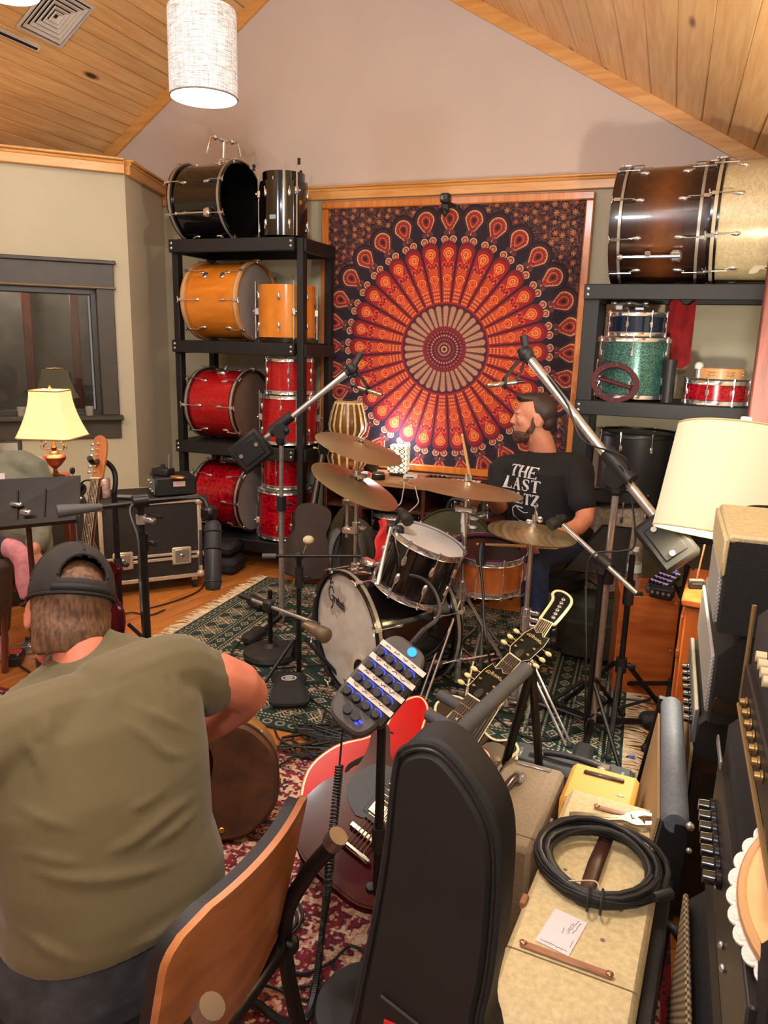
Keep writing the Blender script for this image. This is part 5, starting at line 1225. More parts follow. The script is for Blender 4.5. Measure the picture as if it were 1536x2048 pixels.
# jeans
b = B(); torso(b, [(hipc-UP*.09, L_ax, .165, F_, .13), (hipc, L_ax, .18, F_, .14), (hipc+UP*.07, L_ax, .175, F_, .135)])
for h, k, a in ((hipc+L_ax*.09, knL, anL), (hipc-L_ax*.09, knR, anR)):
    limb(b, [h, (h+k)/2+UP*.01, k, (k+a)/2, a], [.095, .088, .070, .066, .060])
blob('jeans', b, mat('dark_denim', (34, 48, 84), .8, var=.22, scale=26, bump=.25, bscale=400), dr, .009, 5)
for a, d in ((anL, V((-.6, -.75, 0))), (anR, V((-.5, -.8, 0)))):
    d.normalize(); b = B(); g = V((a.x, a.y, max(.03, a.z-.03))); b.ell(g-UP*.0, (.045, .045, .05), 12, 8); b.tube([g-d*.05-UP*.0, g+d*.05-UP*.005, g+d*.15-UP*.012, g+d*.19-UP*.015], [.042, .046, .043, .025], 14, flat=.8)
    blob('shoe', b, mat('black_shoe', (24, 22, 22), .5), dr, .008, 3)
# T-shirt, loose at the belly
b = B()
torso(b, [(hipc+UP*.015, L_ax, .185, F_, .15), (hipc+UP*.06, L_ax, .19, F_, .155), (waist+F_*.015, L_ax, .185, F_, .15), (chest-UP*.02, L_ax, .196, F_, .142), (chest+UP*.07, L_ax, .185, F_, .135), (nb-UP*.05, L_ax, .145, F_, .112), (nb-UP*.012+F_*.006, L_ax, .088, F_, .084), (nb+UP*.008, L_ax, .078, F_, .076)], 28)
for s2, e in ((shL, elL), (shR, elR)): limb(b, [chest+UP*.075, s2-UP*.022, s2+(e-s2)*.42, s2+(e-s2)*.70], [.078, .066, .066, .068])
for k in range(7):     # soft folds round the belly and sleeves
    y = -.15+.3*k/6; b.tube(catmull([waist+L_ax*y+F_*.13+UP*(.02*math.sin(k*2)), waist+L_ax*(y*.9)+F_*.14-UP*.03, hipc+L_ax*(y*.95)+F_*.13+UP*.05]), .013, 8)
tee = blob('t_shirt', b, mat('black_cotton', (22, 21, 23), .9, var=.1, scale=18, bump=.2, bscale=500), dr, .0075, 5)
# beard, hair
b = B(); b.ell((.046, 0, -.074), (.049, .056, .045), 16, 12, Hd).ell((.072, 0, -.096), (.03, .032, .026), 12, 8, Hd).ell((.084, 0, -.036), (.011, .027, .006), 12, 8, Hd)
for sd in (-1, 1): b.tube([(.012, .070*sd, .02), (.012, .067*sd, -.03), (.03, .058*sd, -.06)], [.008, .013, .018], 8, M=Hd)
blob('beard', b, mat('beard_brown', (74, 48, 36), .8, var=.35, scale=90, bump=.6, bscale=260), dr, .005, 3)
b = B(); b.ell((-.03, 0, .046), (.089, .0835, .086), 20, 14, Hd).ell((.012, 0, .105), (.076, .058, .028), 16, 10, Hd).ell((-.06, 0, -.008), (.052, .068, .055), 14, 10, Hd).ell((.075, 0, .118), (.022, .045, .012), 12, 8, Hd)
blob('hair', b, HAIRB, dr, .006, 3)
eyes(dr, Hd)
# lettering on the chest, wrapped onto the shirt
bv = bvh_of(tee)
def shirt_print(name, lines, wd, o, ax, ay, m, parent, tool=bv, depth=V((0, 0, 0))):
    n = ax.cross(ay).normalized(); b = B()
    for ln in lines:
        w0 = wd; pts = ln
        if isinstance(ln, tuple): pts, w0 = ln
        for (x0, y0), (x1, y1) in zip(pts, pts[1:]):
            d = V((x1-x0, y1-y0)); L = d.length
            if L < 1e-6: continue
            d /= L; nn = V((-d.y, d.x))*w0/2; k = max(1, int(L/.008)); prev = None
            for i in range(k+1):
                q = V((x0, y0))+d*(L*i/k+(-.2*w0 if i == 0 else (.2*w0 if i == k else 0))); row = []
                for sg in (1, -1):
                    w_ = o+ax*(q.x+nn.x*sg)+ay*(q.y+nn.y*sg)+n*.4
                    h = tool.ray_cast(w_, -n, 1.)
                    row.append(h[0]+h[1]*.0022 if h[0] is not None else None)
                if prev and None not in prev and None not in row: b.quad(prev[0], prev[1], row[1], row[0])
                prev = row
    return obj(name, b, m, parent, world=True, smooth=0)
PRINT = mat('shirt_print', (206, 204, 200), .8, var=.12, scale=60)
cx_ = V((.893, -.45, 0))*1.12; cy_ = V((.05, .04, 1)).normalized()*1.1
def serif(ch, x, y, w_, h):
    S = {'T': [[(.5, 0), (.5, 1)], 'n', [(0, 1), (1, 1)], [(0, 1), (0, .86)], [(1, 1), (1, .86)], [(.3, 0), (.7, 0)]],
         'H': [[(.14, 0), (.14, 1)], [(.86, 0), (.86, 1)], 'n', [(.14, .5), (.86, .5)], [(-.02, 1), (.3, 1)], [(-.02, 0), (.3, 0)], [(.7, 1), (1.02, 1)], [(.7, 0), (1.02, 0)]],
         'E': [[(.16, 0), (.16, 1)], 'n', [(0, 1), (.92, 1), (.92, .84)], [(.16, .52), (.66, .52)], [(.66, .62), (.66, .42)], [(0, 0), (.95, 0), (.95, .18)]],
         'L': [[(.16, 0), (.16, 1)], 'n', [(0, 1), (.36, 1)], [(0, 0), (.95, 0), (.95, .2)]],
         'A': [[(.5, 1), (.86, 0)], 'n', [(.5, 1), (.12, 0)], [(.26, .36), (.72, .36)], [(-.02, 0), (.28, 0)], [(.68, 0), (1.04, 0)]],
         'S': [[(.2, .8), (.3, .62), (.74, .4), (.84, .22)], 'n', [(.86, .74), (.84, .94), (.5, 1.), (.2, .92), (.18, .76)], [(.84, .22), (.7, .04), (.4, -.01), (.14, .1), (.12, .3)]],
         'W': [[(.06, 1), (.3, 0)], [(.5, 1), (.72, 0)], 'n', [(.3, 0), (.5, 1)], [(.72, 0), (.96, 1)], [(-.06, 1), (.2, 1)], [(.84, 1), (1.08, 1)]],
         'Z': [[(.88, 1), (.1, 0)], 'n', [(.08, .84), (.08, 1), (.92, 1)], [(.06, 0), (.95, 0), (.95, .18)]]}[ch]
    out = []; wd = .0125
    for s in S:
        if s == 'n': wd = .0045; continue
        out.append(([(x+px*w_, y+py*h) for px, py in s], wd))
    return out
LN = []
for txt, x0, y0, w_, h, gap in (('THE', -.072, .075, .044, .046, .008), ('LAST', -.092, .015, .041, .050, .008), ('WALTZ', -.096, -.046, .034, .046, .006)):
    x = x0
    for c in txt: LN += serif(c, x, y0, w_, h); x += w_+gap
LN += [([(.085, -.05), (.098, -.085), (.088, -.115), (.05, -.135), (.0, -.130), (-.035, -.108), (-.042, -.078), (-.02, -.062), (.02, -.066)], .006), ([(-.02, -.062), (.0, -.078), (.03, -.088), (.05, -.082)], .004)]
shirt_print('shirt_lettering', LN, .006, at(1047, 984, 3.78)+F_*.05, cx_, cy_, PRINT, dr)
# sticks and throne
STICK = wood('drumstick_wood', (206, 160, 104), (232, 196, 142), 5., (3, 3, 1), .45, .1)
def stick(name, label, a, b2):
    t = thing(name, label, 'drumstick', a); d = (V(b2)-V(a)); L = d.length; M = frame(a, d)
    obj('shaft', B().lathe([(0, 0), (.006, .002), (.0075, .01), (.0075, L*.72), (.004, L*.95), (.0036, L*.955)], 12, M), STICK, t, world=True); obj('tip', B().ell((0, 0, L*.975), (.0058, .0058, .010), 10, 8, M), STICK, t, world=True)
d_ = at(924, 868, 3.5)-at(944, 958, 3.55); stick('drumstick', 'wooden drumstick raised upright above the ride cymbal', at(946, 985, 3.57), at(924, 868, 3.5))
p_ = at(1062, 1094, 3.34); stick('drumstick', 'wooden drumstick held level over the snare, under the hi-hat cymbals', at(1116, 1096, 3.42), at(952, 1088, 3.34))
tr = thing('drum_throne', 'round black drum throne under the seated drummer', 'stool', (hipc.x, hipc.y, .002))
zs = hipc.z-.155
obj('seat', B().lathe([(0, zs-.09), (.15, zs-.09), (.175, zs-.07), (.178, zs-.02), (.16, zs), (0, zs+.005)], 32, MX.Translation((hipc.x, hipc.y, 0))), mat('black_vinyl', (26, 25, 26), .45, bump=.15, bscale=200), tr, world=True)
pole(tr, (hipc.x, hipc.y, .06), (hipc.x, hipc.y, zs-.08), .016); tripod(tr, hipc.x, hipc.y, .3, .27, a0=.3, dbl=True)

# ------------------------------------------------------------------ the guitarist in front, seen from behind
GF = V((-.88, .47, 0)); GR_ = V((.47, .88, 0)); GL_ = -GR_
gp = thing('person', 'seated guitarist in olive T-shirt and backward black mesh cap, seen from behind', 'person', (-.9, 1.0, .012))
pel = V((-.872, .950, .545)); Rj = at(338, 1345, 1.52); Lj = at(0, 1500, 1.30); nbk = at(178, 1318, 1.48)
nbk2 = nbk+GF*.03; gh = at(134, 1232, 1.57); GHF = V((-.80, .52, -.28)); GH_ = hframe(gh, GHF, (.30, .08, .95))
Re = at(492, 1388, 1.68); Rw = at(372, 1478, 1.80); Le = Lj+V((-.10, -.02, -.27)); Lw = Le+V((-.24, .12, .05))
sp = [(pel-UP*.04, .185, .135), (pel+V((-.0, .01, .08)), .180, .13), (V((-.90, .955, .72)), .182, .128), (V((-.935, 1.005, .84)), .19, .122), (V((-.962, 1.04, .915)), .135, .085), (nbk2-UP*.02, .062, .058)]
b = B(); torso(b, [(c, GR_, hw, GF, hd) for c, hw, hd in sp])
limb(b, [nbk2-UP*.03, nbk2+(gh-nbk2)*.4, gh-UP*.045-GHF*.01], [.056, .053, .055])
limb(b, [V((-.95, 1.05, .93)), Rj, Re, Rw], [.06, .066, .050, .032]); limb(b, [V((-.97, 1.0, .89)), Lj-UP*.015, Le, Lw], [.05, .066, .048, .032])
b.ell(Re+GR_*.004, (.047, .047, .047), 12, 8)
head_shape(b, GH_, .96)
hand_shape(b, Rw, V((-.75, -.25, -.45)), V((.1, -.9, -.1)), .7, 1); hand_shape(b, Lw, V((-.7, .2, .5)), V((.3, .8, .1)), 1.0, -1)
blob('body', b, SKIN2, gp, .0066, 4)
# jeans
JEAN = mat('charcoal_denim', (52, 54, 60), .85, var=.25, scale=24, bump=.3, bscale=350)
b = B(); torso(b, [(pel-UP*.115, GR_, .20, GF, .15), (pel-UP*.05, GR_, .205, GF, .160), (pel+UP*.075, GR_, .19, GF, .150)], 28)
kR, kL = pel+GF*.42+GR_*.16-UP*.02, pel+GF*.40-GR_*.20-UP*.02
for h, k, a in ((pel+GR_*.10-UP*.03, kR, V((kR.x-.02, kR.y+.06, .12))), (pel-GR_*.10-UP*.03, kL, V((kL.x-.04, kL.y-.04, .12)))):
    limb(b, [h, (h+k)/2, k, (k+a)/2, a], [.115, .098, .078, .070, .062])
jn = blob('jeans', b, JEAN, gp, .009, 5)
for kk, sg in ((kR, 1), (kL, -1)):
    a = V((kk.x-.03, kk.y+(.06 if sg > 0 else -.04), .07)); b = B(); b.ell(a, (.05, .05, .055), 12, 8); b.tube([a-GF*.05-UP*.02, a+GF*.06-UP*.025, a+GF*.17-UP*.03, a+GF*.21-UP*.035], [.042, .046, .042, .025], 14)
    blob('shoe', b, MATS['black_shoe'], gp, .009, 3)
# olive T-shirt with its folds
OLIVE = mat('olive_cotton', (92, 82, 54), .85, var=.05, scale=6, bump=.18, bscale=420, sheen=.15)
st_ = [(pel+UP*.035+GR_*.006, .203, .166), (pel+UP*.06+GR_*.006, .202, .165), (pel+V((-.0, .005, .095))+GR_*.006, .198, .158), (V((-.895, .955, .70))+GR_*.010, .197, .150), (V((-.925, .995, .82)), .208, .142), (V((-.955, 1.03, .915)), .205, .122), (V((-.975, 1.058, .968)), .150, .094), (nbk2+V((.0, 0, .0)), .078, .074), (nbk2+(gh-nbk2)*.22+UP*.004, .064, .062)]
def tee_shape(extra=None):
    b = B(); torso(b, [(c, GR_+UP*(.34 if i > 6 else .10 if i > 5 else 0), hw, GF, hd) for i, (c, hw, hd) in enumerate(st_)], 30)
    limb(b, [V((-.945, 1.06, .915)), Rj, Rj+(Re-Rj)*.26, Rj+(Re-Rj)*.42], [.085, .080, .076, .074]); limb(b, [V((-.97, .99, .90)), Lj, Lj+(Le-Lj)*.4, Lj+(Le-Lj)*.66], [.085, .084, .080, .078])
    if extra: b.join(extra)
    return b
t0 = blob('t_shirt', tee_shape(), OLIVE, gp, .01, 4); tv = bvh_of(t0); bpy.data.objects.remove(t0)
ex = B()
for pts, r in (([(395, 1470), (330, 1440), (250, 1400)], .009), ([(398, 1500), (340, 1510), (290, 1470), (240, 1440)], .010), ([(392, 1590), (340, 1625), (270, 1680), (215, 1705)], .011), ([(396, 1620), (350, 1660), (290, 1700)], .009), ([(60, 1735), (120, 1755), (200, 1760), (300, 1742), (380, 1712)], .010), ([(35, 1700), (110, 1720), (180, 1728)], .008), ([(200, 1320), (225, 1380), (230, 1420)], .007), ([(330, 1300), (350, 1360), (372, 1440)], .009), ([(300, 1300), (330, 1380), (376, 1470)], .008), ([(30, 1850), (110, 1905), (200, 1940)], .010), ([(390, 1800), (330, 1860), (260, 1900)], .010), ([(20, 1440), (60, 1490), (90, 1560)], .009), ([(50, 1380), (90, 1440), (100, 1500)], .008), ([(20, 1600), (90, 1640), (160, 1660)], .008), ([(260, 1620), (300, 1600), (380, 1540)], .008)):
    P = []
    for q in pts:
        h = tv.ray_cast(EYE, ray(*q).normalized(), 5.)
        if h[0] is not None: P.append(h[0]-h[1]*.002)
    if len(P) > 1:
        C_ = catmull(P, 6); ex.tube(C_, [r*(.35+.65*math.sin(PI*(i+.5)/len(C_))) for i in range(len(C_))], 8)
tsh = blob('t_shirt', tee_shape(ex), OLIVE, gp, .0062, 4)
# hair and cap
HAIRG = mat('hair_light_brown', (92, 64, 44), .65, var=.35, scale=50, stretch=(3, 3, .6), bump=.5, bscale=120)
b = B(); b.ell((-.02, 0, .03), (.094, .079, .092), 20, 14, GH_).ell((-.05, 0, -.02), (.052, .069, .046), 16, 10, GH_)
rng = random.Random(4)
for k in range(44):
    a = -1.25+2.5*k/43; c, s2 = math.cos(a), math.sin(a); z0 = rng.uniform(-.01, .02)
    b.tube(catmull([(-.02-.077*c, .074*s2, z0), (-.034-.072*c, .071*s2, -.040), (-.034-.062*c+rng.uniform(-.006, .006), .060*s2+rng.uniform(-.006, .006), -.062-rng.uniform(0, .018)+.026*s2*(s2 < -.3))], 4), [.010]*4+[.009]*4+[.0045], 6, M=GH_)
blob('hair', b, HAIRG, gp, .0045, 2)
CAPM = mat('cap_mesh', (34, 28, 24), .8, var=.2, scale=30, bump=.8, bscale=900, dist=.001)
CAPB = mat('cap_band', (22, 21, 21), .75, var=.15, scale=40)
b = B(); na, ne = 64, 18; HM = GH_ @ MX.Translation((-.016, 0, .046)) @ MX.Rotation(rad(9), 4, 'Y')
rx, ry, rz_ = .100, .084, .110
for j in range(ne+1):
    e = rad(-8)+(PI/2-rad(-8))*j/ne
    for i in range(na):
        a = 2*PI*i/na; b.v.append((rx*math.cos(e)*math.cos(a), ry*math.cos(e)*math.sin(a), rz_*math.sin(e)))
for j in range(ne):
    for i in range(na):
        a = 2*PI*(i+.5)/na-PI; a = (a+PI) % (2*PI)-PI; bk = abs(((2*PI*(i+.5)/na)-PI)); e = rad(-8)+(PI/2-rad(-8))*(j+.5)/ne
        if (bk/.62)**2+((e-rad(12))/rad(27))**2 < 1 and e > rad(11): continue
        b.f.append((j*na+i, j*na+(i+1) % na, (j+1)*na+(i+1) % na, (j+1)*na+i))
cp = obj('cap', b, CAPM, gp, world=False); cp.data.transform(wm(gp).inverted() @ HM); so = cp.modifiers.new('s', 'SOLIDIFY'); so.thickness = .003
for e, r_ in ((rad(-7), .0035),):
    obj('cap_band', B().tube([HM @ V((1.01*rx*math.cos(e)*math.cos(2*PI*i/48), 1.01*ry*math.cos(e)*math.sin(2*PI*i/48), rz_*math.sin(e))) for i in range(49)], r_, 6, False), CAPB, cp, world=True)
b = B(); arc = [(PI+.62*math.cos(q), rad(12)+rad(27)*math.sin(q)) for q in [PI*k/24 for k in range(25)]]
b.tube([HM @ V((1.012*rx*math.cos(e)*math.cos(a), 1.012*ry*math.cos(e)*math.sin(a), rz_*1.01*math.sin(e))) for a, e in arc], .0032, 6); obj('cap_piping', b, CAPB, cp, world=True)
b = B()
for dz in (-.10, .02): b.v += [HM @ V((1.02*rx*math.cos(a), 1.02*ry*math.sin(a), rz_*(dz+.02))) for a in [PI-.75+1.5*k/20 for k in range(21)]]
b.f = [(k, k+1, 22+k, 21+k) for k in range(20)]; so2 = obj('cap_strap', b, CAPB, cp, world=True); md = so2.modifiers.new('s', 'SOLIDIFY'); md.thickness = .003
b = B(); br = [(rx*.92+.0, .07), (rx*1.35, .075), (rx*1.66, .045), (rx*1.72, 0), (rx*1.66, -.045), (rx*1.35, -.075), (rx*.92, -.07)]; b.prism(br[::-1], -.012, -.007, HM); obj('cap_brim', b, CAPB, cp, world=True)
b = B(); b.tube([HM @ V((rx*1.0*math.cos(e)*-1 if 0 else rx*math.cos(e)*s2, 0, rz_*math.sin(e)*1.005)) for e, s2 in [(rad(q), 1) for q in range(40, 90, 6)]+[(rad(q), -1) for q in range(88, 40, -6)]], .0022, 6); obj('cap_seam', b, CAPB, cp, world=True)
b = B(); b.tube([HM @ V((0, ry*math.cos(rad(q))*1.005, rz_*math.sin(rad(q))*1.005)) for q in range(10, 171, 8)], .0022, 6); obj('cap_seam', b, CAPB, cp, world=True)

# his chair: plywood back and seat with black pads on a black frame
PLY = wood('walnut_ply', (146, 84, 46), (188, 122, 72), 3., (6, 1.2, 6), .35, .35, None, .04)
PAD = mat('black_vinyl_pad', (24, 23, 24), .5, var=.15, scale=20, bump=.2, bscale=160)
chx, chy = -.60, .95; CHM = rz(rad(-92), (chx, chy, 0))       # local: y = back to front? x across
ch_ = thing('chair', 'plywood-backed chair with black pads under the seated guitarist', 'chair', (chx-.2, chy, .012))
# local frame: u across (world +Y side), f forward (towards -X)
U_, Fc = V((.03, 1, 0)).normalized(), V((-1, .03, 0)).normalized()
def P_(u, f, z): return V((chx, chy, 0))+U_*u+Fc*f+UP*z
def panel(us, zs, off, th, bow=.035, lean=.20, rad_=.07, W_=.21, z0=.44, z1=.775):
    """rounded bent panel: grid of u and z clipped to a rounded outline"""
    nu, nz_ = 26, 18; b = B(); idx = {}
    for sd in (0, 1):
        for j in range(nz_+1):
            v = j/nz_; z = z0+(z1-z0)*v; hw = W_
            dz = max(0, rad_-(z1-z), rad_-(z-z0)); hw = W_-rad_+math.sqrt(max(0, rad_**2-dz**2))
            for i in range(nu+1):
                u = hw*(2*i/nu-1); f = bow*(u/W_)**2-(z-z0)*lean+off+th*sd
                b.v.append(P_(u, f, z))
    q = (nu+1)*(nz_+1); id_ = lambda s, i, j: s*q+j*(nu+1)+i
    for j in range(nz_):
        for i in range(nu):
            b.f += [(id_(0, i, j+1), id_(0, i+1, j+1), id_(0, i+1, j), id_(0, i, j)), (id_(1, i, j), id_(1, i+1, j), id_(1, i+1, j+1), id_(1, i, j+1))]
    for i in range(nu): b.f += [(id_(0, i, 0), id_(0, i+1, 0), id_(1, i+1, 0), id_(1, i, 0)), (id_(0, i+1, nz_), id_(0, i, nz_), id_(1, i, nz_), id_(1, i+1, nz_))]
    for j in range(nz_): b.f += [(id_(0, 0, j+1), id_(0, 0, j), id_(1, 0, j), id_(1, 0, j+1)), (id_(0, nu, j), id_(0, nu, j+1), id_(1, nu, j+1), id_(1, nu, j))]
    return b
bk = obj('backrest', panel(0, 0, .0, .013), PLY, ch_, world=True)
obj('back_pad', panel(0, 0, .0125, .022, W_=.203, z0=.45, z1=.768, rad_=.065), PAD, ch_, world=True)
sq = [(-.215, .04), (.215, .04), (.225, .25), (.21, .44), (.16, .48), (-.16, .48), (-.21, .44), (-.225, .25)]
sb2 = B(); SM = MX((U_, Fc, UP)).transposed().to_4x4(); SM.translation = V((chx, chy, 0))
obj('seat', B().prism(oval(sq, 3)[::1], .405, .418, SM @ MX.Identity(4), .004), PLY, ch_, world=True)
obj('seat_pad', B().prism([(x*.97, .26+(y-.26)*.96) for x, y in oval(sq, 3)], .4185, .452, SM, .012), PAD, ch_, world=True)
for sg in (-1, 1):
    b = B(); b.tube(catmull([P_(.205*sg, -.085, .66), P_(.208*sg, -.02, .56), P_(.212*sg, .03, .42), P_(.215*sg, .0, .2), P_(.22*sg, -.07, .013)], 6), .0165, 10)
    lg = obj('leg', b, BLACKM, ch_, world=True); obj('leg_cap', B().cyl(.020, -.012, .016, 14, frame(P_(.205*sg, -.085, .665), P_(.205*sg, -.085, .665)-P_(.208*sg, -.02, .56))), mat('screw_steel', (150, 140, 130), .35, .9), lg, world=True)
    obj('leg', B().tube([P_(.19*sg, .42, .40), P_(.215*sg, .47, .013)], [.017, .014], 10), BLACKM, ch_, world=True)
    obj('rail', B().box((.212*sg, .22, .385), (.03, .44, .032), SM, b=.006), BLACKM, ch_, world=True)
for f in (.03, .42): obj('rail', B().box((0, f, .385), (.42, .03, .032), SM, b=.006), BLACKM, ch_, world=True)

# ------------------------------------------------------------------ the sitter by the table lamp, cut by the left edge of the picture
SWEAT = mat('grey_green_knit', (112, 112, 96), .9, var=.08, scale=20, bump=.3, bscale=300)
sp3 = thing('person', 'sitter in grey-green sweater with crossed legs beside the table lamp', 'person', (-3.0, 2.72, .002))
F3 = V((.72, -.70, 0)); R3 = V((-.70, -.72, 0)); L3 = -R3
c3_ = at(8, 985, 3.58); n3 = at(-28, 905, 3.55); s3L = at(66, 938, 3.62); s3R = at(-100, 960, 3.45); h3 = at(-75, 838, 3.5); H3 = hframe(h3, (.6, -.8, -.1))
hip3 = at(20, 1075, 3.62); hip3.z = .56
b = B(); torso(b, [(hip3-UP*.06, L3, .17, F3, .12), (hip3+UP*.1, L3, .165, F3, .12), (c3_, L3, .18, F3, .12), (n3-UP*.09, L3, .17, F3, .10), (n3, L3, .07, F3, .065)])
limb(b, [n3-UP*.03, h3-UP*.04], [.06, .058]); head_shape(b, H3)
eL, wL3 = s3L+V((.06, -.05, -.28)), at(66, 1098, 3.36); limb(b, [s3L, eL, wL3], [.06, .045, .03]); hand_shape(b, wL3, V((.2, -.2, -.9)), V((-.6, .3, 0)), .6, 1)
eR = s3R+V((-.02, -.06, -.27)); limb(b, [s3R, eR, eR+V((.2, -.1, .03))], [.06, .045, .03]); hand_shape(b, eR+V((.2, -.1, .03)), V((.8, -.3, 0)), V((0, 0, -1)), .8, -1)
blob('body', b, SKIN, sp3, .0075, 4)
b = B(); torso(b, [(hip3+UP*.0, L3, .19, F3, .14), (hip3+UP*.14, L3, .185, F3, .138), (c3_, L3, .20, F3, .138), (n3-UP*.075, L3, .175, F3, .11), (n3-UP*.0, L3, .078, F3, .074), (n3+UP*.035, L3, .068, F3, .066)])
limb(b, [n3-UP*.09, s3L, eL, wL3+(eL-wL3)*.15], [.075, .076, .058, .042]); limb(b, [n3-UP*.09, s3R, eR, eR+V((.17, -.085, .026))], [.075, .076, .058, .042]); blob('sweater', b, SWEAT, sp3, .0085, 4)
PANT = mat('taupe_trousers', (84, 70, 62), .85, var=.12, scale=24, bump=.2, bscale=300)
kA, aA = at(-60, 1085, 3.2), at(30, 1100, 3.16); kB, aB = at(-8, 1120, 3.18), fl(2, 1300)+V((0, 0, .10))
b = B(); torso(b, [(hip3-UP*.08, L3, .18, F3, .135), (hip3+UP*.06, L3, .18, F3, .135)])
limb(b, [hip3-L3*.09, (hip3+kA)/2, kA, (kA+aA)/2], [.10, .088, .068, .054]); limb(b, [hip3+L3*.09, (hip3+kB)/2, kB, (kB+aB)/2, aB+UP*.03], [.10, .088, .07, .062, .055]); blob('trousers', b, PANT, sp3, .009, 4)
PINK = mat('pink_sock', (196, 128, 136), .9, var=.08, scale=40, bump=.3, bscale=400)
a2 = at(50, 1128, 3.12); b = B(); limb(b, [(kA*.35+aA*.65), aA, a2], [.042, .042, .04]); b.tube([a2-UP*.0, a2+V((.03, -.03, -.07)), a2+V((.05, -.05, -.13))], [.042, .042, .026], 12); blob('sock', b, PINK, sp3, .008, 3)
b = B(); limb(b, [aB+UP*.06, aB-UP*.03], [.04, .042]); b.tube([aB-UP*.06-F3*.04, aB-UP*.06+F3*.08, aB-UP*.07+F3*.17], [.042, .04, .026], 12); blob('sock', b, PINK, sp3, .008, 3)
b = B(); limb(b, [(kA*.45+aA*.55), (kA*.3+aA*.7)], [.052, .050]); blob('cuff', b, mat('dark_cuff', (40, 38, 42), .9), sp3, .009, 3)
b = B(); b.ell((-.018, 0, .04), (.102, .084, .096), 18, 12, H3).ell((-.055, 0, -.03), (.055, .072, .06), 14, 10, H3); blob('hair', b, mat('hair_grey_brown', (120, 100, 80), .7, var=.3, scale=50), sp3, .007, 3)
eyes(sp3, H3)
st3 = thing('stool', 'plain wooden stool under the sitter at the left edge', 'stool', (hip3.x, hip3.y, .0))
obj('seat', B().cyl(.17, .40, .435, 24, MX.Translation((hip3.x, hip3.y, 0))), MAHO, st3, world=True)
for k in range(4):
    a = k*PI/2+.4; d = V((math.cos(a), math.sin(a), 0)); obj('leg', B().tube([V((hip3.x, hip3.y, .40))+d*.11, V((hip3.x, hip3.y, .0))+d*.17], .015, 8), MAHO, st3, world=True)
# ================================================================== AMPLIFIERS AT THE RIGHT
def tolex(name, c, b=.5, sc=260): return mat(name, c, .62, var=.07, scale=90, bump=b, bscale=sc, dist=.0012)
TX_BLOND = tolex('blond_tolex', (196, 178, 134), .7, 150); TX_BROWN = tolex('tan_brown_tolex', (124, 106, 82), .5, 220); TX_BLACK = tolex('black_tolex', (17, 16, 18), .5, 240); TX_BLUE = tolex('blue_black_tolex', (52, 56, 62), .6, 240); TX_SHEEN = tolex('painted_sheen_tolex', (92, 98, 106), .7, 180)
TWEED = NT('yellow_tweed'); TWEED.b.inputs['Roughness'].default_value = .6; tc = TWEED.n('ShaderNodeTexCoord'); mp = TWEED.n('ShaderNodeMapping'); mp.inputs['Rotation'].default_value = (0, 0, .9); TWEED.l(tc.outputs['Object'], mp.inputs[0])
wv = TWEED.n('ShaderNodeTexWave', i_Scale=70., i_Distortion=1.); TWEED.l(mp.outputs[0], wv.inputs[0]); TWEED.l(TWEED.ramp(wv.outputs[0], [(.2, (186, 128, 46)), (.8, (226, 172, 80))]), TWEED.b.inputs['Base Color']); TWEED.bump(wv.outputs[0], .3, .001); TWEED = TWEED.m
def grille_mat(name, c1, c2, sc):
    s = NT(name); s.b.inputs['Roughness'].default_value = .8; tc = s.n('ShaderNodeTexCoord'); ck = s.n('ShaderNodeTexChecker', i_Scale=sc); s.l(tc.outputs['Object'], ck.inputs[0])
    ck.inputs[1].default_value = lin(c1); ck.inputs[2].default_value = lin(c2); s.l(ck.outputs[0], s.b.inputs['Base Color']); s.bump(ck.outputs[1], .5, .001); return s.m
GR_TAN = grille_mat('tan_grille_cloth', (176, 148, 106), (140, 112, 76), 220.); GR_CHK = grille_mat('checked_grille_cloth', (150, 128, 92), (58, 48, 40), 130.); GR_SIL = grille_mat('silver_grille_cloth', (176, 172, 166), (120, 118, 116), 200.)
TANLEATH = mat('tan_handle', (150, 104, 76), .4, var=.1, scale=20); BRLEATH = mat('brown_leather', (58, 32, 24), .35, var=.15, scale=20, coat=.3)
AROT = rad(-4.7)
def strap_handle(t, M, L, h, w_, m, ends=STEEL):
    n = 12; pts = [M @ V((-L/2+L*i/n, 0, h*math.sin(PI*i/n)**.6+.006)) for i in range(n+1)]
    hd = obj('handle', B().tube(pts, w_, 10, flat=.6) if 0 else B().tube(pts, w_, 10), m, t, world=True)
    for s2 in (-1, 1): obj('handle_cap', B(M).box((s2*(L/2), 0, .010), (.04, w_*3.2, .018), b=.005), ends, hd, world=True)
    return hd
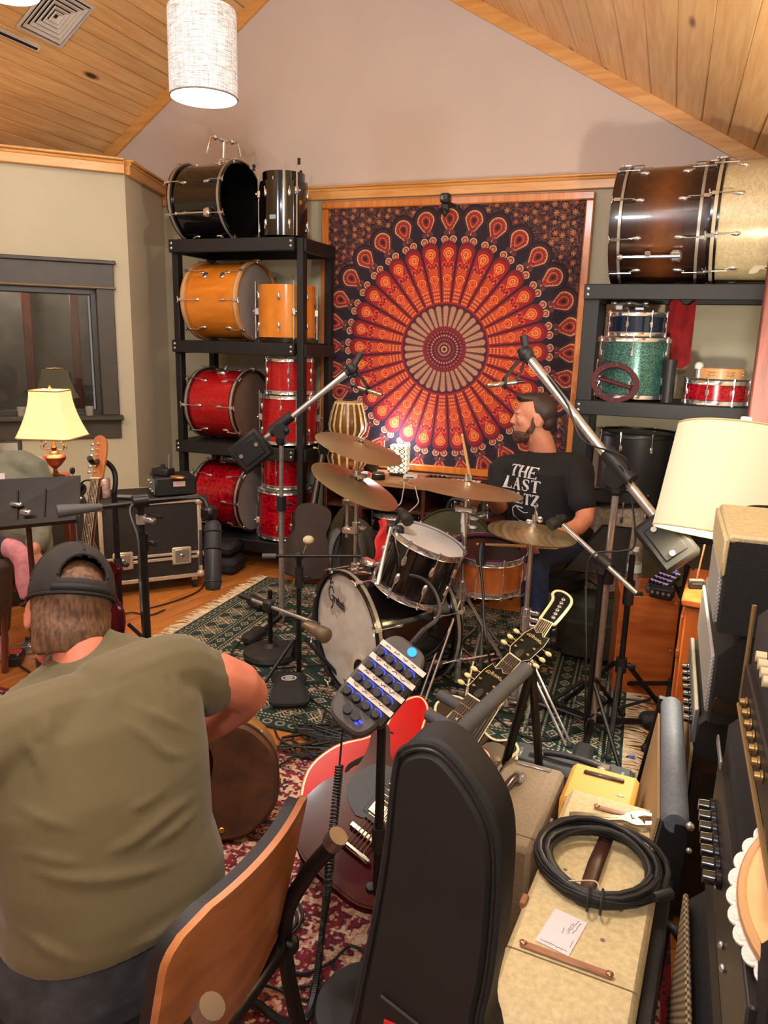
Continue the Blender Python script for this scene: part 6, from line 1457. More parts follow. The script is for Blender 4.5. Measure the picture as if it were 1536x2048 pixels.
# blond amp with its sloping front
c = fl(1190, 1740, .46); BM = rz(AROT, (c.x, c.y, 0))
ba = thing('guitar_amplifier', 'large blond amplifier with a coiled black cable lying on it', 'amplifier', BM)
prof = [(.30, .014), (.31, .03), (.31, .44), (.29, .46), (-.345, .46), (-.60, .395), (-.62, .38), (-.62, .03), (-.60, .014)]
X0, X1 = -.118, .132
b = B(); r = []
for x, ins in ((X0, .012), (X0+.012, 0), (X1-.012, 0), (X1, .012)): r.append([V((x, y*(1-ins/.5), z-(ins if z > .2 else -ins*.3))) for y, z in prof])
b.loft(r); obj('cabinet', b, TX_BLOND, ba)
obj('lid_seam', B().tube([(X0+.004, -.30, .4605), (X1-.004, -.30, .4605)], .0016, 6), mat('seam_dark_tan', (120, 98, 66), .8), ba)  # thin darker tan line along the lid seam
for y, x0, x1 in ((-.285, X0+.025, X1-.05), (.235, X0+.075, X1-.02)):
    h = obj('flat_handle', B().box(((x0+x1)/2, y, .464), (x1-x0, .016, .008), b=.003), TANLEATH, ba)
    for x in (x0+.006, x1-.006): obj('handle_rivet', B().ell((x, y, .468), (.008, .007, .004), 10, 6), mat('copper_rivet', (176, 130, 100), .3, .8), h)
obj('strap', B().tube([(-.004, -.13, .467), (0, 0, .476), (.006, .12, .470)], [.016, .017, .016], 10, flat=.35), BRLEATH, ba)
obj('corner_guard', B().box((X0, -.16, .452), (.014, .03, .022), b=.003), TANLEATH, ba)
for x, y in ((.07, -.10), (.05, -.20), (-.06, -.03)): obj('stain', B().cyl(.005, .4600, .4606, 10, MX.Translation((x, y, 0))), mat('amp_stain', (120, 104, 80), .7), ba)
obj('back_panel', B().box((X1+.014, -.15, .22), (.028, .88, .40), b=.004), TX_BLACK, ba)
obj('pilot_lamp', B().ell((X0-.006, -.24, .385), (.014, .012, .014), 14, 10), mat('red_jewel', (255, 30, 40), .2, emit=(255, 20, 40), estr=5), ba)
# coil of cable
rng = random.Random(12); cc = B(); cu_ = BM @ V((.005, .0, .478)); pts = []
turns = 13; rp = [rng.uniform(.088, .150) for _ in range(turns+1)]; op = [(rng.uniform(-.014, .014), rng.uniform(-.012, .012)) for _ in range(turns+1)]
for i in range(turns*22):
    k, f = divmod(i, 22); f /= 22; R = rp[k]+(rp[k+1]-rp[k])*f; ox = op[k][0]+(op[k+1][0]-op[k][0])*f; oy = op[k][1]+(op[k+1][1]-op[k][1])*f; a = 2*PI*f
    front = .5-.5*math.sin(a); tight = .55*front
    rr = R*(1-tight)+.138*tight
    pts.append(cu_+V((ox*(1-front)+rr*math.cos(a), oy*(1-front)+rr*.98*math.sin(a), .007*(k % 5)*(1-.3*front)+.004*math.sin(a*3+k))))
cc.tube(pts, .0066, 8)
coil = thing('coiled_cable', 'black cable wound in a coil on top of the blond amplifier', 'cable', cu_)
obj('cable', cc, CABLE, coil, world=True)
for dx in (-.008, .018): obj('cable_tie', B().torus(.026, .0032, 20, 6, MX.Translation(cu_+V((dx, -.134, .012))) @ MX.Rotation(PI/2, 4, 'Y') @ MX.Diagonal((.85, 1, 1, 1))), BLACKP, coil, world=True)
obj('twine', B().tube(catmull([cu_+V((-.03, -.10, .02)), cu_+V((-.055, -.085, .012)), cu_+V((-.075, -.10, .006)), cu_+V((-.04, -.115, .03)), cu_+V((.0, -.105, .034)), cu_+V((.01, -.12, .03))], 6), .0016, 5), mat('twine', (200, 180, 140), .9), coil, world=True)
obj('plug', B().tube([cu_+V((.118, -.09, .02)), cu_+V((.150, -.06, .018))], [.010, .012], 10), BLACKP, coil, world=True)
# wrench
wq = fl(1140, 1632, .475); we = fl(1312, 1643, .475); WMx = frame(wq, V((0, 0, 1)), we-wq); WL = (we-wq).length
wr_ = thing('adjustable_wrench', 'chrome adjustable wrench at the far end of the blond amplifier', 'wrench', WMx)
sW = WL/.20
obj('handle', B().prism([(0, -.010), (.012, -.014), (.12, -.009), (.135, -.014), (.135, .014), (.12, .009), (.012, .014), (0, .010)], -.005, .005, MX.Scale(sW, 4), .0015), DULLCH, wr_)
obj('handle_recess', B().prism([(.02, -.004), (.11, -.003), (.11, .003), (.02, .004)], .0048, .0056, MX.Scale(sW, 4)), DULLCH, wr_)
obj('head', B().prism([(.128, -.014), (.15, -.026), (.168, -.026), (.166, -.008), (.158, .004), (.176, .012), (.20, .008), (.198, .022), (.178, .032), (.15, .026), (.128, .014)], -.006, .006, MX.Scale(sW, 4), .0015), DULLCH, wr_)
obj('movable_jaw', B().prism([(.168, -.024), (.198, -.018), (.196, -.006), (.172, -.008)], -.0055, .0055, MX.Scale(sW, 4), .0012), CHROME, wr_)
obj('worm_screw', B().cyl(.0058*sW, 0, .016*sW, 12, frame((.146*sW, -.004, .002), (0, 1, 0))), DULLCH, wr_)
# the note
nq = [fl(x, y, .4615) for x, y in ((1070, 1880), (1137, 1913), (1172, 1838), (1100, 1812))]; nM = frame(nq[0], V((0, 0, 1)), nq[1]-nq[0])
nt_ = thing('paper_note', 'white paper note with handwriting on the blond amplifier beside the cable coil', 'paper', nM)
NW, NH = (nq[1]-nq[0]).length, (nq[3]-nq[0]).length
obj('sheet', B().box((NW/2, NH/2, 0), (NW, NH, .0008)), mat('note_paper', (216, 208, 212), .8), nt_)
hw_ = []; rng = random.Random(8)
for (sx0, sy0, dx, dy, n) in ((.12, .08, .76, .0, 26), (.86, .92, -.06, -.34, 12), (.78, .95, -.12, -.42, 14), (.66, .84, -.02, -.28, 10), (.52, .62, .02, -.18, 6), (.90, .40, .02, -.2, 5)):
    hw_.append([(NW*(sx0+dx*i/n+.018*rng.uniform(-1, 1)), NH*(sy0+dy*i/n+.022*rng.uniform(-1, 1))) for i in range(n+1)])
obj('handwriting', strokes(hw_, .0011, .0004, .0007, lambda x, y, z: (x, y, z)), mat('pencil_grey', (120, 116, 124), .8), nt_)

def amp_box(name, label, M, sx, sy, z0, z1, m, b=.012, cat='amplifier'):
    t = thing(name, label, cat, M); obj('cabinet', B().box((0, 0, (z0+z1)/2), (sx, sy, z1-z0), b=b), m, t)
    for x in (-1, 1):
        for y in (-1, 1): obj('rubber_foot', B().cyl(.016, z0-.014, z0+.002, 12, MX.Translation((x*(sx/2-.03), y*(sy/2-.03), 0))), RUBBER, t)
    return t
br = amp_box('guitar_amplifier', 'tan-brown amplifier with a brown leather handle, beside the black gig bag', rz(AROT, (-.268, 1.83, 0)), .172, .40, .026, .40, TX_BROWN)
strap_handle(br, wm(br) @ MX.Translation((-.03, .02, .40)) @ MX.Rotation(rad(84), 4, 'Z'), .13, .022, .011, BRLEATH)
obj('trim_handle', B().box((.0, .172, .402), (.10, .014, .006), b=.002), STEEL, br); obj('trim_handle', B().box((.0, -.168, .402), (.05, .014, .006), b=.002), STEEL, br)
obj('lid_seam', B().tube([(-.084, -.15, .4004), (.084, -.15, .4004)], .0014, 6), mat('seam_brown', (88, 68, 50), .8), br)
obj('latch', B().box((.088, .02, .33), (.008, .05, .022), b=.003).box((.09, .02, .345), (.01, .02, .012), b=.002), STEEL, br)
ye = amp_box('guitar_amplifier', 'small yellow tweed amplifier behind the blond amplifier', rz(AROT, (-.062, 1.935, 0)), .185, .20, .026, .425, TWEED)
obj('screw_plate', B().box((.055, -.02, .426), (.018, .006, .003), b=.001), STEEL, ye); obj('leather_strap', B().box((0, .05, .428), (.11, .016, .008), b=.003), BRLEATH, ye)
bl = amp_box('amplifier_head', 'blue-black amplifier head with long black handle at the green rug\'s edge', rz(AROT, (-.165, 2.165, 0)), .375, .125, .026, .345, TX_BLUE, .016)
for x in (-.155, .155): obj('corner_plate', B().box((x, -.012, .346), (.012, .055, .006), b=.002), STEEL, bl)
strap_handle(bl, wm(bl) @ MX.Translation((0, -.005, .345)), .20, .016, .010, BLACKP, mat('handle_cap_steel', (180, 168, 150), .3, .9))

# ---- rows of stacked amplifiers facing left
def stack_amp(name, label, X, Y0, Y1, z0, z1, dep, m, face=None, face_m=None, panel=None, knobs=None, lean=0., cut=.06):
    """front at X facing -X; cut: the near-side outline has a slanted upper front"""
    t = thing(name, label, 'amplifier', (X+dep/2, (Y0+Y1)/2, z0))
    pr = [(X, z0), (X+dep, z0), (X+dep, z1), (X+cut, z1), (X, z1-cut*1.1)]
    b = B(); L = []
    for y, e in ((Y0, .008), (Y0+.008, 0), (Y1-.008, 0), (Y1, .008)):
        cxm, czm = X+dep/2, (z0+z1)/2; L.append([V((cxm+(x-cxm)*(1-e*3), y, czm+(z-czm)*(1-e*3))) for x, z in pr])
    b.loft([l[::-1] for l in L]); obj('cabinet', b, m, t, world=True)
    if face: obj('grille', B().box((X-.003, (Y0+Y1)/2, (face[0]+face[1])/2), (.01, Y1-Y0-.06, face[1]-face[0]), b=.003), face_m, t, world=True)
    if panel: obj('control_panel', B().box((X-.004, (Y0+Y1)/2, (panel[0]+panel[1])/2), (.014, Y1-Y0-.05, panel[1]-panel[0]), b=.003), panel[2], t, world=True)
    if knobs:
        z, km, n, ya, yb, r, L_ = knobs
        me_k = mesh('knob', B().lathe([(0, 0), (r*1.15, 0), (r*1.15, L_*.25), (r*.85, L_*.35), (r*.75, L_), (0, L_)], 16), km)
        for i in range(n):
            q = V((X-.012, ya+(yb-ya)*i/(n-1), z)); o = obj('knob', me_k, km, t, M=wm(t).inverted() @ frame(q, (-1, 0, 0)))
    return t
PANEL_D = mat('control_panel_brown_black', (30, 26, 25), .45, var=.1, scale=30); GOLDK = mat('gold_knob', (150, 122, 76), .4, .8, var=.1); CREAMK = mat('cream_knob', (206, 188, 150), .4); BLKK = mat('black_knob', (20, 20, 21), .25, coat=.5)
nx_ = .165
s1_ = stack_amp('speaker_cabinet', 'speaker cabinet with checked grille at the bottom of the nearest stack', nx_-.03, .78, 1.42, .016, .60, .32, TX_BLACK, (.04, .57), GR_CHK)
s2_ = stack_amp('guitar_amplifier', 'black amplifier with large black knobs, middle of the nearest stack', nx_, .78, 1.40, .605, 1.0, .30, TX_BLACK, (.63, .70), TX_BLACK, (.72, .88, PANEL_D), (.80, BLKK, 7, 1.13, 1.33, .013, .026))
s3_ = stack_amp('amplifier_head', 'dark amplifier head with gold knobs on top of the nearest stack', nx_+.01, .78, 1.31, 1.005, 1.21, .24, tolex('brown_black_tolex', (30, 27, 26), .5, 240), None, None, (1.03, 1.10, PANEL_D), (1.068, GOLDK, 7, .98, 1.20, .0075, .010), cut=.03)
for i in range(4): obj('cream_knob', B().cyl(.008, 0, .014, 14, frame((nx_+.008, 1.06+i*.03, 1.165), (-1, 0, 0))), CREAMK, s3_, world=True)
obj('piping', B().tube([(nx_+.004, 1.315, 1.02), (nx_+.004, 1.315, 1.19)], .004, 6).tube([(nx_+.002, .8, 1.005), (nx_+.002, 1.315, 1.012)], .004, 6), mat('gold_piping', (160, 130, 84), .4, .5), s3_, world=True)
obj('pilot_bolt', B().ell((nx_-.014, 1.02, .775), (.005, .006, .006), 8, 6).ell((nx_-.014, .98, .772), (.005, .006, .006), 8, 6), STEEL, s2_, world=True)
obj('name_plate', B().box((nx_-.014, 1.35, .90), (.004, .10, .016), b=.001), STEEL, s2_, world=True)
# farther stack, three high
q1 = stack_amp('guitar_amplifier', 'black amplifier with tan grille at the bottom of the farther stack', .165, 2.02, 2.62, .016, .69, .26, TX_BLACK, (.05, .53), GR_TAN, (.55, .65, mat('panel_silver', (150, 148, 144), .35, .6)), (.60, BLKK, 8, 2.08, 2.45, .011, .02))
q2 = stack_amp('guitar_amplifier', 'black amplifier with silver grille in the middle of the farther stack', .175, 1.88, 2.55, .695, .94, .26, TX_BLACK, (.71, .86), GR_SIL, None, None)
q3 = stack_amp('amplifier_head', 'blond amplifier head with black side on top of the farther stack', .165, 1.84, 2.22, .945, 1.18, .30, TX_BLACK, (.96, 1.08), GR_SIL, None, None, cut=.02)
obj('top_cover', B().box((.315, 2.03, 1.176), (.30, .38, .02), b=.006).box((.162, 2.03, 1.13), (.012, .38, .09), b=.004), TX_BLOND, q3, world=True)
obj('top_handle', B().box((.30, 2.12, 1.19), (.05, .012, .008), b=.003), BLACKP, q3, world=True)
for t, x, y, z in ((q1, .175, 2.0, .50), (q2, .185, 1.86, .74)): obj('tilt_bracket', B().prism(oval([(0, 0), (.09, .0), (.11, .02), (.09, .035), (.05, .018), (.015, .03), (0, .035)], 3), -.003, .003, MX.Translation((x, y, z)) @ MX.Rotation(PI/2, 4, 'X')), mat('bracket_chrome', (176, 160, 130), .25, 1.), t, world=True)
# amplifier leaning in front of them; lamp sheen on its black top painted grey
e0, e1 = fl(1350, 1648, .56), fl(1343, 1408, .56)
la = thing('guitar_amplifier', 'tan-grilled amplifier with rounded grey top edge leaning by the farther stack', 'amplifier', ((e0+e1)/2+V((0, 0, -.545))))
obj('top_edge', B().tube([e0, e0+(e1-e0)*.03, e0+(e1-e0)*.97, e1], [.024, .031, .031, .024], 18), TX_SHEEN, la, world=True)
dn = V((-.09, .0, -.545)); b = B()
L = []
for p in (e0, e1): L.append([p+V((-.026, 0, .0)), p+dn+V((-.0, 0, .0)), p+dn+V((.10, 0, 0)), p+V((.03, 0, .0))])
b.loft(L); obj('cabinet', b, TX_BLACK, la, world=True)
n_ = V((-.986, 0, .163)); p0 = e0+(e1-e0)*.06+n_*.004; p1 = e0+(e1-e0)*.94+n_*.004
b = B(); b.loft([[p+V((-.026, 0, -.02)), p+dn*.95+V((-.0, 0, 0)), p+dn*.95+n_*.006, p+V((-.026, 0, -.02))+n_*.006] for p in (p0, p1)]); obj('grille', b, GR_TAN, la, world=True)
b = B(); b.loft([[p+V((-.02, 0, .01))+n_*.016, p+dn+n_*.016, p+dn+V((.02, 0, 0)), p+V((.0, 0, .01))] for p in (e1+V((0, -.004, 0)), e1+V((0, .02, 0)))]); obj('frame_edge', b, BLACKM, la, world=True)
obj('bolt', B().ell(e0+V((.03, -.012, .01)), .010, 8, 6).ell(e0+V((.034, -.012, -.05)), .007, 8, 6), STEEL, la, world=True)
# thick black lead bending out of the blond amp's side
wire('speaker_lead', 'thick black lead bending out of the blond amplifier\'s right side', [fl(1318, 1842, .40), fl(1352, 1862, .40), fl(1378, 1930, .36), fl(1380, 2030, .30), fl(1350, 2140, .22)], .011, CABLE, n=10)
# braided cable heap and adapter on the farther stack
BRAID = mat('braided_brown_cable', (92, 74, 58), .8, var=.4, scale=220, bump=.8, bscale=420)
zt = 1.20; b = B(); bd2 = thing('braided_cable', 'bundle of brown braided cable draped over the blond amplifier head', 'cable', (.26, 1.95, zt))
for k in range(5):
    o = k*.011; P = [at(1462-2*k, 1068+k*5, 2.02), at(1490, 1078+k*9, 1.98), at(1530, 1100+k*11, 1.94), at(1580, 1128+k*10, 1.92), at(1620, 1120+k*6, 2.0)]
    b.tube(catmull([p-fw*(.004*(k % 3)) for p in P], 6), .0095, 8)
obj('strands', b, BRAID, bd2, world=True)
wire('power_cable', 'thin dark cable looping on top of the blond amplifier head', [at(1440, 1100, 2.05), at(1470, 1062, 2.08), at(1500, 1050, 2.10), at(1536, 1066, 2.10), at(1500, 1034, 2.16), at(1482, 1024, 2.16), at(1500, 1014, 2.2), at(1540, 1014, 2.2)], .005, BLACKP)
# the cream round thing with lace at the lower right edge: a basket lid
lidc = at(1700, 1822, .86); dbx = thing('vinyl_case', 'dark blue-black vinyl case under the lace-edged basket at the lower right', 'case', (.33, .52, .0)); obj('case', B().box((0, 0, .36), (.40, .44, .70), b=.02), mat('blue_black_vinyl', (38, 40, 46), .45, var=.15, bump=.2, bscale=150), dbx); obj('lid_trim', B().box((0, 0, .60), (.404, .444, .012), b=.002), BLACKM, dbx); lt_ = thing('sewing_basket', 'round tan basket lid with white crochet lace edge at the lower right', 'basket', frame(lidc, V((-.25, -.55, .80))))
obj('lid', B().lathe([(0, .02), (.088, .018), (.106, .012), (.112, .0), (.108, -.014), (0, -.016)], 48), mat('basket_lid', (222, 172, 112), .6, var=.06, scale=20), lt_)
obj('rim', B().torus(.109, .010, 48, 8), mat('basket_rim', (196, 150, 98), .6), lt_)
LACE = mat('white_lace', (222, 216, 206), .9, bump=.8, bscale=260)
me_sc = mesh('lace_scallop', B().ell((0, 0, 0), (.012, .012, .004), 12, 6).torus(.010, .0035, 14, 6), LACE)
for k in range(34):
    a = 2*PI*k/34; obj('lace_scallop', me_sc, LACE, lt_, M=MX.Rotation(a, 4, 'Z') @ MX.Translation((.120, 0, -.012)) @ MX.Rotation(rad(20), 4, 'Y'))
obj('basket', B().lathe([(0, -.14), (.095, -.14), (.108, -.02), (.100, -.02), (.09, -.13)], 40), mat('dark_basket', (36, 36, 42), .6, bump=.5, bscale=90), lt_)

# ================================================================== LAMP, CAJON AND THINGS ON IT
cab = thing('wooden_cabinet', 'orange-brown wooden cabinet carrying the white-shaded lamp', 'cabinet', rz(AROT, (.40, 2.92, 0)))
CABW = wood('orange_cabinet_wood', (142, 68, 24), (186, 98, 42), 3., (8, 8, 1.2), .35, .3, None, .03)
obj('body', B().box((0, 0, .355), (.50, .40, .71), b=.006), CABW, cab); obj('top', B().box((0, 0, .725), (.53, .43, .028), b=.006), CABW, cab); obj('door', B().box((-.256, 0, .36), (.014, .33, .6), b=.004), CABW, cab); obj('rail', B().box((-.258, 0, .52), (.014, .37, .03), b=.003), CABW, cab)
SHADE = NT('cream_shade'); SHADE.b.inputs['Roughness'].default_value = .9; SHADE.b.inputs['Base Color'].default_value = lin((232, 222, 190)); SHADE.b.inputs['Emission Color'].default_value = lin((255, 240, 196)); SHADE.b.inputs['Emission Strength'].default_value = .16
tc = SHADE.n('ShaderNodeTexCoord'); nz = SHADE.n('ShaderNodeTexNoise', i_Scale=160., i_Detail=2.); SHADE.l(tc.outputs['Object'], nz.inputs[0]); SHADE.bump(nz.outputs[0], .3, .001); SHADE = SHADE.m
lc = at(1466, 970, 2.48); lax = (at(1478, 872, 2.48)-at(1432, 1100, 2.48)).normalized(); LM = frame(lc, lax)
wl_ = thing('table_lamp', 'big table lamp with white drum shade at the right edge', 'lamp', LM)
Rb, Rt, Hs = .222, .205, .35
obj('lamp_shade', B().lathe([(Rb, -Hs/2), (Rt, Hs/2), (Rt-.004, Hs/2), (Rb-.004, -Hs/2)], 64, close=True), SHADE, wl_)
for z, r in ((-Hs/2, Rb), (Hs/2, Rt)): obj('shade_trim', B().torus(r-.001, .0035, 64, 6, MX.Translation((0, 0, z))), mat('shade_trim_cream', (226, 206, 150), .8), wl_)
sp = B()
for k in range(3): sp.tube([(0, 0, Hs/2-.012), ((Rt-.004)*math.cos(k*2.094+.4), (Rt-.004)*math.sin(k*2.094+.4), Hs/2-.004)], .002, 5)
obj('spider', sp, STEEL, wl_); obj('finial', B().cyl(.014, Hs/2-.012, Hs/2+.052, 16).cyl(.017, Hs/2+.03, Hs/2+.052, 16), mat('pale_brass', (226, 196, 120), .35, .6), wl_)
obj('harp', B().tube([(0, 0, Hs/2-.012), (.05, 0, .08), (.055, 0, -.02), (0, 0, -.12)], .0025, 6).tube([(0, 0, Hs/2-.012), (-.05, 0, .08), (-.055, 0, -.02), (0, 0, -.12)], .0025, 6), GOLD, wl_)
obj('light_bulb', B().ell((0, 0, .0), (.03, .03, .045), 14, 10), MATS['bulb_glow'], wl_); obj('socket', B().cyl(.016, -.12, -.05, 16), GOLD, wl_)
foot = V((.40, 2.92, .74)); b = B(); sk = wm(wl_) @ V((0, 0, -.12)); b.tube([sk, sk-lax*.08, (sk+foot)/2+V((0, 0, .02)), foot+V((0, 0, .02))], [.012, .014, .016, .02], 12); obj('stem', b, GOLD, wl_, world=True); obj('base', B().lathe([(0, 0), (.085, 0), (.085, .012), (.03, .03), (0, .032)], 32, MX.Translation(foot)), GOLD, wl_, world=True)
lamp('white_lamp_light', lc+lax*.163, 80, (1, .92, .80), .05)
sw = thing('inline_dimmer', 'small dark dimmer box hanging under the white lampshade', 'switch', at(1392, 1168, 2.55))
obj('box', B().box((0, 0, 0), (.052, .02, .034), MX.Rotation(.35, 4, 'Z') , b=.004), mat('dimmer_brown', (62, 52, 48), .4), sw); obj('label', B().box((0, -.0105, .004), (.034, .001, .008), MX.Rotation(.35, 4, 'Z')), STEEL, sw); obj('cord', B().tube([(0, 0, .016), (.004, .0, .06), (.012, 0, .14)], .003, 6), mat('amber_cord', (150, 110, 90), .4), sw)
# cajon
CAJW = wood('cajon_wood', (160, 78, 30), (196, 108, 52), 2.6, (1.2, 8, 8), .35, .35, None, .03)
ca, cb_ = fl(1221, 1384), fl(1338, 1398); cd = (cb_-ca).normalized(); CM = MX((cd, V((-cd.y, cd.x, 0)), V((0, 0, 1)))).transposed().to_4x4(); CM.translation = ca
cw_, cdp, chh = (cb_-ca).length, .30, .49
cj = thing('cajon', 'orange-brown wooden box drum with sound hole, holding bottle and mixer', 'cajon', CM)
obj('body', B().box((cw_/2, cdp/2, chh/2), (cw_-.004, cdp, chh-.004), b=.004), CAJW, cj); obj('front_plate', B().box((cw_/2, -.003, chh/2), (cw_, .006, chh), b=.002), CAJW, cj)
obj('sound_hole', B().cyl(.05, 0, .002, 24, frame((cw_-.0025, cdp*.5, .27), (1, 0, 0))), mat('hole_dark', (14, 10, 8), .9), cj)
for x in (.02, cw_-.02):
    for z in (.02, .24, chh-.02): obj('screw', B().ell((x, -.006, z), (.005, .002, .005), 8, 4), STEEL, cj)
ctop = lambda u, v, z=0: CM @ V((u, v, chh+z))
wb = thing('water_bottle', 'clear ribbed plastic water bottle at the left corner of the cajon', 'bottle', ctop(.06, .10))
CLEAR = NT('clear_plastic'); CLEAR.b.inputs['Transmission Weight'].default_value = .9; CLEAR.b.inputs['Roughness'].default_value = .08; CLEAR.b.inputs['IOR'].default_value = 1.2; CLEAR.b.inputs['Base Color'].default_value = lin((236, 226, 222)); CLEAR = CLEAR.m
pr = [(0, 0), (.028, 0)]+[(.031+.0018*math.sin(i*2.1), .008+i*.0085) for i in range(15)]+[(.026, .150), (.013, .172), (.012, .186), (0, .186)]
obj('body', B().lathe(pr, 24), CLEAR, wb); obj('cap', B().cyl(.0145, .182, .200, 18), WHITEP, wb); obj('label', B().lathe([(.0335, .085), (.0335, .125)], 24), mat('bottle_label', (190, 206, 196), .5), wb)
def monitor_mixer(name, label, M, s=1., tape=True, lit=(0, 1, 2, 3)):
    """personal mixer: long rounded body, four rows of knobs with blue lights, tape strips with scribbles; x across, y along"""
    t = thing(name, label, 'mixer', M); W_, L_ = .118*s, .235*s
    ol = [(W_/2*math.copysign(abs(math.cos(a))**.5, math.cos(a)), L_/2*math.copysign(abs(math.sin(a))**.62, math.sin(a))) for a in [2*PI*k/40 for k in range(40)]]
    obj('body', B().prism(ol, -.035*s, .0, None, .006*s), mat('mixer_grey', (74, 68, 66), .5, var=.05), t)
    obj('face_plate', B().box((0, .005*s, .0005), (W_*.86, L_*.62, .003), b=.001), BLACKP, t)
    LEDM = mat('blue_led', (40, 60, 255), .3, emit=(30, 50, 255), estr=3)
    for r in range(4):
        y = (-.056+r*.037)*s
        if tape:
            tp = obj('tape_strip', B().box((.006*s, y+.020*s, .0045*s), (W_*1.02, .0125*s, .0012)), mat('masking_tape', (216, 200, 188), .8), t)
            rg = random.Random(r); ln = [[((-.04+k*.023+i*.0025)*s, y+(.020+.003*rg.uniform(-1, 1))*s) for i in range(6)] for k in range(4)]
            obj('scribble', strokes(ln, .0012*s, .0048*s, .0058*s, lambda x, y, z: (x, y, z)), mat('ink', (50, 40, 44), .8), tp)
        for k in range(4):
            x = (-.039+k*.026)*s
            kn = obj('knob', B().lathe([(0, 0), (.010*s, 0), (.0085*s, .014*s), (0, .0145*s)], 14, MX.Translation((x, y-.002*s, .002))), BLACKP, t)
            rg = random.Random(r*9+k); arc = [(x+.0125*s*math.cos(a), y-.002*s+.0125*s*math.sin(a), .004) for a in [.5+.33*i for i in range(6)]]
            lb = B()
            for q in arc: lb.ell(q, (.0017*s, .0017*s, .001), 6, 4)
            obj('led_ring', lb, LEDM, kn)
    obj('blue_button', B().cyl(.0105*s, 0, .003, 20, MX.Translation((.012*s, .100*s, 0))), mat('blue_button_glow', (30, 120, 240), .3, emit=(20, 110, 255), estr=2.2), t)
    for x in (-.012, .01): obj('knob', B().cyl(.0105*s, 0, .016*s, 14, MX.Translation((x*s, -.087*s, 0))), BLACKP, t)
    obj('led_bar', B().box((.022*s, -.088*s, .002), (.016*s, .004*s, .002)).box((.02*s, -.096*s, .002), (.008*s, .004*s, .002)), LEDM, t)
    obj('side_grip', B().box((W_*.5, 0, -.018*s), (.012*s, L_*.6, .02*s), b=.004*s), BLACKP, t)
    return t
mc = ctop(.19, .10, .06); monitor_mixer('monitor_mixer', 'small mixer with blue lights and tape strips on the cajon', MX.Translation(mc) @ MX.Rotation(rad(-38), 4, 'Z') @ MX.Rotation(rad(24), 4, 'X'), .8)
pb = thing('headphone_amp', 'small black box with sockets at the front edge of the cajon', 'amplifier', MX.Translation(ctop(.18, .0, .026)) @ MX.Rotation(rad(-14), 4, 'Z')); obj('box', B().box((0, 0, 0), (.10, .06, .048), b=.006), BLACKP, pb)
for k in range(4): obj('socket', B().cyl(.007, 0, .004, 10, frame((-.036+k*.024, -.030, .004), (0, -1, 0))), STEEL, pb)
b = B(); hcx = at(1340, 1080, 3.5)
solo('clear_hose', B().torus(.085, .013, 48, 10, frame(hcx, (EYE-hcx), (0, 0, 1)) @ MX.Diagonal((1.25, .95, 1, 1))), CLEAR, 'loop of clear plastic hose hanging behind the cajon', 'hose')
wire('mixer_cable', 'black cable looping from the cajon\'s mixer up past the dimmer', [ctop(.24, .10, .05), ctop(.27, .08, .02), at(1392, 1200, 3.1), at(1398, 1160, 3.0), at(1380, 1130, 3.0), at(1362, 1112, 3.05)], .004, CABLE)
# black tripod stands around the cajon
def simple_tripod(name, label, x, y, zh, ztop, spread, m=BLACKM, a0=.3, r=.012, lw=.011):
    t = thing(name, label, 'stand', (x, y, .002)); tripod(t, x, y, zh, spread, a0=a0, m=m, r=lw); pole(t, (x, y, zh*.4), (x, y, ztop), r, m); collar(t, (x, y, zh), r*1.9, .06, BLACKP); return t
p = fl(1238, 1400); ts = simple_tripod('microphone_stand', 'black tripod microphone stand just left of the cajon', p.x, p.y-.30, .30, .78, .27, a0=.5)
collar(ts, (p.x, p.y-.30, .62), .022, .10, BLACKP)
m1 = at(1118, 1042, 3.0); m2 = at(1272, 1186, 2.92); mj = at(1205, 1122, 2.96)
sb3 = thing('boom_arm_stand', 'chrome boom reaching over the hi-hat, holding a black microphone', 'microphone stand', (mj.x, mj.y, .002))
tripod(sb3, mj.x, mj.y, .26, .28, a0=1.1, m=BLACKM); pole(sb3, (mj.x, mj.y, .1), (mj.x, mj.y, mj.z), .012, BLACKM)
obj('boom', B().tube([m2, m1], .0105, 12), STEEL, sb3, world=True); obj('boom_clamp', B().cyl(.026, -.03, .03, 14, frame(mj, (m1-m2))).box((0, 0, -.03), (.04, .04, .06), MX.Translation(mj), b=.01), BLACKP, sb3, world=True)
short_mic('boom_microphone', 'black microphone at the end of the boom above the hi-hat\'s right side', at(1130, 1034, 2.98), at(1098, 1052, 2.96), .020, m1)
p = fl(1342, 1440); simple_tripod('lamp_stand', 'black stand with a round hub at the right of the cajon', p.x-.01, p.y-.0, .16, .92, .34, a0=2.35)
# black case lid and green bag beside the drummer, white pearl drum behind them
drum('floor_tom', 'white pearl floor tom standing behind the drummer\'s left arm', 'drum', ZAX(-.24, 4.22, .23), .2, .56, pearl('white_pearl', (168, 156, 146), (206, 198, 188), 26., (1, 1, 1), .25, .1), 'tom', 8, 'box', hoop=BLACKM, head=HEADB)
for o in list(COL.objects):
    if o.get('label', '').startswith('white pearl floor tom'):
        for a in (-2.2, -.4, 1.2): drum_leg(o, .2, a, -.225, .2)
kl = thing('drum_case', 'black trapezoid drum case lid standing behind the chrome boom', 'case', fl(1190, 1190, .32))
kc = at(1190, 1100, 3.75); KM = frame(kc, (EYE-kc).cross(V((0, 0, 1))).cross(V((0, 0, 1)))*-1, (1, 0, 0)); 
b = B(); kA_ = [at(x, y, 3.72) for x, y in ((1128, 1138), (1250, 1152), (1262, 1056), (1206, 1050))]; nrm = (EYE-kc).normalized()
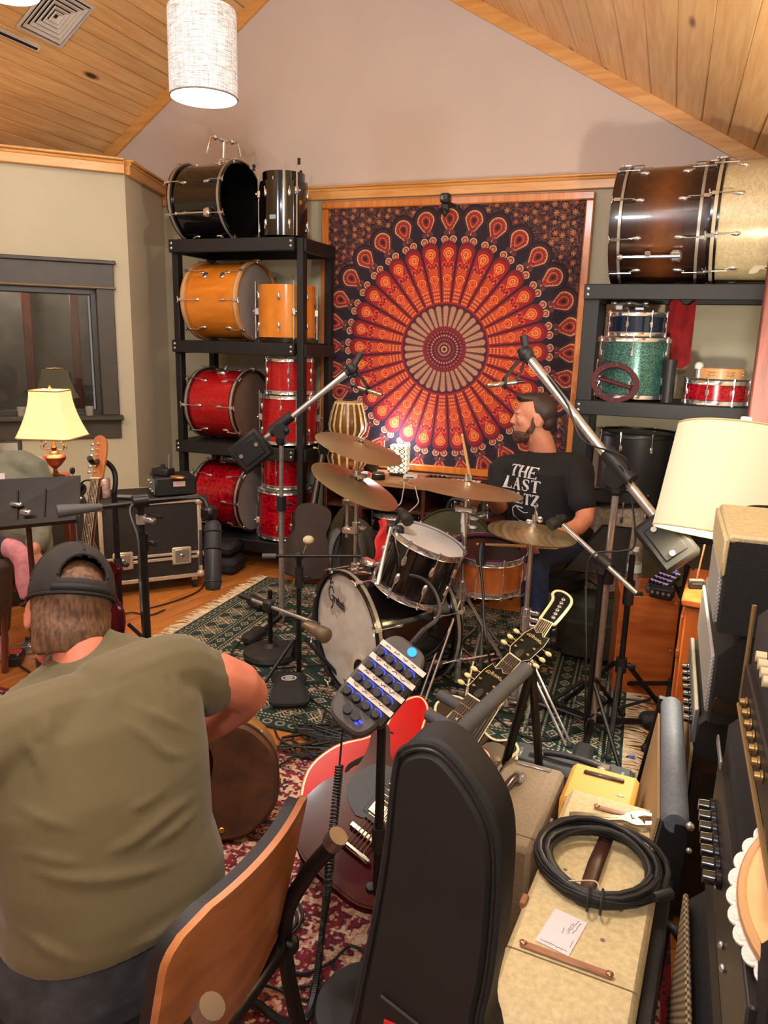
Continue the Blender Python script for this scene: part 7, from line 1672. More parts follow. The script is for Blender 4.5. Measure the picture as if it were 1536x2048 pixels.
b.loft([[q for q in kA_], [q-nrm*.05 for q in kA_]][::-1]); obj('lid', b, BLACKP, kl, world=True); obj('edge', B().tube(kA_+[kA_[0]], .006, 6), BLACKM, kl, world=True)
g0 = fl(1168, 1330); gb = thing('gear_bag', 'dark green canvas gear bag on the rug beside the cajon', 'bag', (g0.x, g0.y+.05, .012))
GREENB = mat('dark_green_canvas', (44, 46, 34), .85, var=.2, scale=16, bump=.4, bscale=260)
b = B(); b.prism(oval([(-.13, -.09), (.13, -.09), (.15, 0), (.13, .10), (-.13, .10), (-.15, 0)], 4), .013, .36, MX.Translation((g0.x, g0.y+.10, 0)), .05); obj('bag', b, GREENB, gb, world=True)
obj('strap', B().tube(catmull([(g0.x-.1, g0.y+.06, .36), (g0.x-.02, g0.y+.04, .44), (g0.x+.08, g0.y+.06, .36)], 6), .012, 8, flat=.4), BLACKP, gb, world=True)
obj('pocket', B().prism(oval([(-.10, -.02), (.10, -.02), (.10, .02), (-.10, .02)], 3), .04, .24, MX.Translation((g0.x, g0.y-.0, 0)), .012), GREENB, gb, world=True)
# mahogany door edge at the right
dq = V((.315, 3.42, 0)); solo('wooden_post', B().box((.11, .0, 1.02), (.22, .06, 2.0), MX.Translation(dq), b=.006), wood('reddish_mahogany', (70, 27, 18), (104, 46, 32), 4., (12, 12, 1.1), .6, 0, None, .04), 'tall reddish mahogany board standing at the right edge before the rack', 'board')
pen = fl(1262, 1521); pp = thing('blue_marker', 'small blue marker cap on the floor at the rug\'s right fringe', 'pen', (pen.x, pen.y, .011)); obj('cap', B().tube([(-.012, 0, 0), (.012, .004, 0)], .0085, 10), mat('blue_plastic', (24, 70, 170), .35), pp); obj('tip', B().tube([(-.02, -.002, 0), (-.012, 0, 0)], [.004, .008], 8), BLACKP, pp)
# ================================================================== GUITARS ON THE RACK IN FRONT
STRING = mat('guitar_string', (190, 180, 160), .3, 1.); ROSE = wood('rosewood', (34, 20, 16), (58, 34, 26), 6., (12, 1, 12), .5, 0, None, .04); NICKEL = mat('nickel', (200, 190, 170), .2, 1., var=.05)
CREAM = mat('cream_binding', (226, 212, 164), .4); PEARLB = mat('aged_button', (222, 204, 140), .35); HSB = mat('headstock_black', (9, 8, 8), .5); HSB.node_tree.nodes['Principled BSDF'].inputs['Specular IOR Level'].default_value = .15
def rim(pts, z, r): return B().tube([V((x, y, z)) for x, y in pts]+[V((pts[0][0], pts[0][1], z)), V((pts[1][0], pts[1][1], z))], r, 6, False)
def guitar(name, label, c, nut, face, outline, th, top, side, binding=None, neck_m=None, hs='open', scale=1., body_nut=.50, bridge_y=-.07, nlen=.62, pg=None, pg_m=None, pickups=(), tune_m=None, nut_mark=True, inlay=True, fh=False, tail=True, body_label=None):
    """local frame: y along the neck, z out of the face; c is the body centre"""
    y = (V(nut)-V(c)).normalized(); z = V(face); z = (z-y*z.dot(y)).normalized(); x = y.cross(z); M = MX((x, y, z)).transposed().to_4x4(); M.translation = V(c)
    t = thing(name, label, 'guitar', M); ol = oval(outline, 5)
    bo = obj('body', B().prism(ol, -th, -.002, None, .006), side, t, body_label)
    obj('top', B().prism([(a*.985, b*.985) for a, b in ol], -.004, .0, None, .003), top, bo)
    if binding: obj('binding', rim(ol, -.003, .0042), binding, bo); obj('binding', rim(ol, -th+.004, .004), binding, bo)
    ny = body_nut; w0, w1 = .028, .0215
    joint = max(p[1] for p in outline if abs(p[0]) < .05)-.06
    nk = obj('neck', B().loft([[V((w*math.cos(a), yy, .004-dp*abs(math.sin(a)) if a > PI else .004)) for a in [2*PI*k/16 for k in range(16)]] for yy, w, dp in ((joint-.02, w0*.98, .03), (joint+.04, w0*.96, .024), (ny, w1, .021))]), neck_m or top, t)
    fb = obj('fretboard', B().loft([[V((-w, yy, .004)), V((w, yy, .004)), V((w*.97, yy, .0095)), V((-w*.97, yy, .0095))] for yy, w in ((joint-.09, w0), (ny, w1))]), ROSE, nk)
    if binding: obj('neck_binding', B().tube([(-w0-.0005, joint-.09, .006), (-w1-.0005, ny, .006)], .0022, 6).tube([(w0+.0005, joint-.09, .006), (w1+.0005, ny, .006)], .0022, 6), binding, nk)
    bx_ = B(); L = nlen
    for k in range(1, 22):
        yy = ny-L*(1-2**(-k/12)); 
        if yy < joint-.085: break
        wq = w1+(w0-w1)*(ny-yy)/(ny-joint+.09); bx_.box((0, yy, .0098), (wq*1.96, .0016, .0016))
    obj('frets', bx_, NICKEL, nk)
    if inlay:
        for k in (3, 5, 7, 9, 12, 15):
            yy = ny-L*(1-(2**(-k/12)+2**(-(k-1)/12))/2)
            if yy > joint-.08: obj('inlay', B().cyl(.004, .0092, .0099, 10, MX.Translation((0, yy, 0))), mat('pearl_inlay', (206, 200, 184), .3), nk)
    obj('nut', B().box((0, ny+.002, .008), (w1*2, .005, .007)), CREAM, nk)
    tune_m = tune_m or PEARLB
    if hs == 'open':
        hol = [(-.020, 0), (-.036, .03), (-.037, .12), (-.030, .165), (-.012, .152), (0, .168), (.012, .152), (.030, .165), (.037, .12), (.036, .03), (.020, 0)]
        HM2 = MX.Translation((0, ny+.002, .003)) @ MX.Rotation(rad(-14), 4, 'X'); h = obj('headstock', B().prism(hol[::-1], -.012, .002, HM2, .001), HSB, t)
        obj('headstock_edge', B().tube([HM2 @ V((a, b, .0022)) for a, b in hol], .0009, 5), CREAM, h)
        obj('truss_cover', B().prism(oval([(-.009, .012), (.009, .012), (.008, .04), (0, .05), (-.008, .04)], 3), .002, .004, HM2), BLACKP, h)
        sc = [[(-.026+x*.15, .120+y*.15) for x, y in l] for l in G_[:2]]; xo = -.0145
        for chx in 'ibson': sc += [[(xo+x*.36, .120+y*.36) for x, y in l] for l in FT[chx]]; xo += .0078 if chx != 'i' else .0045
        obj('headstock_lettering', strokes(sc, .0017, .0021, .0030, lambda x, y, z: HM2 @ V((x, y, z))), mat('lettering_gold', (196, 178, 130), .4, .3), h)
        for i in range(3):
            for sd in (-1, 1):
                yy = .035+i*.038; obj('tuner_post', B().cyl(.0048, .002, .012, 10, HM2 @ MX.Translation((sd*.023, yy, 0))), NICKEL, h)
                tb_ = obj('tuner_button', B().ell((sd*.061, yy, -.006), (.012, .008, .0065), 10, 8, HM2), tune_m, h)
                obj('tuner_shaft', B().tube([HM2 @ V((sd*.034, yy, -.006)), HM2 @ V((sd*.054, yy, -.006))], .003, 6), NICKEL, h)
    if hs == 'inline':
        hol = [(-.021, 0), (-.026, .03), (-.030, .13), (-.045, .165), (-.040, .19), (-.018, .20), (.012, .19), (.030, .165), (.034, .12), (.030, .02), (.021, 0)]
        HM2 = MX.Translation((0, ny+.002, .003)) @ MX.Rotation(rad(-9), 4, 'X'); h = obj('headstock', B().prism(oval(hol, 3)[::-1], -.012, .002, HM2, .001), HSB, t)
        obj('headstock_edge', B().tube([HM2 @ V((a, b, .0)) for a, b in oval(hol, 3)+[hol[0]]], .006, 6), CREAM, h)
        for i in range(6): obj('tuner', B().cyl(.008, -.004, .008, 12, HM2 @ MX.Translation((.012-.002*i, .03+i*.024, 0))).cyl(.0045, .008, .013, 10, HM2 @ MX.Translation((.012-.002*i, .03+i*.024, 0))), CHROME, h)
    if hs == 'tele':
        hol = [(-.021, 0), (-.023, .02), (-.026, .13), (-.036, .155), (-.034, .178), (-.012, .188), (.010, .178), (.024, .15), (.028, .10), (.026, .03), (.021, 0)]
        HM2 = MX.Translation((0, ny+.002, -.002)); h = obj('headstock', B().prism(oval(hol, 3)[::-1], -.012, .002, HM2, .001), neck_m or top, t)
        for i in range(6): obj('tuner', B().cyl(.0045, .002, .010, 10, HM2 @ MX.Translation((-.010, .03+i*.024, 0))).ell((-.045, .03+i*.024, -.006), (.010, .0075, .0055), 10, 6, HM2).tube([(-.02, .03+i*.024, -.006), (-.036, .03+i*.024, -.006)], .0028, 6, M=HM2), CHROME, h)
    br_y = bridge_y
    bb = obj('bridge', B().box((0, br_y, .011), (.088, .014, .010), b=.002), NICKEL, t)
    for sd in (-1, 1): obj('bridge_post', B().cyl(.006, 0, .013, 10, MX.Translation((sd*.037, br_y, 0))), NICKEL, bb)
    if tail: obj('tailpiece', B().box((0, br_y-.045, .012), (.105, .016, .013), b=.005), NICKEL, t)
    for yy in pickups:
        p = obj('pickup', B().box((0, yy, .005), (.070, .038, .012), b=.003), NICKEL, t); obj('pickup_ring', B().box((0, yy, .002), (.088, .048, .006), b=.001), BLACKP, p)
        for k in range(6): obj('pole_piece', B().cyl(.0025, .010, .0118, 8, MX.Translation((-.026+k*.0104, yy-.008, 0))), STEEL, p)
    if pg: obj('pickguard', B().prism(oval(pg, 3), .001, .0035), pg_m or BLACKP, t)
    if fh:
        for sd in (-1, 1):
            f = [(sd*.105, .10), (sd*.125, .085), (sd*.118, .04), (sd*.112, 0), (sd*.128, -.05), (sd*.122, -.075), (sd*.110, -.068)]
            obj('f_hole', B().tube(catmull([V((a, b, -.0006)) for a, b in f], 6), [.004+.006*math.sin(PI*i/36)**2 for i in range(37)], 8, flat=.2), mat('hole_dark', (14, 10, 8), .9), t)
    for a, b in ((.10, -.11), (.135, -.075), (.085, -.155), (.125, -.135)): obj('control_knob', B().lathe([(0, 0), (.012, 0), (.0095, .014), (0, .015)], 14, MX.Translation((a, b, 0))), BLACKP, t)
    sb_ = B()
    for k in range(6):
        q = (k-2.5)/2.5; sb_.tube([(q*.026, br_y-.045 if tail else br_y, .017), (q*.025, br_y, .0185), (q*.0165, ny, .0125)], .0006+.0002*k, 4)
    obj('strings', sb_, STRING, t, kind=None)
    return t
SGO = [(0, -.20), (-.10, -.19), (-.165, -.12), (-.165, -.03), (-.125, .05), (-.135, .12), (-.165, .185), (-.135, .195), (-.085, .135), (-.04, .115), (0, .112), (.04, .115), (.085, .12), (.135, .17), (.165, .155), (.130, .09), (.122, .04), (.165, -.03), (.165, -.12), (.10, -.19)]
ESO = [(0, -.235), (-.13, -.225), (-.20, -.14), (-.195, -.04), (-.15, .04), (-.135, .10), (-.155, .17), (-.130, .235), (-.085, .225), (-.055, .165), (-.025, .15), (.025, .15), (.055, .165), (.085, .225), (.130, .235), (.155, .17), (.135, .10), (.15, .04), (.195, -.04), (.20, -.14), (.13, -.225)]
LPO = [(0, -.20), (-.11, -.19), (-.175, -.11), (-.17, -.02), (-.128, .05), (-.128, .11), (-.15, .165), (-.125, .215), (-.07, .22), (-.035, .18), (.03, .15), (.07, .145), (.11, .17), (.14, .15), (.125, .10), (.122, .05), (.17, -.02), (.175, -.11), (.11, -.19)]
CHERRY = mat('cherry_red_lacquer', (186, 8, 16), .24, 0, var=.08, scale=6, coat=.15); DCHERRY = mat('dark_walnut_cherry', (58, 8, 14), .24, 0, var=.15, scale=5, coat=.15); BURSTB = mat('black_top_lacquer', (16, 13, 14), .12, 0, coat=.8); WHITEG = mat('aged_white_lacquer', (224, 216, 178), .25, coat=.5)
SGc, SGn = at(765, 1628, 1.86), at(946, 1400, 2.10)
for k_ in (CHERRY, DCHERRY): k_.node_tree.nodes['Principled BSDF'].inputs['Specular IOR Level'].default_value = .08
up_f = lambda c: ((EYE-V(c)).normalized()+V((-.25, -.05, .0)))
guitar('electric_guitar', 'dark cherry double-horned guitar nearest on the rack, behind the gig bag', SGc, SGn, up_f(SGc), SGO, .036, DCHERRY, DCHERRY, None, DCHERRY, 'open', body_nut=(SGn-SGc).length, pickups=(.0, .085), pg=[(-.115, .0), (-.05, -.045), (-.005, -.02), (.045, -.05), (.085, .04), (.06, .11), (-.06, .11), (-.105, .075)])
RDc, RDn = at(796, 1568, 2.02), at(1028, 1318, 2.30)
guitar('electric_guitar', 'bright cherry red semi-hollow guitar with f-holes, behind the dark cherry one', RDc, RDn, up_f(RDc), ESO, .048, CHERRY, CHERRY, CREAM, DCHERRY, 'open', body_nut=(RDn-RDc).length, pickups=(-.01, .09), fh=True)
BWc, BWn = at(905, 1530, 2.24), at(1092, 1246, 2.66)
bw = guitar('electric_guitar', 'black-topped guitar with cream sides and grey pickguard, behind the gig bag', BWc, BWn, up_f(BWc), LPO, .046, BURSTB, WHITEG, CREAM, DCHERRY, 'inline', body_nut=(BWn-BWc).length, pickups=(.0, .08), tune_m=CHROME, pg=[(.03, -.17), (.10, -.17), (.16, -.10), (.155, -.03), (.115, .045), (.125, .11), (.10, .14), (.05, .12), (.035, .02)], pg_m=mat('silver_grey_pickguard', (128, 118, 108), .25, .4, var=.05))
obj('toggle_switch', B().cyl(.010, .0035, .008, 14, MX.Translation((.105, .085, 0))).tube([(.105, .085, .006), (.112, .075, .026)], [.0025, .005], 8), NICKEL, bw)
obj('pickguard_mark', strokes([[(.085, -.06), (.075, -.02), (.085, .0), (.095, -.02), (.09, -.05)], [(.07, -.05), (.065, -.01), (.072, .01)], [(.10, -.06), (.108, -.015), (.10, .012)], [(.08, -.075), (.096, -.07)], [(.076, -.04), (.1, -.035)]], .003, .0035, .0043, lambda x, y, z: (x, y, z)), mat('mark_red', (120, 34, 36), .6), bw)
# padded rack holding them
FOAM = mat('grey_foam_sleeve', (72, 72, 74), .7, var=.06, scale=20, bump=.2, bscale=200)
gs_ = thing('guitar_rack', 'folding black guitar rack with thick grey foam bars', 'guitar rack', fl(760, 1780))
t0, t1 = at(905, 1478, 1.85), at(1052, 1338, 2.15)
obj('foam_bar', B().tube([t0, (t0+t1)/2, t1], [.0215, .0215, .0215], 20), FOAM, gs_, world=True); obj('bar_end', B().tube([t0-(t1-t0)*.08, t0+(t1-t0)*.02], .013, 12), STEEL, gs_, world=True)
obj('foam_divider', B().tube([at(912, 1462, 1.9), at(858, 1430, 2.0)], .017, 14), FOAM, gs_, world=True); obj('foam_divider', B().tube([at(922, 1414, 2.14), at(880, 1390, 2.2)], .017, 14), FOAM, gs_, world=True)
r0 = fl(612, 1712, .10); lowb, lowe = fl(612, 1722, .09), fl(745, 1800, .09)
obj('base_bar', B().tube([lowb+V((-.01, .006, -.01)), lowe+V((.14, -.07, -.01))], .014, 4), BLACKM, gs_, world=True)
for p in (lowb, lowe+V((.10, -.05, 0))): obj('foot', B().tube([p, V((p.x-.01, p.y, .026))], [.016, .020], 10), RUBBER, gs_, world=True)
obj('cradle', B().cyl(.035, -.02, .02, 18, frame(fl(640, 1690, .15), V((.6, -.6, .5)))).cyl(.030, -.02, .02, 18, frame(fl(648, 1706, .10), V((.6, -.6, .5)))).tube([fl(640, 1690, .15), lowb+V((0, 0, .01))], .012, 8), FOAM, gs_, world=True)
upr = t1+V((.015, .01, 0)); obj('upright', B().tube([upr, V((upr.x+.06, upr.y+.16, .026))], .013, 8).tube([upr, V((upr.x-.12, upr.y+.0, .026))], .013, 8), BLACKM, gs_, world=True)
bt = V((lowe.x+.22, lowe.y-.10, .026)); obj('upright', B().tube([t0, V((t0.x-.02, t0.y-.12, .026))], .013, 8), BLACKM, gs_, world=True)
# chrome bent legs of a folded stand on the rug
fs = thing('folding_stand', 'folded chrome instrument stand with bent legs on the green rug', 'stand', fl(1068, 1470)+V((0, 0, .01)))
a, b_ = fl(1050, 1480)+V((0, 0, .02)), fl(1075, 1460)+V((0, 0, .02))
obj('leg', B().tube(catmull([at(1065, 1320, 2.9), at(1052, 1355, 2.88), at(1066, 1380, 2.86), a*.5+at(1055, 1400, 2.86)*.5, a], 5), .008, 8), CHROME, fs, world=True); obj('leg', B().tube(catmull([at(1062, 1345, 2.92), at(1068, 1362, 2.9), at(1060, 1385, 2.88), b_*.5+at(1075, 1405, 2.86)*.5, b_], 5), .008, 8), CHROME, fs, world=True); obj('pivot', B().ell(at(1060, 1378, 2.87), .014, 10, 8), STEEL, fs, world=True)

# ---- black gig bag standing in front
GPO = V(at(860, 1800, 1.10)); GN = V((-.10, -.985, .06)).normalized()
pxs = [(846, 1484), (890, 1502), (945, 1568), (984, 1640), (998, 1720), (992, 1850), (979, 1960), (960, 2060)]
pxl = [(700, 2060), (722, 1960), (745, 1850), (765, 1740), (778, 1640), (788, 1545), (802, 1498)]
gx = V((GN.y*-1, GN.x, 0)).normalized(); gz = GN.cross(gx)*1; gz = gz if gz.z > 0 else -gz
to2 = lambda p: ((p-GPO).dot(gx), (p-GPO).dot(gz))
R_ = [to2(onP(*q, GPO, GN)) for q in pxs]; L_ = [to2(onP(*q, GPO, GN)) for q in pxl]
zb = -(GPO.z-.016)/gz.z
ext = [(R_[-1][0]+.02, R_[-1][1]-.10), (R_[-1][0]+.03, zb+.10), (R_[-1][0]-.0, zb+.005), ((R_[-1][0]+L_[0][0])/2, zb), (L_[0][0]-.0, zb+.005), (L_[0][0]-.05, zb+.10), (L_[0][0]-.03, L_[0][1]-.10)]
olg = oval((R_+ext+L_)[::-1], 4)
BAGF = mat('black_nylon', (24, 23, 24), .62, var=.14, scale=5, bump=.45, bscale=14, dist=.004); 
GBM = MX((gx, gz, GN)).transposed().to_4x4(); GBM.translation = GPO
a2 = sum(olg[i][0]*olg[(i+1) % len(olg)][1]-olg[(i+1) % len(olg)][0]*olg[i][1] for i in range(len(olg)))
if a2 < 0: olg = olg[::-1]
gb_ = thing('gig_bag', 'tall black nylon gig bag standing in the foreground before the amplifiers', 'bag', GBM)
obj('bag', B().prism(olg, -.10, 0, None, .018), BAGF, gb_)
cxg, cyg = sum(p[0] for p in olg)/len(olg), sum(p[1] for p in olg)/len(olg)
ins = [(cxg+(x-cxg)*.90, cyg+(y-cyg)*.965) for x, y in olg]
obj('front_panel', B().prism(ins, -.004, .008, None, .006), BAGF, gb_)
obj('piping', rim([(cxg+(x-cxg)*.985, cyg+(y-cyg)*.99) for x, y in olg], -.002, .006), FELT, gb_); obj('zipper', rim([(cxg+(x-cxg)*.945, cyg+(y-cyg)*.977) for x, y in olg], .003, .0035), BLACKP, gb_)
lq = to2(onP(778, 2010, GPO, GN)); obj('red_tag', B().box((lq[0]+.045, lq[1]-.045, .010), (.095, .055, .004), MX.Rotation(0, 4, 'Z'), b=.001), mat('red_label', (206, 36, 38), .6), gb_)
obj('pocket_flap', B().tube([V((lq[0]-.01, lq[1]+.02, .011)), V((lq[0]+.14, lq[1]-.03, .011))], .004, 6), BLACKP, gb_)

# ---- personal mixer on its stand, with coiled lead
mcx = at(757, 1366, 1.60); ma = (at(815, 1298, 1.64)-at(700, 1432, 1.56)).normalized(); mn = (EYE-mcx).normalized()+V((0, 0, .35)); mn = (mn-ma*mn.dot(ma)).normalized(); MMx = MX((ma.cross(mn), ma, mn)).transposed().to_4x4(); MMx.translation = mcx
mmx = monitor_mixer('monitor_mixer', 'grey personal mixer with blue-lit knobs and tape strips in front of the kick drum', MMx, 1.0)
mstd = thing('mixer_stand', 'black straight stand with a round base carrying the near personal mixer', 'stand', (mcx.x-.005, mcx.y-.01, .012))
bxy = V((mcx.x+.005, mcx.y+.015, 0)); dsk = fl(722, 1960)
obj('pole', B().tube([mcx-mn*.05, V((bxy.x, bxy.y, mcx.z-.12)), V((bxy.x, bxy.y, .04))], .0105, 12), BLACKM, mstd, world=True); obj('round_base', B().lathe([(0, 0), (.145, 0), (.15, .012), (.14, .026), (.03, .034), (0, .034)], 44, MX.Translation((bxy.x, bxy.y, .013))), mat('matt_black_base', (44, 44, 46), .6, .2, var=.1), mstd, world=True)
obj('mount', B().box((0, 0, -.05), (.05, .07, .03), MMx, b=.006), BLACKP, mstd, world=True); collar(mstd, (bxy.x, bxy.y, .5), .016, .06, BLACKP)
hx = catmull([at(686, 1455, 1.58), at(680, 1520, 1.58), at(672, 1600, 1.56), at(662, 1700, 1.55), at(655, 1775, 1.54), fl(646, 1850, .05), fl(632, 1960, .04), fl(610, 2040, .04), fl(560, 2040, .035), fl(500, 2000, .035), fl(450, 2010, .035)], 26); P = []; acc = 0
for i, p in enumerate(hx):
    tns = (hx[min(i+1, len(hx)-1)]-hx[max(i-1, 0)]).normalized(); s1 = tns.orthogonal().normalized(); 
    s1 = tns.cross(V((.3, .9, .1))).normalized(); s2 = tns.cross(s1); r = .0 if i < 30 else (.0075 if i < 160 else .0085)
    sub = 6
    nxt = hx[min(i+1, len(hx)-1)]
    for j in range(sub):
        q = p+(nxt-p)*(j/sub); acc += (1.05 if i > 100 else .55); P.append(q+s1*(r*math.cos(acc))+s2*(r*math.sin(acc)))
solo('coiled_lead', B().tube(P, .0024, 5), CABLE, 'black curly lead hanging from the near personal mixer to the red rug', 'cable')
wire('mixer_lead', 'grey lead plugged into the top end of the near personal mixer', [mcx+ma*.118, mcx+ma*.16, at(872, 1240, 1.75), at(880, 1215, 1.95), at(868, 1180, 2.3), at(846, 1158, 2.5), at(820, 1150, 2.7)], .005, CABLE)
obj('plug', B().tube([mcx+ma*.112-mn*.015, mcx+ma*.165-mn*.01], [.011, .009], 12), BLACKM, mmx, world=True)

# ================================================================== FLOOR CLUTTER
sq_ = fl(574, 1400); sbM = rz(rad(28), (sq_.x, sq_.y+.02, .013))
sg_ = thing('sandbag', 'small black sandbag with round white logo on the green rug', 'sandbag', sbM)
b = B(); b.prism(oval([(-.075, -.14), (.075, -.14), (.085, -.05), (.07, .05), (.075, .13), (-.075, .13), (-.07, .05), (-.085, -.05)], 4), .0, .062, None, .026); obj('bag', b, mat('black_canvas', (30, 30, 32), .85, var=.15, scale=16, bump=.5, bscale=40, dist=.003), sg_)
lg_ = obj('logo_ring', B().ring(.022, .026, .0622, .0632, 24, MX.Translation((0, .05, 0)) @ MX.Diagonal((1.35, 1, 1, 1))), WHITEP, sg_)
obj('logo_mark', strokes([[(-.018+.009*k, .04), (-.014+.009*k, .060), (-.010+.009*k, .042)] for k in range(4)]+[[(-.02, .05), (.02, .05)], [(-.012, .034), (.012, .034)], [(-.012, .066), (.012, .066)]], .0026, .0622, .0632, lambda x, y, z: (x, y, z)), WHITEP, lg_)
obj('strap', B().tube(catmull([(-.03, .13, .05), (-.035, .20, .02), (-.01, .26, .008)], 5), .012, 8, flat=.3), BLACKP, sg_)
# snake of cables between the rugs
rng = random.Random(21)
def floor_cable(label, pts, r=.0045, z=.02, m=None, nm='floor_cable', group=None):
    P = [fl(x, y)+V((0, 0, z+.003*(i % 2))) for i, (x, y) in enumerate(pts)]; return wire(nm, label, P, r, m or CABLE, group=group)
for k in range(16):
    cx0, cy0 = rng.uniform(645, 730), rng.uniform(1455, 1500); P = []
    for i in range(9): P.append((cx0+rng.uniform(-95, 75), cy0+rng.uniform(-26, 34)))
    floor_cable('one black cable of the tangled heap between the two rugs', P, .0045, .016+.0035*(k % 6), group='cables heaped between the rugs')
floor_cable('black cable running from the sandbag to the cable heap', [(548, 1462), (560, 1490), (600, 1520), (660, 1520), (720, 1500)])
floor_cable('black cable crossing the red rug towards the brown guitar case', [(560, 1540), (600, 1520), (640, 1530), (690, 1516)])
floor_cable('black cable curving on the green rug round the low round-base stand', [(480, 1290), (462, 1325), (500, 1352), (550, 1362), (590, 1385), (640, 1420), (680, 1450)])
floor_cable('black cable along the wooden floor from the flight case', [(300, 1218), (350, 1205), (395, 1185), (410, 1168)], z=.006)
floor_cable('black cable on the wooden floor near the microphone stand', [(222, 1240), (260, 1228), (300, 1232), (330, 1222)], z=.006)
floor_cable('thick black cable arcing across the red rug behind the chair', [(450, 1660), (520, 1655), (580, 1662), (640, 1690)], .006)
floor_cable('black cable coming out from under the chair to the rack foot', [(500, 1725), (560, 1712), (610, 1700), (650, 1690)], .005)
floor_cable('black cable winding past the round base in the foreground', [(560, 1990), (640, 1985), (700, 1975), (735, 1930), (700, 1905), (660, 1940), (600, 1960), (540, 1930)], .0045)
floor_cable('black cable at the bottom of the picture beneath the gig bag', [(430, 2010), (520, 1985), (600, 2010), (680, 2025), (740, 2030)], .0045)
for r, k in ((.075, 0), (.060, 1), (.09, 2)):
    c = fl(540, 1850); wire('cable_loop', ('inner', 'middle', 'outer')[(1, 0, 2)[k]]+' loop of black cable lying on the red rug under the chair', [c+V((r*math.cos(a), r*math.sin(a), .018+.004*k)) for a in [2*PI*i/14 for i in range(15)]], .005, CABLE, k=4)
floor_cable('black cable on the green rug beneath the cymbal stands', [(840, 1420), (900, 1440), (960, 1420), (1010, 1460), (1080, 1490), (1160, 1470)])
floor_cable('black cable along the cajon\'s foot to the right stand', [(1100, 1440), (1180, 1420), (1240, 1405), (1320, 1420)])
# pedals at the left edge
pdl = fl(30, 1325); pe = thing('effects_pedal', 'red-topped effects pedal on the floor at the left edge', 'pedal', rz(rad(35), (pdl.x, pdl.y, .003)))
obj('case', B().box((0, 0, .022), (.075, .12, .044), b=.005), BLACKP, pe); obj('top_plate', B().box((0, .02, .0455), (.062, .05, .004), b=.001), mat('red_pedal', (200, 60, 56), .4), pe)
for x in (-.02, .02): obj('knob', B().cyl(.008, .046, .06, 12, MX.Translation((x, -.03, 0))), STEEL, pe)
pdl = fl(62, 1300); pe = thing('effects_pedal', 'silver effects pedal beside the red-topped one at the left edge', 'pedal', rz(rad(35), (pdl.x, pdl.y, .003)))
obj('case', B().box((0, 0, .022), (.075, .12, .044), b=.005), STEEL, pe)
for x in (-.02, 0, .02): obj('knob', B().cyl(.007, .044, .058, 12, MX.Translation((x, .02, 0))), BLACKP, pe)
obj('foot_switch', B().cyl(.008, .044, .056, 12, MX.Translation((0, -.04, 0))), CHROME, pe)
floor_cable('black cable looping from the pedals on the floor', [(40, 1335), (70, 1360), (55, 1385), (0, 1392), (-40, 1380)], .006, .008)

# ---- brown guitar case and the archtop behind the guitarist
CASEB = mat('brown_vinyl_case', (78, 48, 30), .6, var=.25, scale=12, bump=.4, bscale=120); CASET = mat('tan_case_edge', (136, 98, 48), .5, var=.18, scale=16, bump=.3, bscale=120)
ccx = at(428, 1545, 2.36); cn = V((.50, -.86, .12)).normalized(); cax = V((.86, .50, 0)); cax = (cax-cn*cax.dot(cn)).normalized(); cuu = cn.cross(cax); cuu = cuu if cuu.z > 0 else -cuu
KMx = MX((cax, cn.cross(cax), cn)).transposed().to_4x4(); KMx.translation = ccx
sgn_ = 1 if KMx.to_3x3().col[1].z > 0 else -1
ol = oval([(.20, 0), (.185, .10), (.10, .185), (-.02, .195), (-.14, .16), (-.24, .125), (-.36, .14), (-.44, .11), (-.50, .06), (-.72, .055), (-.72, -.055), (-.50, -.06), (-.44, -.11), (-.36, -.14), (-.24, -.125), (-.14, -.16), (-.02, -.195), (.10, -.185), (.185, -.10)], 5)
lowz = min((KMx @ V((x, y, -.06))).z for x, y in ol); KMx.translation = ccx+V((0, 0, .016-lowz))
gc = thing('guitar_case', 'brown archtop guitar case with brass latches standing on its side beyond the guitarist', 'guitar case', KMx)
obj('shell', B().prism(ol, -.13, -.02, None, .012), CASET, gc); obj('lid', B().prism([(x*.995, y*.995) for x, y in ol], -.022, .0, None, .012), CASEB, gc); obj('stitching', rim([(x*1.002, y*1.002) for x, y in ol], -.022, .004), CASEB, gc)
for a in (.82, .30, -.12, -.75):
    x, y = .192*math.cos(a)+.006, .196*math.sin(a)*sgn_; m2_ = MX.Translation((x, y, -.045)) @ MX.Rotation(math.atan2(y, x), 4, 'Z')
    la_ = obj('latch', B().box((.004, 0, 0), (.010, .026, .034), m2_, b=.004), GOLD, gc); obj('latch_loop', B().torus(.010, .003, 12, 6, m2_ @ MX.Translation((.010, 0, .012)) @ MX.Rotation(PI/2, 4, 'Y')), GOLD, la_)
obj('rivet', B().ell((.02, -.155*sgn_, .002), (.010, .010, .005), 12, 6), GOLD, gc)
ac, an = V((-.985, 1.06, .70)), V((-1.22, .62, .86))
fcv = V((-.86, .48, .12))
SUNB = NT('sunburst_top'); SUNB.b.inputs['Roughness'].default_value = .15; SUNB.b.inputs['Coat Weight'].default_value = .7; tc = SUNB.n('ShaderNodeTexCoord'); ln = SUNB.n('ShaderNodeVectorMath', operation='LENGTH'); SUNB.l(tc.outputs['Object'], ln.inputs[0]); SUNB.l(SUNB.ramp(ln.outputs['Value'], [(.05, (170, 96, 40)), (.13, (120, 44, 26)), (.19, (44, 16, 14))]), SUNB.b.inputs['Base Color']); SUNB = SUNB.m
acg = guitar('acoustic_guitar', 'sunburst archtop guitar with cream binding in the seated guitarist\'s lap', ac, an, fcv, [(x*.98, y*.95) for x, y in LPO], .075, SUNB, DCHERRY, CREAM, DCHERRY, 'open', body_nut=(an-ac).length, bridge_y=-.08, pickups=(), fh=False)

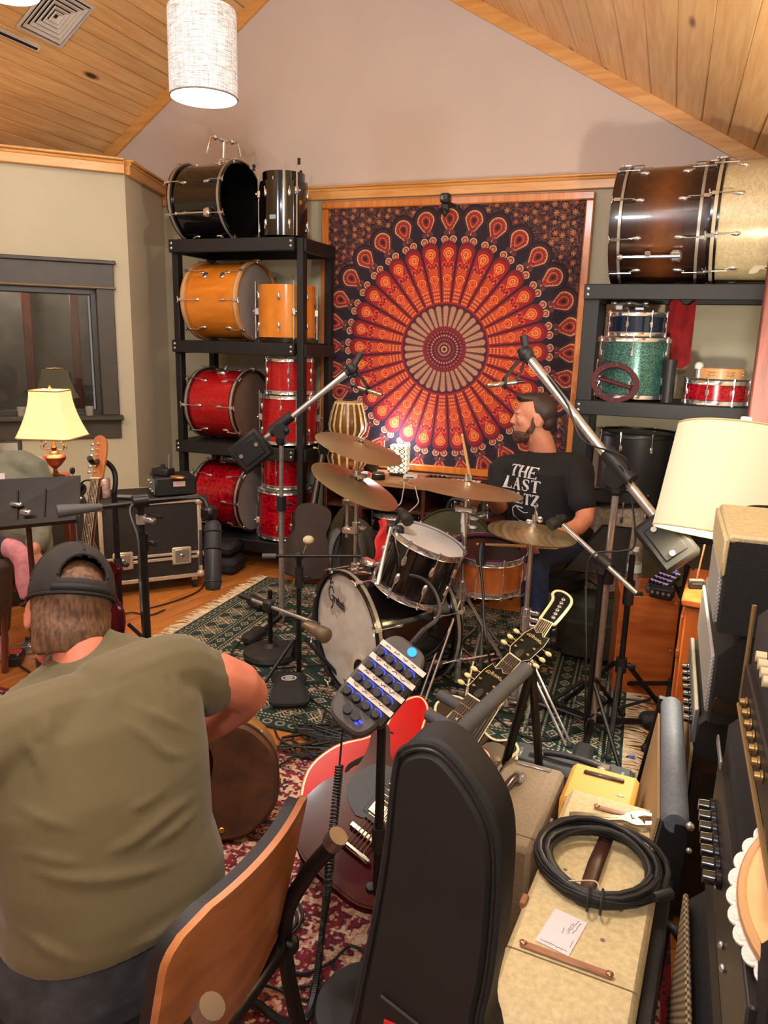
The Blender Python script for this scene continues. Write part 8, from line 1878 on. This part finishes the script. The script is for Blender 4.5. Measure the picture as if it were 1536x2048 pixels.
# ================================================================== LEFT SIDE
# lamp table, table lamp
tq = at(112, 952, 3.98); tt = thing('side_table', 'dark low table under the lit table lamp', 'table', (tq.x-.12, tq.y, .0)); tz = tq.z-.005
obj('top', B().box((tq.x-.05, tq.y, tz-.015), (.24, .30, .03), MX.Translation((tq.x, tq.y, 0)) @ MX.Rotation(rad(43), 4, 'Z') @ MX.Translation((-tq.x, -tq.y, 0)), b=.004), MAHO, tt, world=True)
for a, b in ((-.15, -.12), (.05, -.12), (-.15, .12), (.05, .12)):
    q = MX.Rotation(rad(43), 4, 'Z') @ V((a, b, 0)); obj('leg', B().box((tq.x+q.x, tq.y+q.y, (tz-.03)/2), (.04, .04, tz-.03), b=.004), MAHO, tt, world=True)
SILK = NT('silk_shade'); SILK.b.inputs['Roughness'].default_value = .8; SILK.b.inputs['Base Color'].default_value = lin((216, 188, 128)); SILK.b.inputs['Emission Color'].default_value = lin((255, 228, 160)); SILK.b.inputs['Emission Strength'].default_value = .6
tc = SILK.n('ShaderNodeTexCoord'); nz = SILK.n('ShaderNodeTexNoise', i_Scale=90.); SILK.l(tc.outputs['Object'], nz.inputs[0]); SILK.bump(nz.outputs[0], .3, .001); SILK = SILK.m
TLM = rz(rad(18), (tq.x, tq.y, tz)); dl = thing('table_lamp', 'lit table lamp with square bell shade and red urn base by the window', 'lamp', TLM)
ks = 3.98/1500; zt_, zb_ = .455, .215; 
b = B(); L = []
for i in range(9):
    f = i/8; hw = .082+(.140-.082)*(1-f)**1.6 if False else .080+.062*f**1.7; z = zt_+(zb_-zt_)*f; c_ = hw*.16
    L.append([V((sx*hw-cx2*sx*c_, sy*hw-cy2*sy*c_, z)) for sx, sy, cx2, cy2 in ((1, -1, 1, 0), (1, -1, 0, 1), (1, 1, 0, 1), (1, 1, 1, 0), (-1, 1, 1, 0), (-1, 1, 0, 1), (-1, -1, 0, 1), (-1, -1, 1, 0))])
b.loft(L, cap=False); sh_ = obj('lamp_shade', b, SILK, dl, smooth=20)
for ring, r in ((L[0], .0035), (L[-1], .0045)): obj('shade_trim', B().tube(ring+[ring[0]], r, 6), mat('shade_trim_gold', (150, 110, 50), .6), sh_)
obj('light_bulb', B().ell((0, 0, .30), (.028, .028, .04), 12, 8), MATS['bulb_glow'], dl); obj('finial', B().tube([(0, 0, .44), (0, 0, .462)], .004, 6).ell((0, 0, .470), (.008, .008, .012), 10, 6), GOLD, dl)
URN = mat('red_glazed_urn', (96, 22, 16), .2, 0, col2=(140, 50, 30), scale=30, coat=.6)
obj('urn', B().lathe([(0, .03), (.012, .032), (.010, .045), (.030, .062), (.055, .095), (.057, .108), (.050, .118), (.024, .124), (0, .124)], 28), URN, dl)
obj('foot', B().lathe([(0, -.0), (.045, .0), (.045, .006), (.02, .014), (.011, .026), (.012, .034), (0, .034)], 24), mat('bronze_dark', (70, 48, 30), .35, .8), dl)
obj('stem', B().lathe([(.0, .122), (.026, .124), (.022, .134), (.010, .142), (.016, .158), (.008, .175), (.006, .33), (0, .33)], 18), MATS['bronze_dark'], dl)
for sd in (-1, 1):
    b = B(); b.tube(catmull([(sd*.012, 0, .150), (sd*.045, 0, .145), (sd*.055, 0, .165), (sd*.040, 0, .18), (sd*.055, 0, .195), (sd*.068, 0, .185)], 6), .0032, 6).tube(catmull([(sd*.045, 0, .145), (sd*.066, 0, .152), (sd*.070, 0, .164)], 6), .0026, 6); obj('scroll_arm', b, MATS['bronze_dark'], dl)
lamp('table_lamp_light', (tq.x, tq.y, tz+.36), 13, (1, .80, .52), .04)
lamp('table_lamp_light', (tq.x, tq.y, tz+.225), 9, (1, .80, .52), .03)
# votive glasses on the sill
VOT = NT('votive_glass'); VOT.b.inputs['Transmission Weight'].default_value = .75; VOT.b.inputs['Roughness'].default_value = .15; VOT.b.inputs['Base Color'].default_value = lin((226, 222, 206)); VOT = VOT.m
for i, (s, lb) in enumerate(((.30, 'votive glass at the right end of the window sill'), (.545, 'votive glass half hidden behind the lamp shade on the sill'), (.665, 'votive glass on the window sill left of the lamp, nearer one'), (.715, 'votive glass on the window sill farthest to the left'))):
    q = WM_ @ V((s, .055, 1.051)); v = thing('votive_glass', lb, 'candle holder', q)
    obj('glass', B().lathe([(0, 0), (.024, 0), (.029, .062), (.0265, .062), (.022, .006), (0, .006)], 20), VOT, v); obj('candle', B().cyl(.021, .007, .034, 16), mat('wax', (226, 216, 190), .5), v)
# dark picture box behind the sitter
pq = at(14, 905, 4.3); pf = thing('gear_cabinet', 'slim dark cabinet behind the sitter below the window sill', 'cabinet', pq); obj('box', B().box((0, 0, .035-pq.z/2), (.16, .08, pq.z+.07), MX.Rotation(rad(43), 4, 'Z'), b=.006), BLACKP, pf); obj('panel', B().box((.0, -.043, .01), (.12, .006, .10), MX.Rotation(rad(43), 4, 'Z')), STEEL, pf)
# music stand
mq = at(60, 1008, 2.75); msd = thing('music_stand', 'dark brown music stand desk with scuffs in front of the sitter', 'music stand', (mq.x, mq.y, .002))
DESKM = mat('scuffed_brown_metal', (24, 18, 16), .45, .2, var=.25, scale=16)
c4 = [at(x, y, d) for x, y, d in ((-70, 1062, 2.72), (158, 1040, 2.70), (160, 951, 2.80), (-70, 962, 2.82))]; n4 = (c4[1]-c4[0]).cross(c4[3]-c4[0]).normalized()
b = B(); b.loft([[p for p in c4], [p-n4*.006 for p in c4]][::-1]); obj('desk', b, DESKM, msd, world=True)
obj('ledge', B().tube([c4[0]+n4*.012, c4[1]+n4*.012], .016, 4), DESKM, msd, world=True)
for f in (.46, .70): obj('rib', B().tube([c4[0]+(c4[1]-c4[0])*f+n4*.003+(c4[3]-c4[0])*.08, c4[3]+(c4[2]-c4[3])*f+n4*.003-(c4[3]-c4[0])*.25], .003, 6), DESKM, msd, world=True)
obj('clip', B().box((0, 0, 0), (.05, .02, .015), MX.Translation((c4[0]*.55+c4[2]*.45)+n4*.01), b=.004).box((0, 0, 0), (.045, .02, .02), MX.Translation(at(55, 1028, 2.72)+n4*.012), b=.004), STEEL, msd, world=True)
px_ = at(56, 1040, 2.77); obj('pole', B().tube([px_, V((px_.x-.0, px_.y, .55))], .010, 10).tube([V((px_.x, px_.y, .57)), V((px_.x, px_.y, .06))], .014, 10), mat('brown_metal_pole', (74, 44, 36), .4, .5), msd, world=True); tripod(msd, px_.x, px_.y, .14, .22, m=BLACKM, a0=.4)
sh2 = thing('sheet_music', 'white corner of a paper sheet standing on the music stand', 'paper', at(6, 958, 2.85)); q = [at(x, y, 2.86) for x, y in ((-40, 990), (11, 984), (9, 946), (-40, 948))]; b = B(); b.loft([[p for p in q], [p-n4*.001 for p in q]][::-1]); obj('sheet', b, mat('paper_lilac', (206, 194, 194), .8), sh2, world=True)
# guitar on a hanging stand
tg_n, tg_b = at(193, 958, 3.10), at(168, 1150, 3.02)
TELEN = wood('maple_neck_amber', (150, 84, 40), (186, 112, 58), 4., (10, 1.2, 10), .35, .4, None, .03)
gd = (tg_n-tg_b).normalized(); gcen = tg_n-gd*.52
hgt = guitar('electric_guitar', 'maple-necked wine red guitar hanging on a black stand by the flight case', gcen, tg_n, V((.10, -.95, .30)), LPO, .044, DCHERRY, DCHERRY, None, TELEN, 'tele', body_nut=.52, pickups=(-.02, .08))
hs_ = thing('guitar_stand', 'black hanging guitar stand with curved neck hook', 'guitar stand', fl(222, 1240)+V((0, 0, .002)))
hk = at(196, 922, 3.10); sx2 = at(228, 985, 3.2); fx = V((sx2.x, sx2.y, 0))
obj('hook', B().tube(catmull([at(179, 916, 3.02), at(186, 925, 3.06), at(200, 922, 3.14), at(215, 926, 3.18), at(228, 942, 3.2), at(231, 965, 3.2), sx2], 6), .011, 10), BLACKM, hs_, world=True)
obj('pole', B().tube([sx2, V((fx.x, fx.y, .12))], .012, 10), BLACKM, hs_, world=True); tripod(hs_, fx.x, fx.y, .34, .33, a0=.45, m=BLACKM); collar(hs_, (fx.x, fx.y, .62), .018, .05, BLACKP)
# flight case with gear on it
CASEK = mat('case_laminate', (30, 28, 29), .6, var=.08, scale=30); ALU = mat('aluminium_trim', (188, 174, 156), .4, .35, var=.06, scale=20)
e0, e1 = fl(208, 1172, .09), fl(402, 1150, .09); ex_ = (e1-e0); Lc = ex_.length; ex_.normalize(); ey_ = V((-ex_.y, ex_.x, 0)); FM = MX((ex_, ey_, V((0, 0, 1)))).transposed().to_4x4(); FM.translation = V((e0.x, e0.y, 0))
fc = thing('flight_case', 'black flight case with aluminium edges and recessed latches on casters', 'case', FM); Dc, z0, z1 = .46, .085, .60
obj('case', B().box((Lc/2, Dc/2, (z0+z1)/2), (Lc-.006, Dc-.006, z1-z0-.006)), CASEK, fc)
for z, h in ((z0+.012, .024), (z1-.012, .024), (z0+.135, .018), (z0+.165, .016)):
    for a, b in (((Lc/2, .0, z), (Lc, .012, h)), ((0, Dc/2, z), (.012, Dc, h)), ((Lc, Dc/2, z), (.012, Dc, h)), ((Lc/2, Dc, z), (Lc, .012, h))): obj('edge_trim', B().box(a, b, b=.002), ALU, fc)
for x in (0, Lc):
    for y in (0, Dc):
        obj('edge_trim', B().box((x, y, (z0+z1)/2), (.024, .024, z1-z0), b=.004), ALU, fc)
        for z in (z0+.02, z1-.02, z0+.15): obj('ball_corner', B().ell((x, y, z), .026, 12, 8), ALU, fc)
        cs_ = obj('caster', B().cyl(.028, -.012, .012, 16, frame((x*.86+.05, y*.8+.05, .030), (1, 0, 0))), RUBBER, fc); obj('caster_fork', B().box((x*.86+.05, y*.8+.05, .066), (.04, .03, .04), b=.004), STEEL, cs_)
for x in (Lc*.20, Lc*.80):
    lt2 = obj('latch', B().box((x, -.006, z0+.15), (.12, .014, .115), b=.008), ALU, fc); obj('latch_dish', B().box((x, -.0135, z0+.15), (.085, .004, .085), b=.002), STEEL, lt2); obj('latch_knob', B().ell((x, -.016, z0+.15), (.016, .006, .016), 12, 6), DULLCH, lt2).data
    for dx in (-.05, .05):
        for dz in (-.045, .045): obj('rivet', B().ell((x+dx, -.014, z0+.15+dz), (.004, .002, .004), 6, 4), DULLCH, lt2)
ft = lambda u, v, z=0: FM @ V((u*Lc, v*Dc, z1+z))
# boxes on the case
dv = thing('recording_device', 'black boxy recorder with label on the flight case', 'device', MX.Translation(ft(.80, .45)) @ FM.to_quaternion().to_matrix().to_4x4()); obj('case', B().box((0, 0, .062), (.26, .22, .12), b=.010), BLACKP, dv); obj('front_face', B().box((-.131, 0, .06), (.006, .20, .10), b=.002), mat('device_grey', (90, 92, 90), .4), dv); obj('label', B().box((.02, -.1115, .078), (.075, .002, .032)), mat('pale_label', (222, 196, 182), .6), dv); obj('slot', B().box((.03, -.1112, .035), (.12, .002, .012)), CASEK, dv)
for k in range(4): obj('jack', B().cyl(.008, 0, .012, 10, frame((-.134, -.06+k*.04, .03+.05*(k % 2)), (-1, 0, 0))), STEEL, dv)
d2_ = thing('tuner_box', 'small black box with an antenna-like stick on top of the recorder', 'device', MX.Translation(ft(.70, .42, .124))); obj('box', B().box((0, 0, .022), (.12, .09, .042), b=.006), BLACKP, d2_); obj('knob', B().cyl(.014, .043, .066, 14), BLACKP, d2_); obj('stick', B().tube([(.03, .02, .04), (.04, .02, .13)], [.006, .010], 8), STEEL, d2_)
d3_ = thing('wooden_disc', 'tan oval wooden piece lying on the recorder', 'ornament', MX.Translation(ft(.80, .10, .125))); obj('disc', B().lathe([(0, 0), (.04, 0), (.045, .006), (.04, .012), (0, .013)], 20, MX.Diagonal((1.2, .6, 1, 1))), TELEN, d3_); obj('rim', B().torus(.042, .003, 20, 6, MX.Translation((0, 0, .006)) @ MX.Diagonal((1.2, .6, 1, 1))), GOLD, d3_)
ph_ = thing('phone', 'flat dark phone lying on the flight case', 'phone', MX.Translation(ft(.30, .30)) @ MX.Rotation(.4, 4, 'Z')); obj('body', B().box((0, 0, .007), (.15, .08, .010), b=.003), BLACKP, ph_); obj('screen', B().box((0, 0, .0125), (.14, .07, .001)), mat('phone_glass', (50, 52, 56), .1, coat=1), ph_)
cu2 = thing('drink_can', 'pale patterned drink can on the flight case behind the guitar stand', 'can', ft(.10, .45)); obj('can', B().lathe([(0, .0), (.030, .0), (.033, .008), (.033, .108), (.028, .118), (0, .116)], 24), mat('can_print', (196, 176, 172), .35, .3, col2=(150, 110, 112), scale=40), cu2); obj('can_rim', B().torus(.028, .002, 24, 5, MX.Translation((0, 0, .118))), STEEL, cu2)
hp = thing('headphones', 'black headphones on the flight case beside the guitar neck', 'headphones', ft(-.08, .5)); obj('headband', B().tube([(.08*math.cos(a), .03, .035+.07*math.sin(a)) for a in [PI*k/14 for k in range(15)]], .009, 8, flat=.6), BLACKP, hp)
for sd in (-1, 1): e = obj('ear_cup', B().cyl(.036, -.016, .016, 20, frame((sd*.08, .03, .040), (1, 0, 0))), BLACKP, hp); obj('ear_pad', B().torus(.027, .011, 20, 8, frame((sd*.062, .03, .040), (1, 0, 0))), FELT, e)
sbx = thing('gear_table', 'dark equipment table carrying papers left of the flight case', 'table', MX.Translation(FM @ V((-.26, .30, 0))) @ FM.to_quaternion().to_matrix().to_4x4()); obj('top', B().box((0, 0, .575), (.42, .42, .022), b=.003), BLACKP, sbx)
for x in (-.19, .19):
    for y in (-.19, .19): obj('leg', B().box((x, y, .282), (.03, .03, .562), b=.003), ALU, sbx)
obj('cloth_panel', B().box((0, -.2, .30), (.36, .01, .5)), CASEK, sbx)
gtop = lambda x, y, z: MX.Translation(FM @ V((-.26+x, .30+y, .586+z)))
for i, (x, y, a, c, lb) in enumerate(((-.08, -.05, .3, (210, 208, 204), 'white papers on the gear table, the lower sheet pile'), (.06, .06, -.2, (190, 196, 206), 'bluish paper stack on the gear table'))):
    o = thing('paper_stack', lb, 'paper', gtop(x, y, 0) @ MX.Rotation(a, 4, 'Z'))
    for k in range(6): obj('sheet', B().box((random.uniform(-.006, .006), random.uniform(-.006, .006), .003+k*.006), (.19, .14, .005), MX.Rotation(random.uniform(-.08, .08), 4, 'Z')), mat('paper%d' % (c[0]), c, .8, var=.04), o)
for i, (x, y, lb) in enumerate(((.14, -.14, 'small white bowl of bits on the gear table\'s near edge'), (.02, -.15, 'second small white bowl on the gear table beside the guitar neck'))):
    o = thing('small_bowl', lb, 'bowl', gtop(x, y, 0)); obj('bowl', B().lathe([(0, 0), (.025, 0), (.042, .03), (.039, .03), (.022, .005), (0, .005)], 20), WHITEP, o); obj('bits', B().ell((0, 0, .02), (.03, .03, .008), 12, 6), STEEL, o)
gq = at(147, 975, 3.9); gm = thing('gooseneck_microphone', 'tiny black gooseneck microphone on a thin stem by the table lamp', 'microphone', gq); obj('stem', B().tube([(0, 0, .02-gq.z), (0, 0, .075)], .003, 6), STEEL, gm); obj('capsule', B().ell((0, 0, .09), (.014, .014, .02), 12, 8), FELT, gm); obj('base', B().cyl(.06, .004-gq.z, .022-gq.z, 20), BLACKP, gm)
# vocal mic stand with boom and big condenser microphone
bp = at(280, 1230, 2.62); bz = fl(275, 1262); VX = at(281, 1010, 2.55)
vs = thing('microphone_stand', 'black boom stand with grey grip holding the big black microphone', 'microphone stand', (VX.x, VX.y, .002))
pole(vs, (VX.x, VX.y, .06), (VX.x, VX.y, VX.z-.10), .0155, BLACKM); pole(vs, (VX.x, VX.y, VX.z-.14), VX, .011, BLACKM, 'upper_tube'); tripod(vs, VX.x, VX.y, .26, .30, m=BLACKM, a0=.9); collar(vs, (VX.x, VX.y, VX.z-.13), .021, .06, BLACKM); collar(vs, (VX.x, VX.y, VX.z-.05), .018, .03, STEEL)
g0_, g1_ = at(114, 1023, 2.44), at(398, 993, 2.66); obj('boom', B().tube([g0_, g1_], .0085, 10), BLACKM, vs, world=True); obj('grip', B().tube([g0_, g0_+(g1_-g0_)*.02, g0_+(g1_-g0_)*.24, g0_+(g1_-g0_)*.30], [.021, .022, .014, .010], 14), mat('grey_grip', (74, 74, 76), .6), vs, world=True); obj('boom_clamp', B().cyl(.024, -.025, .025, 14, frame(VX+V((0, 0, .012)), (g1_-g0_))).tube([VX+V((.03, 0, -.03)), VX+V((.10, -.02, -.03))], .005, 6), BLACKM, vs, world=True)
wire('microphone_cable', 'black cable hanging down the vocal microphone stand', [at(398, 996, 2.64), at(330, 998, 2.58), VX+V((-.015, -.03, .0)), at(276, 1080, 2.5), at(280, 1160, 2.5), at(286, 1260, 2.52), fl(290, 1300)+V((0, 0, .006))], .005, CABLE)
lm = thing('condenser_microphone', 'big black side-address microphone hanging from the boom beside the flight case', 'microphone', at(424, 1110, 2.66))
mt_, mb_ = at(426, 1048, 2.66), at(426, 1172, 2.62); md = (mb_-mt_).normalized(); MM2 = frame(mt_, md); Lm = (mb_-mt_).length
obj('body', B().lathe([(0, .40*Lm), (.026, .40*Lm), (.029, .45*Lm), (.030, .97*Lm), (.024, 1.06*Lm), (0, 1.08*Lm)], 24, MM2), mat('mic_body_black', (34, 34, 37), .45, .2), lm, world=True); obj('grille', B().lathe([(0, -.06*Lm), (.018, -.05*Lm), (.028, .02*Lm), (.029, .40*Lm), (0, .40*Lm)], 24, MM2), mat('black_mesh_grille', (44, 44, 48), .5, .4, bump=.7, bscale=600), lm, world=True)
for f in (.12, .40, .93): obj('band', B().torus(.0295, .003, 24, 6, MM2 @ MX.Translation((0, 0, f*Lm))), BLACKP, lm, world=True)
obj('shock_mount', B().box((0, 0, 0), (.05, .05, .05), MX.Translation(at(418, 1026, 2.66)), b=.01).tube([at(400, 993, 2.66), at(410, 1000, 2.66), at(418, 1020, 2.66)], .011, 8).tube([at(402, 1060, 2.66), at(402, 1130, 2.66)], .006, 6), BLACKM, lm, world=True)
# tripod with horizontal boom behind the kick
q0, q1 = at(525, 1112, 3.42), at(722, 1112, 3.42); qx = at(598, 1112, 3.45)
ss2 = thing('microphone_stand', 'short black boom stand with level arm left of the kick drum', 'microphone stand', (qx.x, qx.y, .012)); obj('boom', B().tube([q0, q1], .007, 10), BLACKM, ss2, world=True); obj('boom_grip', B().tube([q0, q0+(q1-q0)*.14], .012, 10), mat('grey_grip', (74, 74, 76), .6), ss2, world=True); pole(ss2, (qx.x, qx.y, .05), qx, .012, BLACKM); tripod(ss2, qx.x, qx.y, .22, .24, m=BLACKM, a0=.1); collar(ss2, (qx.x, qx.y, qx.z-.1), .02, .10, BLACKP); obj('boom_clamp', B().ell(qx, .022, 12, 8), BLACKP, ss2, world=True)
# mallet, backpack, bags, body shapes behind
mlt = thing('mallet', 'soft beater with round cream head leaning by the backpack', 'mallet', at(617, 1080, 3.7)); obj('head', B().ell((0, 0, 0), (.028, .028, .022), 16, 10), mat('cream_felt', (214, 196, 160), .9), mlt); obj('handle', B().tube([V((0, 0, 0)), fl(578, 1195)+V((0, 0, .01))-at(617, 1080, 3.7)], .006, 8), STICK, mlt)
bpq = fl(690, 1172); GREYC = mat('grey_canvas', (104, 108, 108), .9, var=.12, scale=18, bump=.4, bscale=240)
bpM = rz(rad(14), (bpq.x-.02, bpq.y+.12, .014)); bk2 = thing('backpack', 'grey backpack leaning against the bench behind the crash stand', 'backpack', bpM)
b = B(); b.prism(oval([(-.15, 0), (.15, 0), (.17, .12), (.15, .32), (.07, .41), (-.07, .41), (-.15, .32), (-.17, .12)], 4), -.08, .08, MX.Rotation(PI/2, 4, 'X'), .04); obj('bag', b, mat('dark_backpack', (82, 85, 86), .85, var=.1, bump=.4, bscale=200), bk2)
for sd in (-1, 1): obj('strap', B().tube(catmull([(sd*.06, -.09, .36), (sd*.10, -.115, .28), (sd*.12, -.11, .14), (sd*.11, -.10, .03)], 6), .032, 10, flat=.35), GREYC, bk2)
obj('flag_patch', B().box((-.115, -.135, .10), (.035, .004, .02), b=.001), mat('patch_pink', (196, 120, 116), .8), bk2); obj('handle', B().tube(catmull([(-.04, -.03, .40), (0, -.04, .44), (.04, -.03, .40)], 5), .009, 8), BLACKP, bk2)
cbq = fl(880, 1190); cbM = MX.Translation((cbq.x-.0, 4.42, .33)); OLV = mat('olive_vinyl', (66, 70, 40), .5, var=.12, scale=8, bump=.2, bscale=90)
cbg = thing('cymbal_bag', 'round olive green cymbal bag leaning on the bench', 'bag', MX.Translation((-1.16, 4.40, .30)) @ MX.Rotation(rad(-12), 4, 'X')); obj('bag', B().prism([(.29*math.cos(2*PI*k/48), .285*math.sin(2*PI*k/48)) for k in range(48)], -.06, .06, MX.Rotation(PI/2, 4, 'X'), .02), OLV, cbg); obj('piping', B().torus(.285, .006, 48, 6, MX.Rotation(PI/2, 4, 'X') @ MX.Translation((0, 0, .055))), mat('olive_piping', (50, 54, 32), .6), cbg); obj('handle', B().tube(catmull([(-.07, 0, .27), (-.04, -.01, .34), (.04, -.01, .34), (.07, 0, .27)], 6), .012, 8), BLACKP, cbg); obj('pocket', B().box((0, -.07, -.08), (.36, .03, .22), b=.012), OLV, cbg)
rcl = thing('red_bandana', 'bright red cloth hanging over the rack tom\'s back edge', 'cloth', at(776, 1070, 3.42)); b = B()
for j in range(12):
    for i in range(8): b.v.append((.10*(i/7-.5)-.02*(j/11)+.01*math.sin(j), .012*math.sin(i*1.4+j*.5), .06-.22*j/11+.012*math.sin(i*.9)))
b.f = [(j*8+i, j*8+i+1, (j+1)*8+i+1, (j+1)*8+i) for j in range(11) for i in range(7)]; k_ = len(b.v); b.add([(x, y+.004, z) for x, y, z in b.v], [f[::-1] for f in b.f]); obj('cloth', b, mat('bright_red_cloth', (206, 16, 22), .8, var=.1, sheen=.3), rcl)
obj('hem', B().tube([(-.055+.01, 0, -.155), (.03, 0, -.15)], .003, 6), MATS['bright_red_cloth'], rcl)
# two soft guitar bags / bodies leaning between rack and bench
BRN = mat('brown_instrument', (44, 25, 15), .4, var=.2, scale=8, coat=.2)
ig = fl(622, 1140); aco = [(0, -.24), (-.15, -.22), (-.195, -.12), (-.17, -.02), (-.125, .06), (-.145, .15), (-.12, .22), (0, .245), (.12, .22), (.145, .15), (.125, .06), (.17, -.02), (.195, -.12), (.15, -.22)]
guitar('acoustic_guitar', 'brown acoustic guitar leaning in the gap between left rack and bench', V((-2.155, 4.36, .275)), V((-2.155, 4.60, .86)), V((-.55, .8, -.3)), [(x*.8, y) for x, y in aco], .09, BRN, BRN, None, BRN, 'open', body_nut=.60, bridge_y=-.10, tail=False)
lf = thing('leaf_panel', 'dark olive leaf-shaped padded bag standing before the bench\'s left end', 'bag', MX.Translation((-1.98, 4.43, .014)) @ MX.Rotation(rad(10), 4, 'Y')); obj('bag', B().prism(oval([(-.09, 0), (.09, 0), (.12, .2), (.08, .42), (0, .54), (-.08, .42), (-.12, .2)], 4), -.03, .03, MX.Rotation(PI/2, 4, 'X'), .015), mat('dark_olive', (52, 46, 28), .7, var=.15), lf); obj('seam', B().tube([(0, -.032, .02), (0, -.032, .50)], .004, 6), BLACKP, lf)
# plastic bag on the red pearl bass drum, cases under the rack
pbq = onY(455, 935, 4.50); plb = thing('black_bag', 'crumpled black bag with brown paper lying on the red pearl bass drum', 'bag', (pbq.x, 4.64, .735)); b = B(); rng = random.Random(5)
for k in range(10): b.ell((pbq.x+rng.uniform(-.11, .11), 4.62+rng.uniform(-.10, .08), .765+rng.uniform(-.012, .02)), (.07, .06, .030), 10, 8)
blob('bag', b, mat('shiny_black_bag', (34, 34, 36), .3, var=.2, scale=20, bump=.8, bscale=18, dist=.008), plb, .009, 2); b = B()
for k in range(5): b.ell((pbq.x+.10+rng.uniform(-.05, .05), 4.52+rng.uniform(-.03, .03), .77+rng.uniform(-.01, .01)), (.05, .03, .024), 8, 6)
blob('paper', b, mat('brown_paper', (110, 88, 74), .8, var=.15, scale=20, bump=.6, bscale=30), plb, .009, 1)
for i, (x, y, z, sx, sy, sz, lb) in enumerate(((-2.88, 4.30, .003, .46, .22, .115, 'soft black instrument case on the floor under the left rack, lower of two'), (-2.90, 4.31, .125, .44, .20, .09, 'soft black instrument case on top of another under the left rack'))):
    o = thing('soft_case', lb, 'case', rz(rad(8), (x, y, z))); obj('case', B().box((0, 0, sz/2), (sx, sy, sz), b=.03), mat('soft_black_case', (28, 28, 30), .75, var=.15, bump=.3, bscale=120), o); obj('zipper', B().box((0, 0, sz*.62), (sx+.004, sy+.004, .008), b=.002), BLACKP, o); obj('handle', B().tube(catmull([(-.06, -sy/2, sz*.5), (0, -sy/2-.03, sz*.5), (.06, -sy/2, sz*.5)], 5), .008, 8), BLACKP, o)
import OpenImageIO as oiio, sys, numpy as np
im=oiio.ImageBuf('/workdir/render_main.png').get_pixels(oiio.UINT8)
s=im.shape[1]/1536
for n,x,y in [('gable mid',700,200),('gable R',1000,250),('left wall',120,420),('short wall',295,500),('ceil R',1300,100),('ceil L',150,220),('tap',900,420),('floor L',480,1230),('shirt back',200,1500),('blond',1150,1920),('gig',870,1800),('shadeR',1400,960),('chair',430,1850),('rug red',560,1590),('head',690,1250),('rack beam',450,500),('black side amp',1480,1200)]:
    a=im[int(y*s)-4:int(y*s)+4,int(x*s)-4:int(x*s)+4,:3].reshape(-1,3).mean(0); print(n,a.astype(int))
